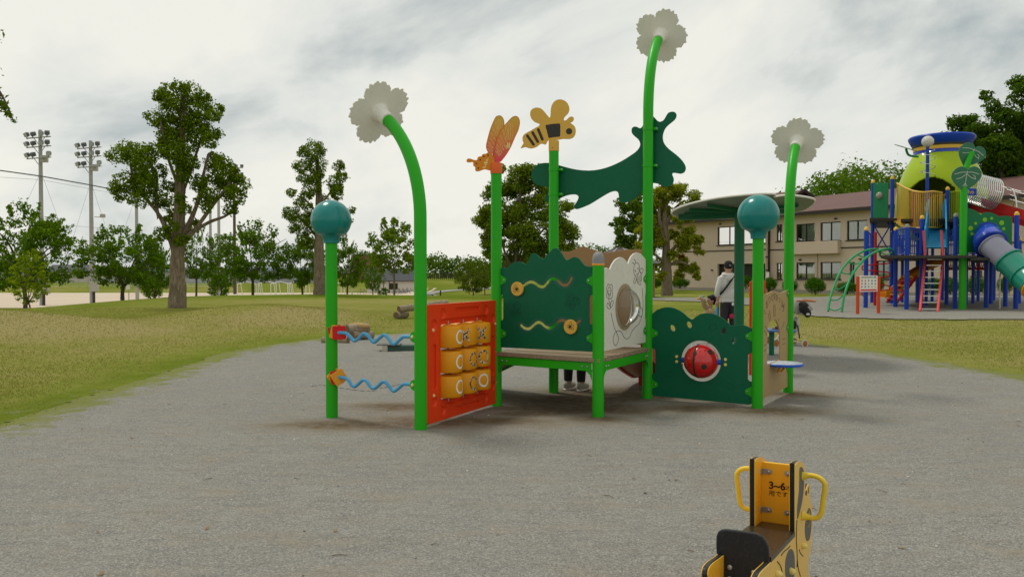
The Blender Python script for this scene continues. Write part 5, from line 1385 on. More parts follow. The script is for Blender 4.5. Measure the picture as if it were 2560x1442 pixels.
# orange slide and red stair behind the front posts
sl_p = catmull([at(2350, 660, 36), at(2320, 672, 36), at(2285, 690, 35.5), at(2255, 715, 35), at(2230, 740, 34.5), at(2205, 742, 34.5)], 5, False)
m = MB(); vs = []; fs = []
for p_ in sl_p:
    for (dy, dz_) in ((-.3, .28), (-.28, .0), (.28, 0), (.3, .28)): vs.append(p_ + Vector((0, dy, dz_)))
for i in range(len(sl_p) - 1):
    for k in range(3): fs.append((i * 4 + k, i * 4 + k + 1, i * 4 + 5 + k, i * 4 + 4 + k))
m.add(vs, fs); o = m.build('orange_slide', TORANGE, TW); md = o.modifiers.new('wall', 'SOLIDIFY'); md.thickness = .03
s_a, s_b = at(2292, 690, 33), at(2240, 758, 33)
for dy in (0, .8): MB().tube([s_a + Vector((0, dy, 0)), s_b + Vector((0, dy, 0))], .07, 8).build('stair_stringer', TRED, TW)
for i in range(6):
    c_ = s_a.lerp(s_b, (i + .3) / 6) + Vector((0, .4, .03)); MB().box(c_, (.28, .8, .04), None, 0, .006).build('stair_tread', TRED if i % 2 else TORANGE, TW)
# red suspension bridge seen under the deck
pa, pb2 = at(2365, 672, 38), at(2470, 672, 37); m = MB(); dzb = at(2365, 646, 38).z - pa.z
m.tube([pa, pb2], .06, 8).tube([pa + Vector((0, 0, dzb)), pb2 + Vector((0, 0, dzb))], .04, 8)
for i in range(24):
    a, b_ = pa.lerp(pb2, i / 24), pa.lerp(pb2, (i + 1) / 24); m.tube([a, b_ + Vector((0, 0, dzb))], .014, 5).tube([b_, a + Vector((0, 0, dzb))], .014, 5)
m.build('net_bridge', TRED, TW)
# caged roller slide running off to the right
ra, rb2 = at(2438, 510, 34), at(2640, 570, 31)
dr_ = (rb2 - ra); m = MB()
for dy in (-.45, .45): m.prism([ra + Vector((0, dy, -.20)), rb2 + Vector((0, dy, -.20)), rb2 + Vector((0, dy, .22)), ra + Vector((0, dy, .22))], (0, -.02, 0), (0, .02, 0))
m.build('roller_slide_side', TRED, TW)
for i in range(14):
    t = i / 40; c_ = ra + dr_ * t + Vector((-.25, 0, .35))
    MB().tube([c_ + Vector((.12 * cos(a), .62 * sin(a), .62 * cos(a) + .35)) for a in [2 * pi * j / 20 for j in range(20)]], .022, 6, True, 0, True).build('hoop', CHROME, TW)
for t in (.42, .60, .78):
    c_ = ra + dr_ * t + Vector((0, 0, .2)); MB().tube([c_ + Vector((0, .6 * cos(a), .85 * sin(a))) for a in [pi * j / 12 for j in range(13)]], .028, 8).build('hoop', CHROME, TW)
for k in range(5):
    a = pi * (k + .5) / 5; MB().tube([ra + dr_ * .34 + Vector((0, .6 * cos(a), .2 + .85 * sin(a))), rb2 + Vector((0, .6 * cos(a), .2 + .85 * sin(a)))], .012, 5).build('cage_bar', CHROME, TW)
# blue name plate posts near the gourd and small bits
MB().box(at(2424, 480, 32), (.55, .05, .28), None, 0, .01).build('name_plate', TBLUE, TW)
_t = text_mesh('Sho', .24, .004); _t.transform(Plane(at(2424, 480, 32 - .03), (1, 0, 0)).M()); link('lettering', _t, TYEL, TW)
for (px_, by, ty) in ((2499, 774, 680), (2541, 774, 690)):
    b_ = gp(px_, by); zt_ = at(px_, ty, b_.y).z
    MB().tube(catmull([(b_.x, b_.y, 0), (b_.x, b_.y, zt_ - .2), (b_.x + .12, b_.y, zt_), (b_.x + .4, b_.y, zt_ + .03)], 5, False), .03, 8).build('grey_hoop', CHROME, TW)

# ------------------------------------------------------------------ two-storey beige building
STUCCO = NT('beige_render'); _p = STUCCO.pos()
_c = STUCCO.mix(STUCCO.noise(_p, .25, 4), (.54, .425, .335), (.62, .50, .40)); _c = STUCCO.mix(STUCCO.math('MULTIPLY', STUCCO.noise(_p, 2.5, 5, .7), .25), _c, (.43, .33, .25))
STUCCO = STUCCO.done(STUCCO.principled(Base_Color=_c, Roughness=.9, Normal=STUCCO.bump(STUCCO.noise(_p, 30, 3), .2, .02)))
ROOF = NT('roof_brown'); _p = ROOF.pos()
_c = ROOF.mix(ROOF.noise(_p, .6, 4), (.115, .052, .043), (.165, .082, .068)); _c = ROOF.mix(ROOF.math('MULTIPLY', ROOF.noise(_p, 8, 3), .3), _c, (.085, .045, .038))
ROOF = ROOF.done(ROOF.principled(Base_Color=_c, Roughness=.75))
DKTRIM = pmat('dark_trim', (.035, .028, .025), .6, .1)
SOFFIT = pmat('soffit_cream', (.52, .42, .26), .8, .08)
FRAMEM = pmat('window_bronze', (.03, .027, .024), .45, .1)
N = NT('window_glass'); fr = N.n('ShaderNodeFresnel'); fr.inputs[0].default_value = 1.5
tr = N.n('ShaderNodeBsdfTransparent'); tr.inputs[0].default_value = (.88, .92, .90, 1); gl = N.n('ShaderNodeBsdfGlossy'); gl.inputs[1].default_value = .02
mx = N.n('ShaderNodeMixShader'); N.l(N.math('ADD', fr.outputs[0], .05), mx.inputs[0]); N.l(tr.outputs[0], mx.inputs[1]); N.l(gl.outputs[0], mx.inputs[2]); GLASS = N.done(mx)
CURT = pmat('curtain_white', (.66, .66, .60), .9, .12, 2)
INT = pmat('interior_shade', (.035, .032, .03), .9, .2)  # near-black colour stands in for the shade inside porch and rooms
Zf = zm(1480, 440, 3.5556)
u_b = Vector((.497, -.868, 0)).normalized(); oB = Vector((27.5, 62.6, 0))
n_b = u_b.cross(Vector((0, 0, 1)))
BG = -.55
bl_pos = oB + u_b * -6 - n_b * 4
BL = thing('apartment_building', (bl_pos.x, bl_pos.y, BG), 'beige two-storey building with brown hipped roof behind the shrubs', 'building')
Mb = Matrix((u_b, n_b, Vector((0, 0, 1)))).transposed()
EAVE = 6.4
def block(s0, s1, fo, depth, wins, storey_line=True):
    """front wall with real openings; fo = how far the face stands forward"""
    pl = Plane(oB + n_b * fo, u_b); hol = []
    for (x0, y0, x1, y1, kind) in wins:
        a0, b1 = pl.uv(Zf(x0, y0)); a1, b0 = pl.uv(Zf(x1, y1)); b0 = min(b0, b1 - .3); hol.append((a0, a1, b0, b1, kind))
    loops = [[(s0, BG), (s1, BG), (s1, EAVE), (s0, EAVE)]] + [[(a0, b0), (a1, b0), (a1, b1), (a0, b1)] for a0, a1, b0, b1, k in hol]
    plate('front_wall', loops, pl, .24, STUCCO, BL, .005, -.12)
    cm = oB + u_b * (s0 + s1) / 2 + n_b * (fo - depth / 2)
    MB().box(Vector((cm.x, cm.y, (EAVE + BG) / 2)) + n_b * -.5, (s1 - s0 - .1, depth - 1.1, EAVE - BG - .05), Mb).build('rear_walls', STUCCO, BL, False)
    for a0, a1, b0, b1, k in hol:
        cx, cz = (a0 + a1) / 2, (b0 + b1) / 2; w, h = a1 - a0, b1 - b0
        if k == 'porch':
            MB().box(pl.pt(cx, cz, -.36), (w + .2, .04, h + .2), Mb).build('porch_shade_sheet', INT, BL, False); continue  # flat dark sheet painted as the porch's deep shade
        fr_ = MB(); t = .075
        fr_.box(pl.pt(cx, b1 - t / 2, -.14), (w, .10, t), Mb).box(pl.pt(cx, b0 + t / 2, -.14), (w, .10, t), Mb)
        fr_.box(pl.pt(a0 + t / 2, cz, -.141), (t, .10, h - .01), Mb).box(pl.pt(a1 - t / 2, cz, -.141), (t, .10, h - .01), Mb)
        npn = 2 if w < 2.9 else 4
        for i in range(1, npn): fr_.box(pl.pt(a0 + w * i / npn, cz, -.142), (.08, .09, h - .02), Mb)
        wo_ = fr_.build('window', FRAMEM, BL, False)
        for i in range(npn):
            MB().box(pl.pt(a0 + w * (i + .5) / npn, cz, -.15), (w / npn - .06, .012, h - .1), Mb).build('pane', GLASS, wo_, False)
        # curtain folds behind the glass, drawn back unevenly
        rr = random.Random(int(cx * 10)); g0 = a0 + w * (rr.random() * .25 if kind_open(k) else .02); g1 = a1 - .02
        K = 40; vs = []; fs = []
        for i in range(K + 1):
            uu = g0 + (g1 - g0) * i / K; dd = -.185 + .02 * sin(i * 1.9 + rr.random())
            vs += [pl.pt(uu, b0 + .03, dd), pl.pt(uu, b1 - .03, dd)]
        for i in range(K): fs.append((2 * i, 2 * i + 2, 2 * i + 3, 2 * i + 1))
        MB().add(vs, fs).build('curtain', CURT, wo_)
        MB().box(pl.pt(cx, cz, -.36), (w + .1, .02, h + .1), Mb).build('room_shade_sheet', INT, wo_, False)  # flat dark sheet painted as the dimness behind the curtain
        MB().box(pl.pt(cx, b0 - .035, .03), (w + .16, .12, .06), Mb).build('sill', FRAMEM, wo_, False)
    zl_ = pl.uv(Zf(1570, 652))[1] if fo > .2 else pl.uv(Zf(2000, 645))[1]
    MB().box(pl.pt((s0 + s1) / 2, zl_, .02), (s1 - s0 - .02, .05, .09), Mb).build('storey_band', DKTRIM, BL, False)
    MB().box(pl.pt((s0 + s1) / 2, BG + .25, .025), (s1 - s0 + .02, .05, .5), Mb).build('plinth', pmat('plinth_grey', (.30, .27, .23), .9), BL, False)
    return pl
def kind_open(k): return k == 'open'
SC = -9.3
plL = block(-22.5, SC, .5, 9, [(1115, 455, 1540, 600, 'shut'), (1115, 782, 1540, 925, 'porch')])
plR = block(SC + .02, 26, 0, 10, [(1640, 433, 1690, 580, 'open'), (1815, 430, 1980, 580, 'open'), (2030, 415, 2210, 575, 'shut'), (2265, 400, 2445, 565, 'open'),
      (1640, 773, 1690, 918, 'open'), (1815, 770, 1980, 918, 'open'), (2030, 765, 2210, 918, 'shut'), (2290, 765, 2335, 960, 'open'), (2524, 753, 2642, 917, 'open'), (3374, 842, 3467, 889, 'open'), (2700, 385, 2900, 555, 'shut')])
a0 = plR.uv(Zf(1790, 600))[0]; a1 = plR.uv(Zf(2215, 600))[0]; z1_ = plR.uv(Zf(2000, 583))[1]; z0_ = plR.uv(Zf(2000, 693))[1]
MB().box(plR.pt((a0 + a1) / 2, (z0_ + z1_) / 2, .22), (a1 - a0, .44, z1_ - z0_), Mb, 0, .02).build('balcony_band', STUCCO, BL, False)
dp = plR.uv(Zf(2003, 800)); MB().tube([plR.pt(dp[0], BG, .07), plR.pt(dp[0], z0_ - .02, .07)], .05, 8).build('downpipe', pmat('pipe_beige', (.55, .45, .36), .6), BL)
# small wall fittings
for (x, y) in ((1070, 836), (1560, 836), (1143, 428), (2170, 380), (2390, 738), (1558, 720), (1855, 745)):
    pl = plL if x < 1600 else plR; a, b_ = pl.uv(Zf(x, y))
    MB().box(pl.pt(a, b_, .08), (.22, .16, .12), Mb, 0, .03).build('wall_lamp', DKTRIM, BL)
a, b_ = plL.uv(Zf(1563, 878)); MB().box(plL.pt(a, b_, .02), (.35, .02, .5), Mb).build('notice', SOCKET, BL, False)
a, b_ = plR.uv(Zf(2072, 890)); MB().box(plR.pt(a, b_, -.20), (.75, .05, .62), Mb).build('blue_box', pmat('bluebox', (.02, .06, .2), .5), BL, False)
# roofs: left gable block and long right block
def roof(s0, s1, fo, depth, zr, half, hipr=False):
    e0, e1 = -.7, depth + .7; ov = .9
    def R(s, d, z): return oB + u_b * s + n_b * (fo - d) + Vector((0, 0, z))
    zs_ = EAVE - .05; sl = (zr - zs_) / (half + .7)
    f = [R(s0 - ov, -.7, zs_), R(s1 + ov, -.7, zs_), R(s1 + (ov if not hipr else -4), half, zr), R(s0 - ov, half, zr)]
    b_ = [R(s0 - ov, 2 * half + .7, zs_), R(s1 + ov, 2 * half + .7, zs_), f[2], f[3]]
    r = MB(); r.prism(f, (0, 0, 0), (0, 0, .16)); r.prism(b_[::-1], (0, 0, 0), (0, 0, .16)); ro = r.build('roof', ROOF, BL, False)
    MB().box(R((s0 + s1) / 2, -.72, zs_ - .03), (s1 - s0 + 2 * ov, .05, .26), Mb).build('fascia', DKTRIM, ro, False)
    MB().box(R((s0 + s1) / 2, -.36, zs_ - .14), (s1 - s0 + 2 * ov - .1, .64, .05), Mb).build('soffit', SOFFIT, ro, False)
    for s, g in ((s0 + .05, -1), (s1 - .05, 1)):
        MB().prism([R(s, 0.05, EAVE - .1), R(s, 2 * half - .05, EAVE - .1), R(s, half, zr - .02)], u_b * -.05, u_b * .05).build('gable_wall', STUCCO, BL, False)
        e = s1 + ov + .02 if g > 0 else s0 - ov - .02
        for q in (0, 1):
            A = R(e, -.7 if q == 0 else 2 * half + .7, zs_ + .05); B2 = R(e, half, zr + .06)
            MB().prism([A, A + Vector((0, 0, .22)), B2 + Vector((0, 0, .22)), B2], u_b * -.03, u_b * .03).build('barge_board', DKTRIM, ro, False)
roof(-22.5, SC - .3, .5, 9, 8.7, 4.2); roof(SC + 1.5, 26, 0, 10, 8.15, 5)

# ------------------------------------------------------------------ leaf-shaped shade beside the play structure
DGREEN = pmat('shade_green', (.008, .13, .055), .4, .1)
SHW = pmat('shade_underside', (.17, .22, .17), .5, .08)
sp = at(1848, 700, 13.3); SH = thing('leaf_shade', (sp.x, sp.y, 0), 'leaf-shaped flat canopy on one dark green post with ribs beneath', 'sun shade')
zc_ = 2.52
MB().tube([(sp.x, sp.y, -.1), (sp.x, sp.y, zc_ - .05)], .082, 20).build('post', DGREEN, SH)
lp = []
for (x, y) in [(1.10, .12), (1.06, .45), (.80, .78), (.45, .95), (.05, 1.02), (-.40, .98), (-.74, .80), (-.98, .48), (-1.03, .05), (-.90, -.45), (-.60, -.88), (-.15, -1.12), (.15, -1.10), (.22, -.90), (.34, -.98), (.62, -.88), (.95, -.55)]:
    lp.append((x * 1.06, y * 1.1))
px_ = Plane((sp.x + .02, sp.y, zc_), (1, .0, .02), (.0, 1, -.09))
cano = plate('canopy', [smooth2(lp, 4)], px_, .022, SHW, SH, .006)
MB().tube([px_.pt(a, b_, .0) for a, b_ in smooth2(lp, 4)], .016, 8, True, 0, True).build('rim', SOCKET, cano)
for k, a in enumerate((2.45, 2.9, 3.35, 3.85, .2, -.5, 1.3, -1.3)):
    L_ = .92; d = Vector((cos(a), sin(a), 0)); p0 = px_.o + px_.u * d.x * .05 + px_.v * d.y * .05; p1_ = px_.o + px_.u * d.x * L_ + px_.v * d.y * L_
    q = (p1_ - p0).normalized(); M_ = Matrix((q, Vector((0, 0, 1)).cross(q), Vector((0, 0, 1)))).transposed()
    MB().box((p0 + p1_) / 2 - Vector((0, 0, .052)), ((p1_ - p0).length, .04, .06), M_, 0, .006).build('rib', DGREEN, SH)
MB().box((sp.x - .45, sp.y + .35, zc_ - .12), (1.0, .10, .10), Matrix.Rotation(-.5, 3, 'Z'), 0, .01).build('main_arm', DGREEN, SH)
# blue-topped stool beside the shade
st = at(1929, 850, 13.6); bt = at(1932, 826, 13.6)
SG = thing('blue_table', (st.x, st.y, 0), 'small blue table top on a dark green leg behind the arch panel', 'table')
MB().tube([(st.x, st.y, -.05), (st.x, st.y, bt.z - .02)], .045, 14).build('leg', DGREEN, SG)
tb = MB().box((st.x + .12, st.y + .1, bt.z), (.52, .50, .035), None, 0, .012).build('table_top', pmat('table_blue', (.10, .20, .50), .4), SG)
hh_ = thing('hat', (st.x + .18, st.y + .1, bt.z + .018), 'dark flat cap lying on the blue table', 'hat')
MB().lathe((st.x + .18, st.y + .1, bt.z + .0185), [(.14, 0), (.145, .008), (.09, .014), (.085, .04), (.05, .055), (.001, .058)], 20).build('crown', CHAR, hh_)

# ------------------------------------------------------------------ sign boards on red posts
def rules_sign(name, a, b, ztop, label, zb=.78, pw_=.085):
    a, b = Vector(a), Vector(b); c = (a + b) / 2; o = thing(name, (c.x, c.y, 0), label, 'sign', 'playground rule signs')
    u = (b - a).normalized(); Msg = Matrix((u, u.cross(Vector((0, 0, 1))), Vector((0, 0, 1)))).transposed(); w = (b - a).length
    for p in (a, b): MB().box((p.x, p.y, ztop / 2 - .05), (pw_, pw_, ztop + .1), Msg, 0, .008)  .build('post', pmat('sign_post_red', (.60, .06, .012), .45, .1), o)
    pl = Plane((a.x, a.y, 0), u); z0, z1 = zb, ztop + .03; x0, x1 = .075, w - .075
    bd = plate('board', [[(x0, z0), (x1, z0), (x1, z1), (x0, z1)]], pl, .02, SOCKET, o, .003)
    H = z1 - z0; Wd = x1 - x0
    def bar(fx0, fx1, fy0, fy1, mat): plate('printed_bar', [[(x0 + Wd * fx0, z0 + H * fy0), (x0 + Wd * fx1, z0 + H * fy0), (x0 + Wd * fx1, z0 + H * fy1), (x0 + Wd * fx0, z0 + H * fy1)]], pl, .002, mat, bd, .0005, .0112)
    bar(.05, .95, .05, .155, pmat('print_red', (.62, .07, .08), .5)); bar(.05, .95, .83, .865, pmat('print_green', (.16, .38, .08), .5)); bar(.10, .76, .905, .935, CHAR); bar(.80, .92, .89, .96, pmat('print_blue', (.06, .16, .5), .5))
    cols = [(.42, .42, .40), (.35, .18, .16), (.18, .22, .2), (.12, .3, .16), (.1, .13, .3), (.5, .4, .1), (.55, .08, .08)]
    rg = random.Random(3)
    for r in range(3):
        for q in range(5):
            fx, fy = .13 + .185 * q, .30 + .19 * (2 - r); cc = cols[rg.randrange(7)]
            mt = pmat('picto_%02d' % cols.index(cc), cc, .6)
            bx_, by_ = x0 + Wd * fx, z0 + H * fy; k = Wd * .045
            lp_ = [(bx_ + k * (.6 + .5 * rg.random()) * cos(t), by_ + k * (.6 + .5 * rg.random()) * sin(t)) for t in [2 * pi * i / 7 for i in range(7)]]
            plate('pictogram', [lp_], pl, .002, mt, bd, .0004, .0112)
    return o
s1a, s1b = gp(2144, 787), gp(2196, 785)
rules_sign('rules_sign', s1a, s1b, 1.30, 'white rules board on red posts in front of the climbing tower')
rules_sign('rules_sign', at(1876, 900, 11.0), at(1910, 900, 11.45), 1.32, 'rules board on orange-red posts hidden behind the ball-topped post', pw_=.034)

# ------------------------------------------------------------------ gazebo roof behind the deck, benches, logs
gz_ = at(1548, 650, 46); GZ = thing('gazebo', (gz_.x, gz_.y, hz(gz_.x, gz_.y)), 'small gazebo whose dark hipped roof shows above the brown panel', 'gazebo')
ztp = at(1548, 619, 46).z
MB().lathe((gz_.x, gz_.y, ztp - .95), [(2.3, 0), (2.32, .04), (.35, .86), (.30, .95), (.02, .97)], 6).build('roof', pmat('gazebo_roof', (.12, .095, .085), .6), GZ, False)
for i in range(6):
    a = 2 * pi * i / 6 + pi / 6 * 0
    MB().tube([(gz_.x + 2.0 * cos(a), gz_.y + 2.0 * sin(a), -.4), (gz_.x + 2.0 * cos(a), gz_.y + 2.0 * sin(a), ztp - .9)], .07, 8).build('post', BROWNP, GZ)
    MB().tube([(gz_.x + 2.31 * cos(a), gz_.y + 2.31 * sin(a), ztp - .90), (gz_.x + .33 * cos(a), gz_.y + .33 * sin(a), ztp - .06)], .035, 6).build('ridge_strip', STEEL, GZ)

BARKL = NT('log_bark'); _p = BARKL.pos()
_n = BARKL.noise(_p, 14, 6, .7, .6)
BARKL = BARKL.done(BARKL.principled(Base_Color=BARKL.ramp(_n, [(.3, (.13, .10, .065)), (.55, (.30, .24, .16)), (.75, (.42, .35, .25))]), Roughness=.9, Normal=BARKL.bump(_n, .6, .02)))
LOGEND = pmat('log_end', (.16, .11, .065), .9, .3, 12); ROT = pmat('rotten_wood', (.46, .30, .13), .9, .3, 10, .3, 20)
def log(p, q, r, label, group, hollow=False, rough=False):
    p, q = Vector(p), Vector(q); c = (p + q) / 2
    o = thing('log', (c.x, c.y, c.z - r), label, 'log', group); rg = random.Random(int(p.x * 100))
    n = 14; pts = [p.lerp(q, i / n) for i in range(n + 1)]
    MB().tube(pts, [r * (1 + rg.uniform(-.04, .05)) for _ in pts], 18).build('trunk', BARKL, o)
    for e, f in ((p, q), (q, p)):
        ax = (e - f).normalized(); MB().lathe(e + ax * .002, [(r * .93, 0), (r * .9, .006), (r * .5, -.01 if hollow else .008), (.001, -.03 if hollow else .008)], 18, ax).build('end_grain', LOGEND, o)
    if rough: MB().ball(c + Vector((.02, -.01, r * .55)), (r * 2.4, r * .62, r * .62), 16, 8).build('rotten_top', ROT, o)
    return o
Yl = 24.4
log(at(997, 773, Yl), at(1117, 757, Yl + 1.1), .105, 'upper round log of the stack on the grass behind the red panel', 'play logs', True)
log(at(990, 788, Yl - .1) , at(1016, 786, Yl + .5), .105, 'lower short log carrying the stack on the grass', 'play logs')
Y2 = 16.1
log(at(808, 851, Y2), at(870, 851, Y2 - .1), .085, 'short log lying on gravel left behind the ball-topped post', 'play logs')
log(at(868, 824, Y2 + .6), at(919, 819, Y2 + .9), .105, 'weathered log with broken pale top behind the red spacer', 'play logs', False, True)
log(at(880, 838, Y2 + .55), at(930, 837, Y2 + 1.0), .085, 'lower log under the broken one by the gravel edge', 'play logs')
bp = gp(990, 880); BB = thing('balance_bench', (bp.x, bp.y, 0), 'low green balance beam on a pale block behind the blue rail', 'balance beam')
MB().box((bp.x - .18, bp.y, .055), (.10, .30, .15), None, 0, .01).build('block', pmat('block_cream', (.45, .42, .34), .7), BB)
MB().box((bp.x + .25, bp.y + .05, .07), (.95, .22, .12), Matrix.Rotation(.12, 3, 'Z'), 0, .01).build('beam', pmat('beam_green', (.05, .10, .075), .6), BB)
MB().box((bp.x - .12, bp.y, .142), (.42, .30, .02), None, 0, .006).build('pad', pmat('pad_grey', (.12, .12, .11), .7), BB)
def edge_strip(pts, label):
    P_ = [gp(*p) for p in pts]; m = MB()
    m.tube([Vector((p.x, p.y, .020 + .006 * (i % 2))) for i, p in enumerate(catmull([(p.x, p.y, 0) for p in P_], 5, False))], .009, 5)
    tag(m.build('buried_mat_edge', CHAR), label, 'mat edge', 'buried mat edges')
edge_strip([(778, 972), (800, 968), (830, 972), (870, 978), (915, 984), (940, 982)], 'thin dark mat edge in the gravel near the ball-topped post')
edge_strip([(950, 976), (975, 972), (1000, 966), (1030, 962)], 'thin dark mat edge in the gravel by the ramp foot')

# ------------------------------------------------------------------ far left: floodlights, poles, nets, goals, houses
CONC = pmat('concrete_pole', (.38, .38, .36), .85, .12, 3, .1, 20)
LAMPM = pmat('floodlight_grey', (.13, .14, .145), .5, .15); LENS = pmat('floodlight_lens', (.42, .45, .46), .15, .1)
CAB = pmat('cabinet_grey', (.42, .41, .37), .6, .08)
def flood(px, Y, ytop, rows, label, sc=1.0):
    p = at(px, 700, Y); zb = hz(p.x, Y); zt = at(px, ytop, Y).z
    o = thing('floodlight_pole', (p.x, Y, zb), label, 'floodlight', 'floodlight poles')
    MB().tube([(p.x, Y, zb - .3), (p.x, Y, zt)], [.29, .19], 16).build('pole', CONC, o)
    for k, ry in enumerate(rows):
        z = at(px, ry, Y).z; wd = 1.9
        dx = Vector((.93, -.36, 0)); M_ = Matrix((dx, Vector((.36, .93, 0)), Vector((0, 0, 1)))).transposed()
        MB().box((p.x, Y - .25, z), (2 * wd, .10, .10), M_).box((p.x, Y - .45, z + .0), (2 * wd, .08, .08), M_).build('cross_arm', CONC, o)
        MB().tube([Vector((p.x, Y - .2, z - .9)), Vector((p.x, Y - .2, z)) - dx * .9], .04, 6).build('strut', CONC, o)
        MB().tube([Vector((p.x, Y - .2, z - .9)), Vector((p.x, Y - .2, z)) + dx * .9], .04, 6).build('strut', CONC, o)
        offs = (-1.8, -.85, .5, 1.45) if k < 2 else (-1.75, -.9, 1.7)
        for i, x in enumerate(offs):
            c = Vector((p.x, Y - .45, z + .42)) + dx * x
            Mx = Matrix.Rotation(-.35 if x < 0 else .35, 3, 'Z') @ Matrix.Rotation(.5 if x < -1 else .35, 3, 'X')
            lm = MB().box(c, (.52, .42, .50), Mx, 0, .10).box(c - Vector((0, 0, .36)), (.10, .08, .34), None).build('lamp', LAMPM, o)
            MB().box(c + Mx @ Vector((0, .24 if i % 2 else -.24, 0)), (.50, .03, .48), Mx, 0, .01).build('lamp_glass', LENS, lm)
    MB().box((p.x + .55, Y - .2, at(px, rows[2] + 2, Y).z), (.75, .5, .8), None, 0, .05).build('ballast_box', CAB, o)
    MB().box((p.x + .55, Y - .45, at(px, 716, Y).z), (.85, .45, 1.25), None, 0, .03).build('cabinet', CAB, o)
    MB().tube([(p.x + .45, Y - .45, zb - .3), (p.x + .45, Y - .45, at(px, 728, Y).z)], .16, 8).build('conduit', CHAR, o)
    MB().box((p.x + 1.1, Y - .3, at(px, 543, Y).z), (1.1, .06, .08), None).box((p.x + 1.55, Y - .3, at(px, 540, Y).z), (.5, .5, .45), None, 0, .05).build('speaker_arm', CAB, o)
    return o
flood(105, 93, 325, (345, 368, 396), 'left concrete floodlight pole with three rows of lamps')
flood(230, 98, 352, (371, 393, 418), 'right concrete floodlight pole, nearer the big pollarded tree')
def mast(px, Y, ytop, r, mat, label, lamps=False):
    p = at(px, 700, Y); zb = hz(p.x, Y); zt = at(px, ytop, Y).z
    o = thing('net_mast', (p.x, Y, zb), label, 'mast', 'far masts')
    MB().tube([(p.x, Y, zb - .3), (p.x, Y, zt)], [r, r * .75], 12).build('pole', mat, o)
    MB().box((p.x, Y, zt - .1), (r * 2.6, r * 2.6, .2), None, 0, .02).build('collar', mat, o)
    if lamps:
        for k in range(3):
            z = zt - .4 - 1.4 * k; MB().box((p.x, Y - .3, z), (3.4, .1, .1), None).build('cross_arm', mat, o)
            for x in (-1.5, -.5, .5, 1.5): MB().box((p.x + x, Y - .4, z + .35), (.5, .4, .5), Matrix.Rotation(.3, 3, 'X'), 0, .06).build('lamp', LAMPM, o)
DPOLE = pmat('dark_pole', (.10, .07, .06), .6, .1)
mast(343, 104, 470, .24, CONC, 'plain concrete net mast behind the big pollarded tree')
mast(548, 125, 440, .26, CONC, 'pale mast just right of the big pollarded tree'); mast(527, 135, 470, .26, CONC, 'slim pale mast close to the big pollarded trunk')
mast(587, 140, 415, .28, DPOLE, 'dark brown lamp mast behind the right clump of the big tree', True)
p_a, p_b, p_c, p_0 = at(105, 441, 92.6), at(228, 463, 97.6), at(343, 486, 104), at(-60, 418, 88)
cab = thing('net_cable', (p_a.x, p_a.y, p_a.z), 'thick grey cable strung between the floodlight poles', 'cable')
MB().tube([p_0, p_a, p_b, p_c, at(470, 505, 112)], .075, 6).build('cable', pmat('cable_grey', (.16, .17, .18), .6), cab)
m = MB()
for (a, b_) in (((0, 443, 88), (105, 450, 92.6)), ((105, 450, 92.6), (228, 473, 97.6)), ((228, 473, 97.6), (343, 495, 104)), ((145, 562, 93), (228, 568, 97.6)), ((228, 568, 97.6), (300, 574, 101)), ((97, 440, 92.6), (60, 520, 92)), ((108, 445, 92.6), (150, 560, 93)), ((222, 470, 97.6), (175, 620, 95)), ((232, 470, 97.6), (262, 560, 99)), ((337, 500, 104), (312, 570, 103))):
    m.tube([at(*a), at(*b_)], .016, 4)
m.build('guy_wires', pmat('wire_grey', (.25, .26, .27), .6), cab)
WHITEF = pmat('goal_white', (.75, .75, .72), .4, .04)
for i, (px, Y, w) in enumerate(((617, 128, 3.0), (668, 133, 3.0), (700, 130, 3.0), (742, 131, 3.0), (830, 132, 3.0))):
    p = at(px, 720, Y); zb = hz(p.x, Y)
    o = thing('goal', (p.x, Y, zb), 'white goal frame on the sand, number %s from the left' % ('one', 'two', 'three', 'four', 'five')[i], 'goal', 'white goals')
    for x in (-w / 2, w / 2):
        MB().tube([(p.x + x, Y, zb), (p.x + x, Y, zb + 2.0), (p.x + x + .2, Y + 1.0, zb + 2.0), (p.x + x + .3, Y + 1.6, zb)], .06, 6).build('side_frame', WHITEF, o)
    MB().tube([(p.x - w / 2, Y, zb + 2.0), (p.x, Y, zb + 2.35), (p.x + w / 2, Y, zb + 2.0)], .06, 6).build('crossbar', WHITEF, o)
    MB().tube([(p.x - w / 2 + .3, Y + 1.6, zb + .05), (p.x + w / 2 + .3, Y + 1.6, zb + .05)], .05, 6).build('ground_bar', WHITEF, o)
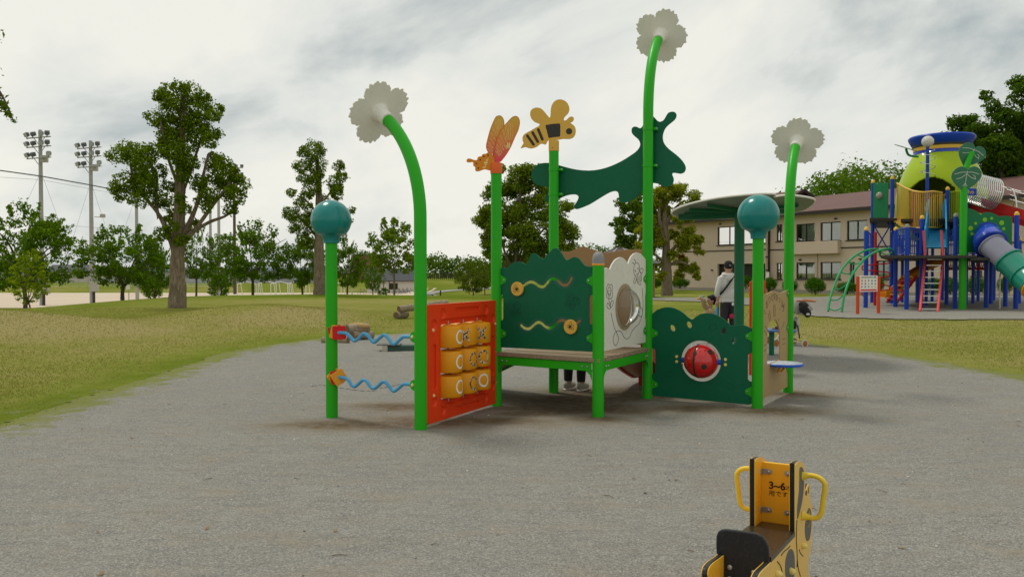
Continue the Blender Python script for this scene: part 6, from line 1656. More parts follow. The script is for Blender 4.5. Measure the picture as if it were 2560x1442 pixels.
def house(px, Y, w, d, hw, hr, wall, roofm, label, name='house', rz=0.0, wins=3):
    p = at(px, 700, Y); zb = hz(p.x, Y); o = thing(name, (p.x, Y, zb), label, 'house' if name == 'house' else 'building', 'far houses')
    Mz = Matrix.Rotation(rz, 3, 'Z'); P = lambda x, y, z: Vector((p.x, Y, zb)) + Mz @ Vector((x, y, z))
    MB().box(P(0, 0, hw / 2), (w, d, hw), Mz).build('wall', wall, o, False)
    r = MB(); e = .5
    r.prism([P(-w / 2 - e, -d / 2 - e, hw - .1), P(w / 2 + e, -d / 2 - e, hw - .1), P(w / 2 + e, 0, hw + hr), P(-w / 2 - e, 0, hw + hr)], (0, 0, 0), (0, 0, .15))
    r.prism([P(-w / 2 - e, d / 2 + e, hw - .1), P(-w / 2 - e, 0, hw + hr), P(w / 2 + e, 0, hw + hr), P(w / 2 + e, d / 2 + e, hw - .1)], (0, 0, 0), (0, 0, .15))
    r.build('roof', roofm, o, False)
    for s in (-1, 1): MB().prism([P(s * w / 2, -d / 2, hw - .05), P(s * w / 2, d / 2, hw - .05), P(s * w / 2, 0, hw + hr - .02)], Mz @ Vector((-.05, 0, 0)), Mz @ Vector((.05, 0, 0))).build('gable', wall, o, False)
    for i in range(wins):
        x = -w / 2 + w * (i + .5) / wins; wz = hw * .55
        f = MB().box(P(x, -d / 2 - .03, wz), (min(1.6, w / wins * .55), .08, 1.1), Mz).build('window', FRAMEM, o, False)
        MB().box(P(x, -d / 2 - .08, wz), (min(1.6, w / wins * .55) - .2, .03, .9), Mz).build('pane', GLASS, f, False)
    return o
HW1 = pmat('house_grey', (.40, .41, .42), .9, .08); HW2 = pmat('house_cream', (.55, .51, .44), .9, .08); HR1 = pmat('house_roof_dark', (.07, .075, .085), .7, .1); HR2 = pmat('house_roof_blue', (.10, .13, .17), .6, .1); HR3 = pmat('brick_block', (.28, .14, .10), .9, .1)
house(20, 230, 16, 9, 3.4, 2.2, HW1, HR1, 'grey low house at the far left edge beyond the field'); house(188, 215, 11, 8, 2.8, 1.8, HW2, HR1, 'cream house with dark roof seen right of the first floodlight pole'); house(225, 235, 9, 8, 2.6, 1.6, HW1, HR2, 'small grey house between the cream house and second floodlight', rz=.4)
house(560, 205, 46, 12, 3.0, .7, HW1, HR2, 'long low blue-grey shed beyond the white goals', 'shed', 0, 12); house(385, 212, 22, 10, 2.6, .8, HW1, HR1, 'low grey hall behind the round cherry tree', 'hall', 0, 7)
house(918, 250, 8, 10, 8.0, .3, HR3, HR1, 'brown block of flats peeping over the trees', 'block_of_flats', 0, 3)
rest = house(982, 150, 9.5, 6, 2.3, 2.0, pmat('restroom_white', (.62, .58, .52), .85, .06), HR1, 'white park toilet block with dark pitched roof', 'toilet_block', .18, 1)
for i in range(4):
    p = at(945 + 14 * i, 700, 144); zb = hz(p.x, 144)
    MB().tube([(p.x, 144, zb), (p.x, 144, zb + 2.4)], .08, 6).build('porch_post', DKTRIM, rest)
BIKE = pmat('bike_metal', (.12, .13, .14), .4)
for i, px in enumerate((992, 1002, 1012, 1022, 905)):
    p = at(px, 715, 141); zb = hz(p.x, 141); o = thing('bicycle', (p.x, 141, zb), ('parked bicycle %s by the toilet block' % ('leftmost of four', 'second of four', 'third of four', 'rightmost of four', 'alone at the left')[i]), 'bicycle', 'bicycles by the toilet block')
    for s in (-.5, .5): MB().tube([(p.x + s + .32 * cos(t), 141 + .0, zb + .33 + .32 * sin(t)) for t in [2 * pi * k / 14 for k in range(14)]], .035, 5, True, 0, True).build('wheel', BIKE, o)
    MB().tube([(p.x - .5, 141, zb + .33), (p.x - .1, 141, zb + .35), (p.x + .3, 141, zb + .8), (p.x - .25, 141, zb + .8), (p.x - .1, 141, zb + .35)], .03, 5).tube([(p.x + .5, 141, zb + .33), (p.x + .32, 141, zb + 1.0), (p.x + .2, 141, zb + 1.02)], .03, 5).tube([(p.x - .1, 141, zb + .35), (p.x - .3, 141, zb + .95)], .03, 5).build('frame', BIKE, o)
    MB().box((p.x - .3, 141, zb + .97), (.26, .14, .06), None, 0, .02).build('saddle', CHAR, o)
lp_ = at(880, 700, 138); zb = hz(lp_.x, 138); o = thing('lamp_post', (lp_.x, 138, zb), 'slim grey lamp post between the trees left of the toilet block', 'lamp post')
zt = at(880, 633, 138).z; MB().tube([(lp_.x, 138, zb), (lp_.x, 138, zt)], .11, 8).build('pole', STEEL, o); MB().box((lp_.x - .35, 138, zt), (1.0, .3, .14), None, 0, .03).build('lamp_head', LAMPM, o)
# far fences
def fence(pxs, Y, h, n, mat, label, mesh_r=.03):
    A, B2 = at(pxs[0], 700, Y), at(pxs[1], 700, Y); A.z = hz(A.x, Y); B2.z = hz(B2.x, Y); c = (A + B2) / 2
    o = thing('fence', (c.x, c.y, c.z), label, 'fence')
    for i in range(n + 1):
        q = A.lerp(B2, i / n); q.z = hz(q.x, q.y); MB().tube([q, q + Vector((0, 0, h))], mesh_r * 1.5, 5).build('post', mat, o)
    for k in range(1, 5): MB().tube([A.lerp(B2, i / n) * 1 + Vector((0, 0, hz(*A.lerp(B2, i / n)[:2]) - A.lerp(B2, i / n).z + h * k / 4)) for i in range(n + 1)], mesh_r * .6, 4).build('rail', mat, o)
fence((-40, 520), 158, 1.6, 26, STEEL, 'thin grey wire fence along the far side of the sand field')
fence((1062, 1260), 196, 1.7, 40, DKTRIM, 'dark slatted fence on top of the far grass bank', .06)
# benches far away
for i, (px, Y) in enumerate(((1102, 100), (1070, 112))):
    p = at(px, 715, Y); zb = hz(p.x, Y); o = thing('picnic_table', (p.x, Y, zb), ('dark picnic table with post on the far lawn', 'small dark bench left of the far picnic table')[i], 'bench')
    MB().box((p.x, Y, zb + .7), (1.8, .7, .10), None).build('table_top', DKTRIM, o, False); MB().box((p.x + .7, Y - .7, zb + .42), (1.6, .3, .08), None).build('seat', DKTRIM, o, False)
    for s in (-.6, .6): MB().box((p.x + s, Y, zb + .33), (.12, .5, .66), None).build('leg', DKTRIM, o, False)
    if i == 0: MB().box((p.x, Y - .4, zb + .8), (.16, .16, 1.6), None).build('post', DKTRIM, o, False)
ss = at(322, 722, 60); o = thing('notice_board', (ss.x, 60, hz(ss.x, 60)), 'small white notice on a thin stake by the round cherry tree', 'sign')
MB().tube([(ss.x, 60, hz(ss.x, 60)), (ss.x, 60, at(322, 712, 60).z)], .03, 6).build('stake', STEEL, o); MB().box((ss.x, 59.9, at(322, 718, 60).z), (.30, .03, .34), None).build('board', SOCKET, o, False)

# ------------------------------------------------------------------ trees and shrubs
def bark_mat(name, c1, c2, c3, sc=9, st=.8):
    N = NT(name); P = N.obj(); mp = N.n('ShaderNodeMapping'); mp.inputs['Scale'].default_value = (1, 1, .22); N.l(P, mp.inputs[0])
    n = N.noise(mp.outputs[0], sc, 7, .7, .8); b = N.noise(P, 2.2, 3)
    col = N.mix(N.math('MULTIPLY', b, .4), N.ramp(n, [(.32, c1), (.52, c2), (.72, c3)]), c2)
    return N.done(N.principled(Base_Color=col, Roughness=.95, Normal=N.bump(n, st, .05)))
BARK1 = bark_mat('bark_pale', (.06, .042, .022), (.225, .175, .115), (.38, .31, .22), 13, 1.0)
BARK2 = bark_mat('bark_dark', (.045, .035, .025), (.115, .085, .06), (.19, .15, .11))
GINK = leafmat('ginkgo_leaf', (.040, .085, .003), (.110, .185, .004), (.235, .320, .010), .42)
CHER = leafmat('cherry_leaf', (.036, .090, .004), (.090, .190, .007), (.175, .290, .012), .42)
LIMEL = leafmat('sapling_leaf', (.13, .23, .010), (.26, .36, .012), (.38, .42, .02), .42)
MAPL = leafmat('maple_leaf', (.060, .140, .007), (.135, .235, .011), (.25, .29, .025), .46, .5, (.21, .25, .022))
OAKL = leafmat('olive_leaf', (.120, .200, .007), (.250, .340, .012), (.40, .38, .03), .45, .5, (.36, .32, .03))
RUST = leafmat('rusty_leaf', (.17, .11, .02), (.26, .14, .025), (.32, .12, .025), .30)
DARKL = leafmat('dark_leaf', (.026, .070, .005), (.060, .130, .008), (.120, .200, .012), .34)
MIDL = leafmat('wood_leaf', (.038, .090, .010), (.080, .155, .014), (.14, .21, .018), .30)
SHRB = leafmat('shrub_leaf', (.024, .085, .006), (.050, .150, .009), (.095, .23, .014), .28)
def leaf_mesh(name, pos, nrm, size, asp=.75, seed=0):
    rg = np.random.RandomState(seed); n = len(pos)
    nrm = nrm / (np.linalg.norm(nrm, axis=1, keepdims=True) + 1e-9)
    r = rg.normal(size=(n, 3)); a = np.cross(nrm, r); a /= np.linalg.norm(a, axis=1, keepdims=True) + 1e-9; b = np.cross(nrm, a)
    s = (size * (.45 + 1.0 * rg.rand(n) ** 1.3))[:, None] if np.ndim(size) == 0 else size[:, None]
    co = np.stack([pos + a * s * .62, pos + b * s * asp * .5 + nrm * s * .10, pos - a * s * .5, pos - b * s * asp * .5 + nrm * s * .10], 1).reshape(-1, 3)
    return quad_mesh(name, co, np.arange(n * 4).reshape(-1, 4), False)
def cloud(clumps, dens, seed, flat=.25, shell=.5):
    """leaf positions on and inside a set of uneven clumps; clump = (x, y, z, rx, ry, rz)"""
    rg = np.random.RandomState(seed); P = []; Nn = []
    for c in clumps:
        x, y, z, rx, ry, rz = c[:6]; k = (c[6] if len(c) > 6 else 1.0)
        n = max(int(dens * k * ((rx * ry + ry * rz + rx * rz) / 3)), 6)
        d = rg.normal(size=(n, 3)); d /= np.linalg.norm(d, axis=1, keepdims=True)
        ph = rg.rand(6) * 6.28
        lump = 1 + .16 * np.sin(3.1 * d[:, 0] + ph[0]) * np.sin(3.7 * d[:, 1] + ph[1]) + .12 * np.sin(6.3 * d[:, 2] + ph[2] + 4 * d[:, 0]) + .08 * np.sin(9 * d[:, 1] + ph[3])
        rr = (shell + (1 - shell) * rg.rand(n) ** .6) * lump + (rg.rand(n) < .06) * .22 * rg.rand(n)
        p = d * rr[:, None] * np.array([rx, ry, rz]) + np.array([x, y, z])
        P.append(p); nn = d * (1 - flat) + rg.normal(size=(n, 3)) * .55; nn[:, 2] += flat; Nn.append(nn)
    return np.concatenate(P), np.concatenate(Nn)
def limb(m, pts, r0, r1, n=9, k=4, wob=0.0, seed=0):
    P = catmull(pts, k, False); N = len(P); rg = random.Random(seed)
    R = [r0 + (r1 - r0) * (i / (N - 1)) ** .8 for i in range(N)]
    R = [r * (1 + rg.uniform(-wob, wob)) for r in R]
    m.tube(P, R, n); return P
def bumpy(o, amt, sc=3.0, seed=0):
    """uneven bark: push the trunk's vertices in and out"""
    me = o.data; n = len(me.vertices); co = np.empty(n * 3, np.float32); me.vertices.foreach_get('co', co); co = co.reshape(-1, 3)
    no = np.empty(n * 3, np.float32); me.vertices.foreach_get('normal', no); no = no.reshape(-1, 3)
    a = np.arctan2(no[:, 1], no[:, 0]); k = np.sin(a * 5 + co[:, 2] * .6 + seed) * .5 + np.sin(a * 9 - co[:, 2] * 1.1 + seed * 2) * .35 + (vnoise(co[:, 2] * sc + a * 2, a * 3 + 10, seed) - .5)
    me.vertices.foreach_set('co', (co + no * (k * amt)[:, None]).ravel()); me.update()
# --- pollarded ginkgos
def pollard(px, by, Y, clumps, limbs, label, seed, dens, lsize, base_w):
    b = at(px, by, Y); zb = hz(b.x, Y); t = thing('pollarded_tree', (b.x, Y, zb), label, 'tree', 'pollarded trees')
    sc = Y / FPX; rg = random.Random(seed); m = MB(); flo = []
    for i, (pts, r0, r1) in enumerate(limbs):
        pp = []; dy = rg.uniform(-.7, .7) if i else 0
        for j, p in enumerate(pts): q = at(p[0], p[1], Y); pp.append(Vector((q.x, Y + dy * j / max(len(pts) - 1, 1), q.z)))
        if i == 0: pp[0].z = zb - .2
        k_ = 1.0 if i == 0 else .5; limb(m, pp, r0 * sc * k_, r1 * sc * k_, 36 if i == 0 else 10, 12 if i == 0 else 5, .03, i)
    tr = m.build('trunk', BARK1, t, ang=80); bumpy(tr, .045 * base_w * sc * 1.6, 2.5, seed)
    cl = []
    for (x, y, r) in clumps:
        q = at(x, y, Y); R = r * sc; dy = rg.uniform(-1, 1) * .75
        R *= 1.0
        cl.append((q.x, Y + dy, q.z, R * 1.02, R * rg.uniform(.85, 1.15), R * rg.uniform(.8, .95)))
        for k in range(3):
            a = rg.uniform(0, 6.28); s = rg.uniform(.35, .55)
            cl.append((q.x + R * .75 * cos(a), Y + dy + rg.uniform(-.6, .6) * R, q.z + R * .65 * sin(a), R * s, R * s, R * s))
    P, Nn = cloud(cl, dens, seed, .15, .55)
    link('crown', leaf_mesh('crown', P, Nn, lsize, .95, seed), GINK, t)
    return t
C1 = [(400, 430, 20), (480, 460, 22), (520, 440, 20), (530, 520, 16), (425, 465, 18), (450, 570, 16), (432, 610, 14), (590, 430, 14), (398, 300, 22), (396, 332, 17), (532, 292, 19), (404, 240, 17), (502, 238, 17), (538, 332, 15), (440, 468, 17), (462, 498, 15), (430, 545, 15), (482, 525, 17), (355, 425, 22), (335, 475, 20), (585, 440, 16), (555, 465, 20), (470, 300, 24), (445, 260, 24), (430, 236, 28), (476, 232, 31), (455, 222, 16), (425, 280, 32), (480, 272, 40), (522, 268, 24), (412, 308, 28), (487, 308, 36), (428, 342, 32), (500, 340, 30), (460, 352, 36), (418, 376, 24), (462, 388, 36), (537, 360, 21), (522, 400, 26), (482, 412, 30),
      (345, 382, 40), (318, 395, 26), (372, 410, 32), (310, 455, 32), (300, 482, 22), (345, 462, 30), (387, 455, 26), (400, 490, 28), (365, 502, 25), (415, 512, 25), (570, 420, 28), (545, 445, 28), (594, 458, 23), (574, 490, 28), (540, 488, 23), (506, 458, 22),
      (500, 500, 18), (565, 522, 18), (470, 565, 20), (418, 585, 20), (466, 600, 18), (407, 550, 17), (590, 480, 16), (330, 430, 24), (470, 440, 22), (440, 420, 20)]
pollard(443, 772, 31, C1, [([(443, 790), (443, 700), (444, 615), (449, 520), (452, 430), (455, 330), (459, 240)], 22, 4), ([(440, 640), (420, 585), (398, 540), (365, 500), (330, 450), (320, 410)], 15, 4), ([(455, 600), (478, 540), (495, 480), (505, 420), (515, 380)], 14, 4),
        ([(460, 610), (490, 570), (530, 510), (560, 470), (580, 430)], 13, 4), ([(465, 590), (520, 555), (560, 535), (585, 500)], 9, 3), ([(398, 545), (385, 500), (385, 440), (352, 390)], 9, 3), ([(450, 500), (470, 430), (488, 360), (497, 310)], 8, 2), ([(448, 470), (430, 400), (420, 310)], 9, 3)],
        'tallest pollarded tree with clumped dark foliage on the left lawn', 5, 3700, .070, 44)
C2 = [(775, 520, 14), (820, 520, 14), (780, 575, 14), (850, 480, 14), (745, 575, 14), (789, 381, 28), (770, 385, 16), (793, 413, 26), (764, 420, 20), (840, 413, 15), (860, 447, 17), (834, 455, 23), (786, 468, 26), (761, 445, 17), (837, 484, 17), (735, 484, 13), (745, 505, 15), (766, 490, 15), (733, 536, 20), (752, 560, 26), (725, 545, 12), (767, 545, 18), (757, 598, 20), (777, 608, 17), (879, 525, 11), (874, 557, 13), (858, 592, 12), (805, 500, 16), (802, 640, 8), (800, 440, 14), (850, 520, 10)]
pollard(799, 744, 46, C2, [([(800, 758), (799, 690), (798, 600), (797, 520), (796, 440), (792, 390)], 17, 3), ([(796, 600), (775, 570), (752, 550), (738, 530)], 7, 2), ([(797, 540), (770, 505), (745, 490)], 6, 2), ([(800, 590), (830, 560), (865, 555), (878, 530)], 6, 2), ([(798, 520), (825, 480), (850, 450), (842, 415)], 6, 2)],
        'shorter pollarded tree just left of the tall green flower post', 9, 3300, .076, 28)
# --- spreading cherry-like trees: three shapes, many individuals
def spreading(seed, w, h, trunk_h, dens, lsize, mat, bark=BARK2, nl=7, levels=4, flatz=.42, tr=.13, fill=100):
    rg = random.Random(seed); m = MB(); cl = []
    top = Vector((rg.uniform(-.1, .1), rg.uniform(-.1, .1), trunk_h))
    limb(m, [(0, 0, -.2), (rg.uniform(-.05, .05), 0, trunk_h * .5), top], tr, tr * .75, 12, 5, .05, seed)
    for i in range(nl):
        a = 2 * pi * (i + rg.uniform(-.3, .3)) / nl; L = w / 2 * rg.uniform(.75, 1.05); zt = h * rg.uniform(.55, .95) * (1.0 if i % 2 else .8)
        mid = Vector((cos(a) * L * .45, sin(a) * L * .45, trunk_h + (zt - trunk_h) * .6)); end = Vector((cos(a) * L, sin(a) * L, zt * .92))
        P = limb(m, [top - Vector((0, 0, .15)), mid, end], tr * .5, .012, 7, 5, .05, i)
        for j in range(levels):
            t = .35 + .6 * (j + rg.random()) / levels; q = P[min(int(t * (len(P) - 1)), len(P) - 1)]
            o = Vector((rg.uniform(-1, 1), rg.uniform(-1, 1), rg.uniform(.1, .9))) * w * .13
            limb(m, [q, q + o * .6, q + o * 1.3], .018, .005, 5, 2)
    zc = trunk_h * .9 + (h - trunk_h * .9) * .36; hu = h - zc; hd = zc - trunk_h * .72
    for i in range(fill):
        d = Vector((rg.gauss(0, 1), rg.gauss(0, 1), rg.gauss(0, 1))).normalized(); r = .35 + .62 * rg.random() ** .55
        r *= 1 + .16 * sin(d.x * 5 + seed) * sin(d.y * 4 + d.z * 3)
        p = Vector((d.x * r * w / 2, d.y * r * w / 2, zc + d.z * r * (hu if d.z > 0 else hd)))
        R = w * rg.uniform(.045, .095); cl.append((p.x, p.y, p.z, R * rg.uniform(.8, 1.5), R * rg.uniform(.8, 1.5), R * flatz * rg.uniform(1.0, 2.2)))
    for i in range(fill // 2):        # twigs sticking out of the outline
        a = rg.uniform(0, 6.28); e = rg.uniform(-.1, 1.4); d = Vector((cos(a) * cos(e), sin(a) * cos(e), sin(e))); r = rg.uniform(.95, 1.13)
        p = Vector((d.x * r * w / 2, d.y * r * w / 2, zc + d.z * r * hu)); R = w * .022
        for k in range(3): cl.append((p.x - d.x * k * R * 2, p.y - d.y * k * R * 2, p.z - d.z * k * R * 1.6, R, R, R * .8, 1.6))
    P, Nn = cloud(cl, dens * 1.25, seed, .40, .15)
    t = thing('cherry_tree', (0, 0, 0), 'tree', 'tree'); link('trunk', m.mesh('trunk', True, 80), bark, t); link('crown', leaf_mesh('crown', P, Nn, lsize, .6, seed), mat, t)
    return t
def place(proto, px, Y, sc, rz, label, group, first=False, name=None, dz=0.0, X=None):
    x = at(px, 700, Y).x if X is None else X
    o = proto if first else copy_tree(proto)
    o.location = (x, Y, hz(x, Y) + dz); o.rotation_euler = (0, 0, rz); o.scale = (sc if isinstance(sc, tuple) else (sc, sc, sc)); o['label'] = label; o['group'] = group
    if name: o.name = name
    return o
ch = [spreading(21, 5.4, 4.6, 1.15, 520, .155, CHER), spreading(22, 5.2, 4.3, 1.0, 560, .155, CHER, nl=8), spreading(23, 4.9, 4.6, 1.3, 400, .155, CHER, nl=6)]
GR = 'spreading trees along the field'
PRO = [(5.4, 4.6), (5.2, 4.3), (4.9, 4.6)]
for i, (k, px, Y, ytop, wpx, rz, lab) in enumerate((
    (0, 62, 37.5, 515, 235, .4, 'spreading tree at the far left in front of the first floodlight pole'),
    (1, 306, 44, 566, 215, 1.9, 'round-crowned tree with short trunk left of the tall pollarded tree'),
    (2, 490, 52, 566, 110, .7, 'thin-crowned tree just right of the tall pollarded trunk'),
    (0, 632, 54, 556, 165, 2.4, 'tree in the middle of the row, in front of the white goals'),
    (1, 755, 55, 592, 120, 3.9, 'low tree immediately left of the shorter pollarded trunk'),
    (0, 868, 56, 602, 105, 5.0, 'tree right of the shorter pollarded trunk, by the lamp post'),
    (2, 555, 64, 590, 90, 3.0, 'smaller tree behind the thin-crowned one'),
    (1, 386, 60, 600, 90, .5, 'tree half hidden behind the tall pollarded trunk'),
    (2, 932, 95, 628, 60, 1.2, 'loose tree in front of the toilet block roof'))):
    x_ = at(px, 700, Y).x; zb = hz(x_, Y); kx = wpx * Y / FPX / PRO[k][0]
    place(ch[k], px, Y, (kx, kx, (at(px, ytop, Y).z - zb) / PRO[k][1]), rz, lab, GR, first=(i in (0, 1, 2)))
sap = spreading(31, 1.7, 3.0, .35, 900, .115, LIMEL, BARK2, 6, 3, .6, .04)
place(sap, 74, 34.5, (.95, .95, .82), .3, 'young yellow-green sapling before the leftmost spreading tree', 'saplings', True, 'sapling')
lt_ = spreading(33, 4.2, 6.0, 2.6, 330, .20, leafmat('light_leaf', (.06, .13, .008), (.13, .21, .012), (.20, .28, .02), .4), BARK1, 6, 3, .5, .09)
place(lt_, 985, 62, (1.0, 1.0, 1.12), 1.0, 'airy light green tree with bare twigs left of the tall flower post', 'park trees', True, 'light_tree')
sm = spreading(34, 1.4, 2.2, .25, 900, .12, CHER, BARK2, 6, 3, .8, .04)
place(sm, 545, 60, (1.0, 1.0, 1.0), 1.0, 'knee-high dark bush on stakes below the thin-crowned tree', 'saplings', True, 'staked_bush')
place(sm, 961, 66, (.9, .9, .8), 2.0, 'small round young tree below the airy light green tree', 'saplings', name='young_tree')
rt = spreading(35, 5.0, 4.6, 1.2, 480, .17, leafmat('olive_green_leaf', (.05, .10, .01), (.10, .15, .014), (.17, .20, .02), .35), BARK2, 8, 3, .5, .11)
place(rt, 1183, 108, (.95, .95, 1.15), .4, 'round olive-green tree on the far lawn left of the butterfly post', 'park trees', True, 'round_tree')
place(rt, 1212, 128, (.9, .9, 1.1), 2.0, 'second olive-green tree half behind the butterfly post', 'park trees')
place(rt, 1148, 165, (.5, .5, .6), 3.0, 'tiny round tree beside the path on the far bank', 'park trees')
# --- trees given by traced clumps
def traced(name, px, Y, clumps, limbs, label, seed, dens, lsize, mat, bark, extra=None, group='park trees', depth=1.0, asp=.6, shell=.3, flat=.4, big=1.0):
    x = at(px, 700, Y).x; zb = hz(x, Y); t = thing(name, (x, Y, zb), label, 'tree', group); sc = Y / FPX; rg = random.Random(seed); m = MB()
    for i, (pts, r0, r1) in enumerate(limbs):
        dy = rg.uniform(-1, 1) * depth * .6 if i else 0; pp = []
        for j, p in enumerate(pts): q = at(p[0], p[1], Y); pp.append(Vector((q.x, Y + dy * j / max(1, len(pts) - 1), q.z)))
        if i == 0: pp[0].z = zb - .2
        limb(m, pp, r0 * sc, r1 * sc, 16 if i == 0 else 8, 5, .05, i)
    tr = m.build('trunk', bark, t, ang=80); bumpy(tr, .02, 2.0, seed)
    def mk(cls, nm, mt, sd):
        cl = []
        for (x_, y_, r) in cls:
            q = at(x_, y_, Y); R = r * sc; dy = rg.uniform(-1, 1) * depth
            for k in range(10):
                s = rg.uniform(.28, .52) * big; o = Vector((rg.uniform(-1, 1), rg.uniform(-1, 1), rg.uniform(-1, 1))) * R * .78
                cl.append((q.x + o.x, Y + dy + o.y, q.z + o.z * .9, R * s, R * s, R * s * rg.uniform(.6, .95)))
        P, Nn = cloud(cl, dens, sd, flat, shell); link(nm, leaf_mesh(nm, P, Nn, lsize, asp, sd), mt, t)
    mk(clumps, 'crown', mat, seed)
    if extra: mk(extra[0], 'rusty_foliage', extra[1], seed + 1)
    return t
mc = [(1300, 440, 38), (1260, 455, 32), (1330, 445, 30), (1235, 480, 28), (1290, 490, 40), (1340, 490, 35), (1230, 530, 30), (1270, 540, 40), (1320, 540, 42), (1370, 520, 35), (1215, 570, 28), (1250, 590, 36), (1300, 595, 42), (1350, 590, 42), (1400, 560, 35), (1420, 600, 26), (1390, 610, 32), (1235, 625, 26), (1290, 630, 34), (1340, 635, 34), (1210, 545, 20), (1415, 520, 20), (1250, 425, 14), (1345, 415, 10), (1425, 575, 22), (1225, 600, 22)]
traced('maple_tree', 1290, 46, mc, [([(1288, 760), (1288, 690), (1292, 640), (1300, 560), (1300, 470)], 8, 2), ([(1285, 680), (1262, 630), (1245, 560)], 5, 1.5), ([(1290, 670), (1330, 610), (1370, 560)], 5, 1.5), ([(1290, 690), (1320, 640), (1400, 600)], 4, 1.5), ([(1285, 690), (1240, 640), (1225, 590)], 4, 1.5)],
       'dense maple with reddish tips behind the butterfly and bee posts', 41, 1150, .15, MAPL, BARK2, depth=1.6, big=1.4, shell=.15)
oc = [(1610, 590, 20), (1600, 620, 16), (1725, 540, 16), (1745, 600, 14), (1690, 585, 14), (1640, 580, 18), (1660, 470, 18), (1700, 470, 16), (1690, 490, 26), (1650, 492, 24), (1720, 500, 22), (1670, 520, 26), (1640, 530, 22), (1715, 590, 22), (1735, 605, 20), (1700, 610, 20), (1745, 625, 12), (1690, 560, 16), (1650, 600, 18), (1620, 620, 18), (1630, 660, 18), (1650, 690, 12), (1710, 660, 20), (1735, 670, 14), (1700, 690, 14), (1735, 690, 10), (1615, 560, 20), (1680, 640, 14), (1735, 510, 14), (1630, 505, 18)]
orr = [(1670, 540, 18), (1655, 515, 12), (1640, 610, 10), (1690, 545, 10), (1705, 640, 8), (1645, 560, 10)]
traced('twisted_tree', 1668, 55, oc, [([(1668, 735), (1667, 690), (1666, 640), (1664, 590), (1662, 540), (1668, 500)], 16, 4), ([(1666, 620), (1652, 580), (1645, 530), (1650, 500)], 8, 2), ([(1668, 640), (1695, 610), (1725, 595)], 6, 2), ([(1666, 660), (1640, 640), (1622, 620)], 5, 2), ([(1668, 665), (1700, 655), (1735, 672)], 5, 2), ([(1664, 560), (1690, 520), (1715, 500)], 6, 2)],
       'twisted olive tree with rusty tufts in front of the beige building', 43, 1300, .16, OAKL, BARK1, (orr, RUST), depth=1.0, big=1.45, shell=.15)
bc = [(1590, 500, 30), (1560, 530, 28), (1600, 540, 32), (1555, 565, 28), (1590, 585, 34), (1550, 600, 24), (1580, 625, 30), (1615, 600, 28), (1560, 640, 26), (1600, 650, 26), (1540, 555, 14), (1610, 490, 22), (1545, 620, 16)]
traced('green_tree', 1590, 72, bc, [([(1590, 730), (1590, 650), (1588, 580), (1590, 520)], 8, 2), ([(1590, 640), (1560, 590), (1550, 560)], 5, 1.5), ([(1590, 620), (1610, 570), (1605, 510)], 5, 1.5)],
       'fresh green tree behind and left of the twisted olive tree', 44, 1000, .22, leafmat('fresh_leaf', (.035, .085, .008), (.085, .165, .012), (.15, .23, .016), .36), BARK2, depth=2)
dc = [(2540, 250, 50), (2500, 280, 45), (2440, 310, 40), (2560, 330, 60), (2500, 350, 55), (2420, 340, 30), (2470, 390, 50), (2540, 420, 60), (2480, 450, 55), (2440, 430, 40), (2520, 500, 60), (2600, 300, 80), (2600, 420, 90), (2620, 540, 80), (2480, 520, 50), (2440, 500, 40), (2540, 580, 60), (2400, 360, 18), (2530, 215, 16)]
traced('dark_tree', 2560, 60, dc, [([(2560, 740), (2555, 600), (2545, 450), (2540, 300)], 22, 4), ([(2555, 560), (2500, 450), (2470, 380)], 10, 2), ([(2555, 520), (2600, 400), (2610, 320)], 10, 2)],
       'huge dark green tree behind the climbing tower at the right edge', 45, 640, .25, DARKL, BARK2, depth=3.2, shell=.4, big=1.15)
# --- shrubs along the building
rgs = np.random.RandomState(5)
P, Nn = cloud([(0, 0, .48, .68, .68, .48)] + [(.5 * cos(a), .5 * sin(a), .45 + .18 * (i % 2), .32, .32, .28) for i, a in enumerate(np.arange(0, 6.2, .7))] + [(.2 * cos(a), .2 * sin(a), .82, .3, .3, .22) for a in (0, 2, 4)], 3000, 6, .2, .7)
shrub = thing('shrub', (0, 0, 0), 'shrub', 'shrub'); link('foliage', leaf_mesh('foliage', P, Nn, .085, .6, 4), SHRB, shrub)
m = MB(); [limb(m, [(0, 0, -.1), (.1 * cos(a), .1 * sin(a), .3), (.3 * cos(a), .3 * sin(a), .7)], .03, .01, 5, 3) for a in (0, 1.3, 2.5, 3.9, 5.1)]; link('stem', m.mesh('stem'), BARK2, shrub)
for i, (px, by, w, h, lab) in enumerate(((1640, 719, 24, 22, 'clipped shrub left of the twisted tree trunk'), (1700, 719, 40, 22, 'clipped round shrub right of the twisted tree trunk'), (1865, 720, 26, 28, 'shrub behind the dark green shade post'), (1925, 725, 30, 28, 'shrub just right of the ball-topped post'),
      (1975, 730, 32, 28, 'shrub right of the rear flower post'), (2038, 733, 42, 36, 'large round shrub left of the green arched ladder'), (2118, 733, 46, 26, 'loose shrub behind the green arched ladder'), (2196, 730, 22, 34, 'shrub behind the red sign post'), (2334, 733, 36, 36, 'shrub seen through the coral ladder'), (2375, 733, 36, 36, 'shrub between ladder and leaf stem'), (2440, 735, 42, 40, 'round shrub right of the leaf stem under the deck'), (2512, 733, 30, 36, 'shrub beneath the tube slide'))):
    a_ = (px - CX) / FPX; Ysh = 62.6 - .868 * (a_ * 62.6 - 27.5) / (.497 + .868 * a_) - 4.5
    p = at(px, by, Ysh); o = shrub if i == 0 else copy_tree(shrub)
    o.location = (p.x, Ysh, p.z - .02); k = Ysh / FPX; o.scale = (w * k / 1.30, w * k / 1.30, h * k / 0.92); o.rotation_euler = (0, 0, i * 1.3); o['label'] = lab; o['group'] = 'shrubs along the beige building'
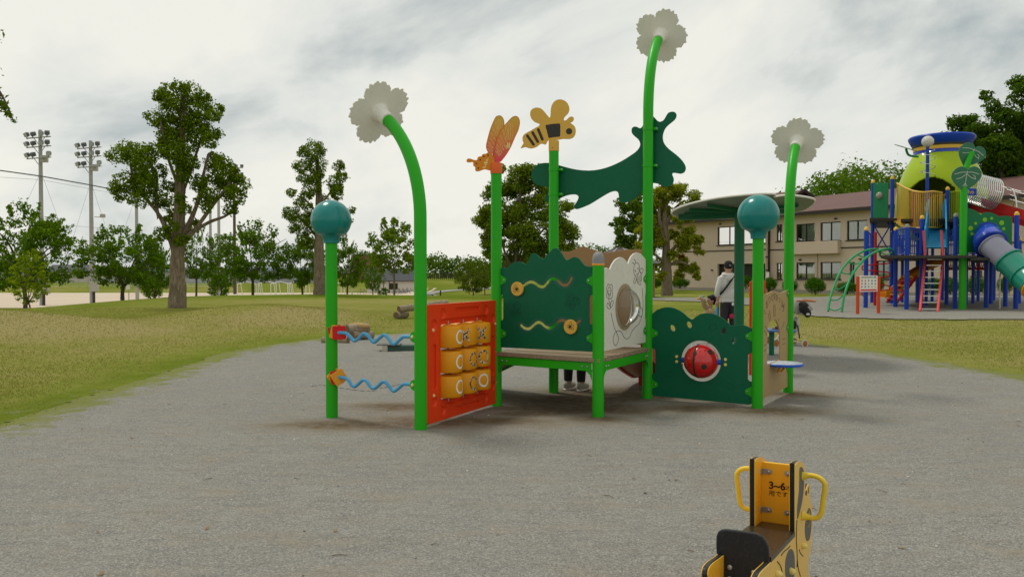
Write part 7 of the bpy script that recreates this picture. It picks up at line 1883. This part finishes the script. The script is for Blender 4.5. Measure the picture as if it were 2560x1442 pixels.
# --- woods far away: one mass each
def woodland(name, spans, label, seed, lsize, mat, dens):
    rg = random.Random(seed); cl = []
    for (px0, px1, Y, ytop0, ytop1, zbase) in spans:
        x = px0; w0 = at(px1, 700, Y).x - at(px0, 700, Y).x; n = max(int(w0 / 2.6), 3)
        for i in range(n):
            t = (i + rg.random()) / n; px = px0 + (px1 - px0) * t; yt = ytop0 + (ytop1 - ytop0) * t; Yk = Y * rg.uniform(.95, 1.12)
            q = at(px, yt, Yk); hgt = q.z - zbase; R = max(hgt * rg.uniform(.30, .5), 1.0)
            cl.append((q.x, Yk, q.z - R * rg.uniform(.7, 1.25), R * rg.uniform(.8, 1.3), R, R)); cl.append((q.x + rg.uniform(-1, 1) * R, Yk - R * .4, zbase + hgt * .35, R * 1.1, R, hgt * .4))
            for k in range(3): cl.append((q.x + rg.uniform(-1, 1) * R, Yk - rg.random() * R, zbase + hgt * rg.uniform(.4, .85), R * .45, R * .45, R * .4))
    P, Nn = cloud(cl, dens, seed, .3, .6)
    return tag(link(name, leaf_mesh(name, P, Nn, lsize, .7, seed), mat), label, 'woodland', kind='stuff')
woodland('far_woodland', [(1062, 1245, 235, 636, 645, -1), (1240, 1420, 240, 640, 625, -1), (1400, 1560, 220, 612, 622, -1), (-120, 1070, 420, 672, 668, -1)], 'distant belt of green woods beyond the far lawn', 51, .75, MIDL, 26)
woodland('hill_woodland', [(2030, 2130, 105, 452, 425, 4), (2110, 2260, 100, 432, 400, 4), (1560, 1700, 130, 640, 640, 0), (2230, 2500, 104, 420, 440, 4), (2340, 2620, 92, 560, 560, 0)], 'bright green wood rising behind the brown roof', 52, .42, leafmat('hill_leaf', (.04, .10, .008), (.09, .18, .012), (.15, .24, .016), .34), 75)
# --- branch reaching in at the top left from a tree outside the frame
bx = Vector((-8.3, 10.5, 0)); t = thing('overhanging_tree', (bx.x, bx.y, hz(bx.x, bx.y)), 'tree outside the left edge whose leafy twig hangs into the sky', 'tree')
m = MB(); limb(m, [(bx.x, bx.y, -.1), (bx.x, bx.y, 2), (bx.x + .2, bx.y, 4.2)], .16, .07, 12, 5); limb(m, [(bx.x + .2, bx.y, 4.0), (-7.3, 10.3, 4.3), at(-20, 215, 10), at(5, 240, 10), at(28, 285, 10)], .05, .005, 7, 5); limb(m, [(bx.x + .2, bx.y, 4.2), (-7.4, 10.2, 4.7), at(-30, 70, 10), at(-5, 95, 10)], .04, .005, 6, 5)
m.build('trunk', BARK2, t)
P = []; rg = np.random.RandomState(8)
for (x, y, r, n) in ((-6, 242, 6, 40), (0, 256, 6, 36), (8, 268, 6, 32), (17, 281, 5, 26), (26, 293, 4, 16), (35, 303, 3, 8), (-22, 235, 9, 30), (-8, 100, 5, 10), (-22, 88, 9, 26), (-60, 160, 22, 120)):
    c = at(x, y, 10); P.append(np.array(c) + rg.normal(size=(n, 3)) * r * 10 / FPX * np.array([.9, 1.6, .9]))
P = np.concatenate(P); Nn = rg.normal(size=P.shape) * .8; Nn[:, 1] -= .6
link('leaves', leaf_mesh('leaves', P, Nn, .065, .45, 3), leafmat('branch_leaf', (.05, .11, .008), (.10, .17, .012), (.16, .22, .02), .4), t)

# ------------------------------------------------------------------ people
def fuse(m, voxel=.012, it=6, M=None):
    """melt overlapping limbs into one continuous skin"""
    me = bpy.data.meshes.new('tmp'); me.from_pydata(m.v, [], m.f); me.update()
    o = bpy.data.objects.new('tmp', me); COL.objects.link(o)
    r = o.modifiers.new('r', 'REMESH'); r.mode = 'VOXEL'; r.voxel_size = voxel
    s = o.modifiers.new('s', 'SMOOTH'); s.factor = .5; s.iterations = it
    dg = bpy.context.evaluated_depsgraph_get(); dg.update()
    out = bpy.data.meshes.new_from_object(o.evaluated_get(dg)); bpy.data.objects.remove(o); bpy.data.meshes.remove(me)
    if M is not None: out.transform(M)
    out.shade_smooth(); return out
SKIN = pmat('skin', (.50, .29, .19), .55, .06, 9, .02, dirt=.0); HAIR = pmat('black_hair', (.012, .010, .009), .45, .2, 40, .3, 90, dirt=0)
def cloth(name, col, fold=.35):
    N = NT(name); P = N.obj(); n = N.noise(P, 9, 4, .6, 1.2); f = N.noise(P, 160, 2)
    return N.done(N.principled(Base_Color=N.mix(N.math('MULTIPLY', n, .5), col, tuple(c * .8 for c in col)), Roughness=.9, Normal=N.bump(N.math('ADD', n, N.math('MULTIPLY', f, .06)), fold, .02)))
HOOD = cloth('hoodie_white', (.66, .65, .62), .6); JEANS = cloth('jeans_black', (.025, .026, .029)); TANJ = cloth('jacket_tan', (.42, .30, .16)); CAPB = cloth('cap_black', (.012, .012, .013), .2)
PANTS = cloth('trousers_black', (.016, .016, .018)); SHOE = cloth('sneaker_grey', (.36, .34, .29)); SOLE = pmat('sole_white', (.62, .60, .55), .6); PINK = cloth('bag_pink', (.50, .02, .09)); BLUEC = cloth('cloth_blue', (.03, .30, .62))
def T_(m, pts, r, n=14): m.tube(catmull(pts, 4, False), [r[0] + (r[1] - r[0]) * i / (4 * (len(pts) - 1)) for i in range(4 * (len(pts) - 1) + 1)] if isinstance(r, tuple) else r, n); return m
def hand(m, w, d, s=1.0, curl=.25, side=1):
    """palm and five separate, slightly curled fingers hanging from wrist w along d"""
    w = Vector(w); d = Vector(d).normalized(); lat = d.cross(Vector((0, 0, 1))); lat = lat.normalized() if lat.length > .05 else Vector((0, 1, 0)); nr = d.cross(lat).normalized()
    m.ball(w + d * .045 * s, (.030 * s, .040 * s, .045 * s), 12, 8)
    for i, (o, L) in enumerate(((-.030, .060), (-.010, .072), (.010, .068), (.028, .052))):
        b = w + d * .075 * s + lat * o * s; m.tube([b, b + d * L * .5 * s + nr * curl * .02 * s, b + d * L * .85 * s + nr * curl * .06 * s], [.0095 * s, .009 * s, .0075 * s], 8)
    b = w + d * .025 * s - lat * .032 * s * side; m.tube([b, b + d * .035 * s - lat * .022 * s * side, b + d * .065 * s - lat * .024 * s * side], [.011 * s, .010 * s, .008 * s], 8)
def xf(loc, rz, s=1.0): return Matrix.Translation(loc) @ Matrix.Rotation(rz, 4, 'Z') @ Matrix.Scale(s, 4)
def head(m, c, s=1.0, fwd=(0, 1, 0)):
    c = Vector(c); f = Vector(fwd).normalized(); r = Vector((f.y, -f.x, 0)); R = Matrix((r, f, Vector((0, 0, 1)))).transposed()
    P = lambda x, y, z: c + R @ Vector((x, y, z)) * s
    m.ball(c, (.076 * s, .094 * s, .108 * s), 20, 14, 0, R); m.ball(P(0, .03, -.055), (.058 * s, .060 * s, .058 * s), 16, 10, 0, R)
    m.ball(P(0, .098, -.012), (.014 * s, .020 * s, .024 * s), 10, 8, 0, R)
    for sd in (-1, 1): m.ball(P(sd * .077, -.005, -.012), (.012 * s, .022 * s, .032 * s), 10, 8, 0, R)
    m.ball(P(0, .078, -.062), (.024 * s, .014 * s, .010 * s), 10, 6, 0, R)
    return P, R
# man in a white hooded top, seen from behind
mp_ = at(1822, 700, 15.4); ml = Vector((mp_.x, 15.4, hz(mp_.x, 15.4))); MX = Matrix.Translation(ml) @ Matrix.Rotation(.05, 4, 'Z') @ Matrix.Diagonal((.90, .95, 1.0, 1.0))
man = thing('person', ml, 'person in white hooded top and black cap standing with back to camera', 'person', 'people')
m = MB(); P_, R_ = head(m, (0, .03, 1.535)); T_(m, [(0, .0, 1.36), (0, .015, 1.42), (0, .025, 1.48)], .052)
m.ball((0, 0, 1.15), (.155, .10, .26), 18, 12); m.ball((0, 0, .90), (.16, .11, .12), 18, 10)
for s in (-1, 1):
    T_(m, [(s * .16, 0, 1.34), (s * .215, -.01, 1.10), (s * .225, .04, .90)], (.050, .032)); hand(m, (s * .226, .045, .90), (s * .05, .15, -1), 1.0, .5, -s)
    T_(m, [(s * .085, 0, .88), (s * .095, .01, .48), (s * .10, 0, .09)], (.085, .045)); m.ball((s * .105, .05, .05), (.045, .12, .04), 12, 8)
link('body', fuse(m, .010, 5, MX), SKIN, man)
m = MB(); m.ball((0, 0, 1.22), (.200, .125, .20), 20, 12); m.ball((0, 0, 1.02), (.190, .130, .20), 20, 12); m.ball((0, .0, .90), (.178, .122, .085), 20, 10); m.ball((-.10, 0, 1.345), (.115, .085, .060), 14, 10); m.ball((.10, 0, 1.345), (.115, .085, .060), 14, 10)
for s in (-1, 1): T_(m, [(s * .165, 0, 1.345), (s * .225, -.015, 1.17), (s * .245, .005, 1.05), (s * .235, .03, .99)], (.073, .055))
m.tube([(.13 * cos(a), -.02 + .085 * sin(a), 1.405 + .015 * sin(a)) for a in [2 * pi * i / 18 for i in range(18)]], .034, 10, True, 0, True); m.ball((0, -.095, 1.335), (.105, .055, .085), 16, 10)
link('hooded_top', fuse(m, .011, 3, MX), HOOD, man)
m = MB(); m.ball((0, 0, .86), (.170, .118, .10), 18, 10)
for s in (-1, 1): T_(m, [(s * .085, 0, .84), (s * .095, .01, .62), (s * .100, .005, .46), (s * .105, 0, .10)], (.098, .070))
link('trousers', fuse(m, .012, 4, MX), JEANS, man)
for s in (-1, 1):
    m = MB(); m.ball((s * .108, .045, .055), (.050, .135, .048), 16, 10); m.tube([(s * .105, 0, .06), (s * .105, 0, .11)], .055, 12); link('shoe', fuse(m, .008, 3, MX), SHOE, man)
m = MB()
for s in (-1, 1): m.ball((s * .001, .022, 1.545), (.083, .102, .100), 18, 12)
m.v = [(x, y, max(z, 1.512)) for x, y, z in m.v]; link('hair', fuse(m, .008, 2, MX), HAIR, man)
m = MB(); m.lathe((0, .025, 1.555), [(.092, 0), (.096, .02), (.092, .055), (.072, .092), (.040, .112), (.002, .118)], 24); m.ball((0, .135, 1.562), (.072, .075, .010), 16, 8)
cp = m.mesh('cap'); cp.transform(MX); link('cap', cp, CAPB, man)
m = MB(); m.box((0, -.072, 1.578), (.035, .004, .014), None); lg = m.mesh('cap_mark'); lg.transform(MX); link('cap_mark', lg, SOLE, man)
st_pts = catmull([(.10, -.05, 1.425), (.06, -.118, 1.36), (-.04, -.148, 1.24), (-.13, -.120, 1.12), (-.19, -.02, 1.02), (-.10, .13, 1.0), (.05, .14, 1.2), (.11, .06, 1.42)], 5)
m = MB().tube(st_pts, .020, 8, True, 0, True); sm_ = m.mesh('strap'); sm_.transform(MX); link('shoulder_strap', sm_, CAPB, man)
m = MB().box((.065, -.128, .835), (.085, .012, .055), None, 0, .006); q_ = m.mesh('tag'); q_.transform(MX); link('white_pocket_tag', q_, SOCKET, man)
pk = thing('bag', ml + Vector((.03, .02, .62)), 'small pink bag hanging at the legs of the person in white', 'bag')
m = MB().ball((.02, .16, .63), (.10, .07, .09), 14, 10).tube(catmull([(-.05, .16, .68), (0, .14, .85), (.07, .16, .68)], 5, False), .010, 6); q_ = m.mesh('bag'); q_.transform(MX); link('pouch', q_, PINK, pk)
m = MB().ball((0.04, -.075, .60), (.055, .03, .05), 12, 8); q_ = m.mesh('bag2'); q_.transform(MX); link('flap', q_, PINK, pk)
m = MB().box((-.20, .14, .68), (.05, .10, .36), None, 0, .02); q_ = m.mesh('towel'); q_.transform(MX)
bt_ = link('towel', q_, BLUEC); tag(bt_, 'bright blue towel beside the leg of the person in white', 'towel')
# child in a tan jacket reaching out to the left
Yk = 15.9; kp = at(1776, 760, Yk); kz = hz(kp.x, Yk); KX = Matrix.Translation((kp.x, Yk, kz))
kid = thing('person', (kp.x, Yk, kz), 'small child in tan jacket reaching left with a bubble toy', 'person', 'people')
zh = at(1783, 747, Yk).z - kz
hc = Vector((.02, 0, zh - .02)); sd_ = Vector((-.06, .02, zh - .21)); wr_ = at(1751, 746, Yk) - Vector((kp.x, Yk, kz)); wr_.y = -.06
m = MB(); P_, R_ = head(m, hc, .88, (-1, -.15, 0)); T_(m, [(0, 0, zh - .24), (.01, 0, zh - .12)], .036)
m.ball((0, 0, zh - .40), (.095, .085, .17), 14, 10); m.ball((0, 0, zh - .56), (.10, .09, .09), 14, 8)
T_(m, [sd_, (sd_ + wr_) / 2 + Vector((0, 0, -.02)), wr_], (.036, .022)); hand(m, wr_, (-1, -.1, .1), .62, .6, 1)
T_(m, [(.06, -.05, zh - .24), (.06, -.09, zh - .40), (.0, -.12, zh - .50)], (.034, .022)); hand(m, (.0, -.12, zh - .50), (-.4, -.2, -1), .62, .6, -1)
for s in (-1, 1): T_(m, [(.0, s * .05, zh - .58), (.0, s * .055, .25), (0, s * .055, .06)], (.055, .036)); m.ball((-.03, s * .055, .03), (.075, .034, .03), 10, 8)
link('body', fuse(m, .008, 4, KX), SKIN, kid)
m = MB(); m.ball((0, 0, zh - .30), (.115, .115, .12), 16, 10); m.ball((0, 0, zh - .44), (.118, .115, .15), 16, 10); m.ball((0, 0, zh - .55), (.115, .110, .06), 16, 8)
T_(m, [sd_ + Vector((.03, 0, 0)), (sd_ + wr_) / 2 + Vector((0, 0, -.02)), wr_ + Vector((.05, 0, 0))], (.058, .042)); T_(m, [(.06, -.05, zh - .24), (.06, -.10, zh - .38), (.02, -.13, zh - .47)], (.058, .044))
link('jacket', fuse(m, .009, 3, KX), TANJ, kid)
m = MB()
for s in (-1, 1): T_(m, [(0, s * .045, zh - .60), (0, s * .055, .26), (0, s * .055, .07)], (.068, .048))
link('trousers', fuse(m, .010, 3, KX), JEANS, kid)
m = MB()
for s in (-1, 1): m.ball((-.03, s * .055, .035), (.088, .042, .036), 12, 8)
link('shoes', fuse(m, .008, 2, KX), SHOE, kid)
m = MB(); m.ball(hc + Vector((.018, 0, .022)), (.088, .080, .090), 18, 12); m.ball(hc + Vector((.05, 0, -.03)), (.050, .066, .070), 14, 10); m.ball(hc + Vector((-.045, 0, .058)), (.040, .058, .035), 12, 8); link('hair', fuse(m, .008, 2, KX), HAIR, kid)
m = MB()
for s in (-1, 1): m.ball(P_(s * .033, .082, .012), .010, 8, 6)
q_ = m.mesh('eyes'); q_.transform(KX); link('eyes', q_, HAIR, kid)
toy = thing('bubble_toy', at(1748, 745, Yk), 'clear bubble bottle with orange nozzle in the hand of the child', 'toy')
b0_, b1_ = at(1746, 746, Yk - .06), at(1760, 739, Yk - .06)
ax = (b1_ - b0_).normalized(); MB().lathe(b0_, [(.012, -.03), (.022, -.02), (.022, .01), (.014, .02)], 12, ax).build('nozzle', TORANGE, toy); MB().lathe(b0_ + ax * .02, [(.018, 0), (.030, .03), (.030, .085), (.020, .10), (.001, .103)], 14, ax).build('bottle', clear_mat('bottle_clear', (.85, .92, .95), 1.0, .25), toy)
# adult behind the deck: trousers and shoes show under it
ap = gp(1438, 984); aY = ap.y + .10; ax0 = ap.x
adu = thing('person', (ax0, aY, 0), 'adult in black trousers and grey sneakers standing behind the deck', 'person', 'people'); AX = xf((ax0, aY, 0.012), -.55, 1.0)
m = MB(); P_, R_ = head(m, (0, .10, 1.36), 1.0, (0, .8, -.2)); T_(m, [(0, .03, 1.20), (0, .08, 1.30)], .048); m.ball((0, .02, 1.02), (.15, .10, .22), 16, 10); m.ball((0, 0, .80), (.15, .11, .12), 16, 10)
for s in (-1, 1):
    T_(m, [(s * .15, .02, 1.17), (s * .19, .04, .95), (s * .15, .16, .82)], (.045, .030)); hand(m, (s * .15, .165, .82), (-s * .3, .6, -.7), 1.0, .5, -s)
    T_(m, [(s * .08, 0, .80), (s * .085, .01, .45), (s * .085, 0, .09)], (.08, .042)); m.ball((s * .088, .05, .05), (.042, .115, .04), 12, 8)
link('body', fuse(m, .010, 5, AX), SKIN, adu)
m = MB(); m.ball((0, .02, 1.08), (.185, .125, .17), 18, 10); m.ball((0, .01, .88), (.175, .125, .15), 18, 10)
for s in (-1, 1): T_(m, [(s * .15, .02, 1.17), (s * .20, .03, .98), (s * .165, .14, .85)], (.065, .048))
link('jumper', fuse(m, .012, 3, AX), cloth('jumper_grey', (.10, .10, .11)), adu)
m = MB(); m.ball((0, 0, .80), (.160, .115, .10), 16, 10)
for s in (-1, 1): T_(m, [(s * .08, 0, .78), (s * .085, .01, .45), (s * .088, 0, .12)], (.085, .050))
link('trousers', fuse(m, .010, 4, AX), PANTS, adu)
for s in (-1, 1):
    m = MB(); m.ball((s * .09, .06, .062), (.046, .130, .044), 16, 10); m.ball((s * .09, -.02, .075), (.044, .06, .055), 14, 8); sh_o = link('sneaker', fuse(m, .007, 2, AX), SHOE, adu)
    m = MB(); m.ball((s * .09, .052, .026), (.049, .142, .022), 18, 8); q_ = m.mesh('sole'); q_.transform(AX); link('sole', q_, SOLE, sh_o)
    for k in range(4):
        m = MB().box((s * .09, .075 + .022 * k, .108 - .011 * k), (.052, .007, .006), None); q_ = m.mesh('lace'); q_.transform(AX); link('lace', q_, SOLE, sh_o)
m = MB(); m.ball((0, .07, 1.39), (.086, .098, .105), 16, 12); m.ball((0, .02, 1.30), (.07, .06, .12), 14, 10); link('hair', fuse(m, .010, 2, AX), HAIR, adu)

# ------------------------------------------------------------------ pushchair with a black plush hanging from its handle
Yp = 15.3; PCB = at(1975, 866, Yp); pc = thing('pushchair', (PCB.x, Yp, .015), 'white-framed pushchair with grey hood and tan wheels', 'pushchair')
Q = lambda x, y, dy=0.0: at(x, y, Yp + dy)
FRM = pmat('pushchair_white', (.62, .61, .58), .4, .06); GREYF = cloth('hood_grey', (.30, .275, .25), .3); TANH = pmat('tan_leather', (.42, .15, .045), .5, .1); TYRE = pmat('tyre_pale', (.55, .52, .47), .7); BLKF = cloth('fabric_black', (.015, .015, .016))
def wheel(c, r, dy):
    c = Vector(c) + Vector((0, dy, 0)); ax = Vector((.45, -.9, 0)).normalized()
    w = bpy.data.objects.new('wheel', None); COL.objects.link(w); w.parent = pc
    k1 = Vector((0, 0, 1)); k2 = ax.cross(k1)
    MB().tube([c + (k1 * cos(t) + k2 * sin(t)) * r * .82 for t in [2 * pi * i / 24 for i in range(24)]], r * .19, 10, True, 0, True).build('tyre', TYRE, w)
    MB().lathe(c - ax * .014, [(.001, 0), (r * .68, .002), (r * .68, .026), (.02, .03), (.02, .042), (.001, .044)], 20, ax).build('rim', TANH, w)
for (x, y, r, dy) in ((2007, 858, .085, -.10), (2003, 857, .085, .38), (1938, 857, .095, -.05), (1936, 855, .095, .42)):
    wheel(Q(x, y), r, dy)
for dy in (0, .40):
    MB().tube([Q(2000, 857, dy), Q(1975, 850, dy), Q(1950, 836, dy)], .014, 8).build('lower_bar', FRM, pc)
    MB().tube([Q(1990, 840, dy), Q(1992, 815, dy), Q(2002, 780, dy), Q(2006, 755, dy)], .015, 8).build('rear_upright', FRM, pc)
    MB().tube([Q(1938, 853, dy), Q(1958, 820, dy), Q(1992, 785, dy)], .015, 8).build('front_bar', FRM, pc)
MB().tube(catmull([Q(1992, 752, -.02), Q(2010, 752, -.02), Q(2035, 753, -.02), Q(2036, 752, .38), Q(2010, 750, .4), Q(1994, 750, .4)], 5, False), .017, 10).build('handle', TANH, pc)
m = MB(); cH_ = Q(1990, 788, .2); vs = []; fs = []
K1, K2 = 14, 12
for i in range(K1 + 1):
    a = pi * (.02 + .70 * i / K1)
    for j in range(K2 + 1):
        b_ = pi * j / K2 - pi / 2; rr = .335 * (1 + .02 * cos(i * 2.2)); vs.append(cH_ + Vector((cos(a + .35) * rr * cos(b_ * .9), sin(b_) * .26, sin(a + .35) * rr * cos(b_ * .9))))
for i in range(K1):
    for j in range(K2): fs.append((i * (K2 + 1) + j, i * (K2 + 1) + j + 1, (i + 1) * (K2 + 1) + j + 1, (i + 1) * (K2 + 1) + j))
m.add(vs, fs); hd = m.build('hood', GREYF, pc); hd.modifiers.new('t', 'SOLIDIFY').thickness = .012
m = MB(); m.ball(Q(1978, 812, .2), (.16, .17, .20), 16, 10); m.ball(Q(1965, 828, .2), (.17, .15, .08), 14, 8); q_ = fuse(m, .014, 4); link('seat', q_, cloth('seat_spotted', (.50, .47, .40)), pc)
MB().ball(Q(1984, 812, -.02), (.06, .04, .09), 12, 8).build('side_pocket', BLKF, pc)
MB().tube(catmull([Q(1994, 812, -.03), Q(1996, 826, -.04), Q(1999, 846, -.05)], 4, False), .012, 6).build('strap', BLKF, pc)
pl_ = thing('plush_bag', Q(2012, 775, -.1), 'black plush animal hanging from the pushchair handle', 'plush toy')
m = MB(); m.ball(Q(2010, 769, -.1), (.095, .085, .115), 16, 12); m.ball(Q(2019, 783, -.1), (.070, .065, .085), 14, 10); m.ball(Q(2003, 760, -.1), (.05, .05, .05), 12, 8); link('body', fuse(m, .010, 4), BLKF, pl_)
MB().ball(Q(2020, 785.5, -.16), (.036, .02, .024), 10, 8).build('muzzle', SOLE, pl_)
MB().ball(Q(2021, 768, -.17), (.010, .008, .016), 8, 6).build('eye', SOLE, pl_)

# ------------------------------------------------------------------ small litter on the gravel: twigs, dry leaves, pale stones
rg = random.Random(12); TWIG = pmat('twig_brown', (.16, .11, .07), .9, .2); DRYL = pmat('dry_leaf', (.24, .17, .10), .9, .2); PST = pmat('pale_stone', (.62, .60, .55), .8, .1); DST = pmat('dark_stone', (.11, .11, .105), .9, .2)
def scatter(name, n, mk, mat, label, seed):
    r_ = random.Random(seed); m = MB()
    for i in range(n):
        Y = 2.6 + 13 * r_.random() ** 1.4; X = r_.uniform(-.66, .66) * Y
        if poly_dist(GRAVEL, np.array([X]), np.array([Y]))[0] > -.3: continue
        mk(m, X, Y, float(gravel_z(np.array([X]), np.array([Y]))[0]), r_)
    tag(m.build(name, mat), label, 'litter', kind='stuff')
def twig(m, X, Y, z, r):
    a = r.uniform(0, 6.28); L = r.uniform(.03, .09); d = Vector((cos(a), sin(a), 0)); p = Vector((X, Y, z + .004)); m.tube([p, p + d * L * .5 + Vector((-d.y, d.x, 0)) * L * .1 + Vector((0, 0, .004)), p + d * L], [.0022, .002, .001], 5)
def stone(m, X, Y, z, r): s = r.uniform(.002, .0065) * (1 + Y * .04); m.ball((X, Y, z + s * .3), (s, s * r.uniform(.6, 1), s * .6), 7, 5)
def dleaf(m, X, Y, z, r):
    a = r.uniform(0, 6.28); s = r.uniform(.012, .025); d = Vector((cos(a), sin(a), .15)) * s; q = Vector((-sin(a), cos(a), .1)) * s * .5; p = Vector((X, Y, z + .006)); m.add([p - d, p + q, p + d + Vector((0, 0, .006)), p - q], [(0, 1, 2, 3)])
scatter('twigs', 70, twig, TWIG, 'thin brown twigs scattered on the gravel', 1); scatter('pale_stones', 150, stone, PST, 'pale stones scattered over the gravel', 2); scatter('dark_stones', 90, stone, DST, 'dark stones scattered over the gravel', 3); scatter('dry_leaves', 60, dleaf, DRYL, 'dry leaf scraps scattered on the gravel', 4)
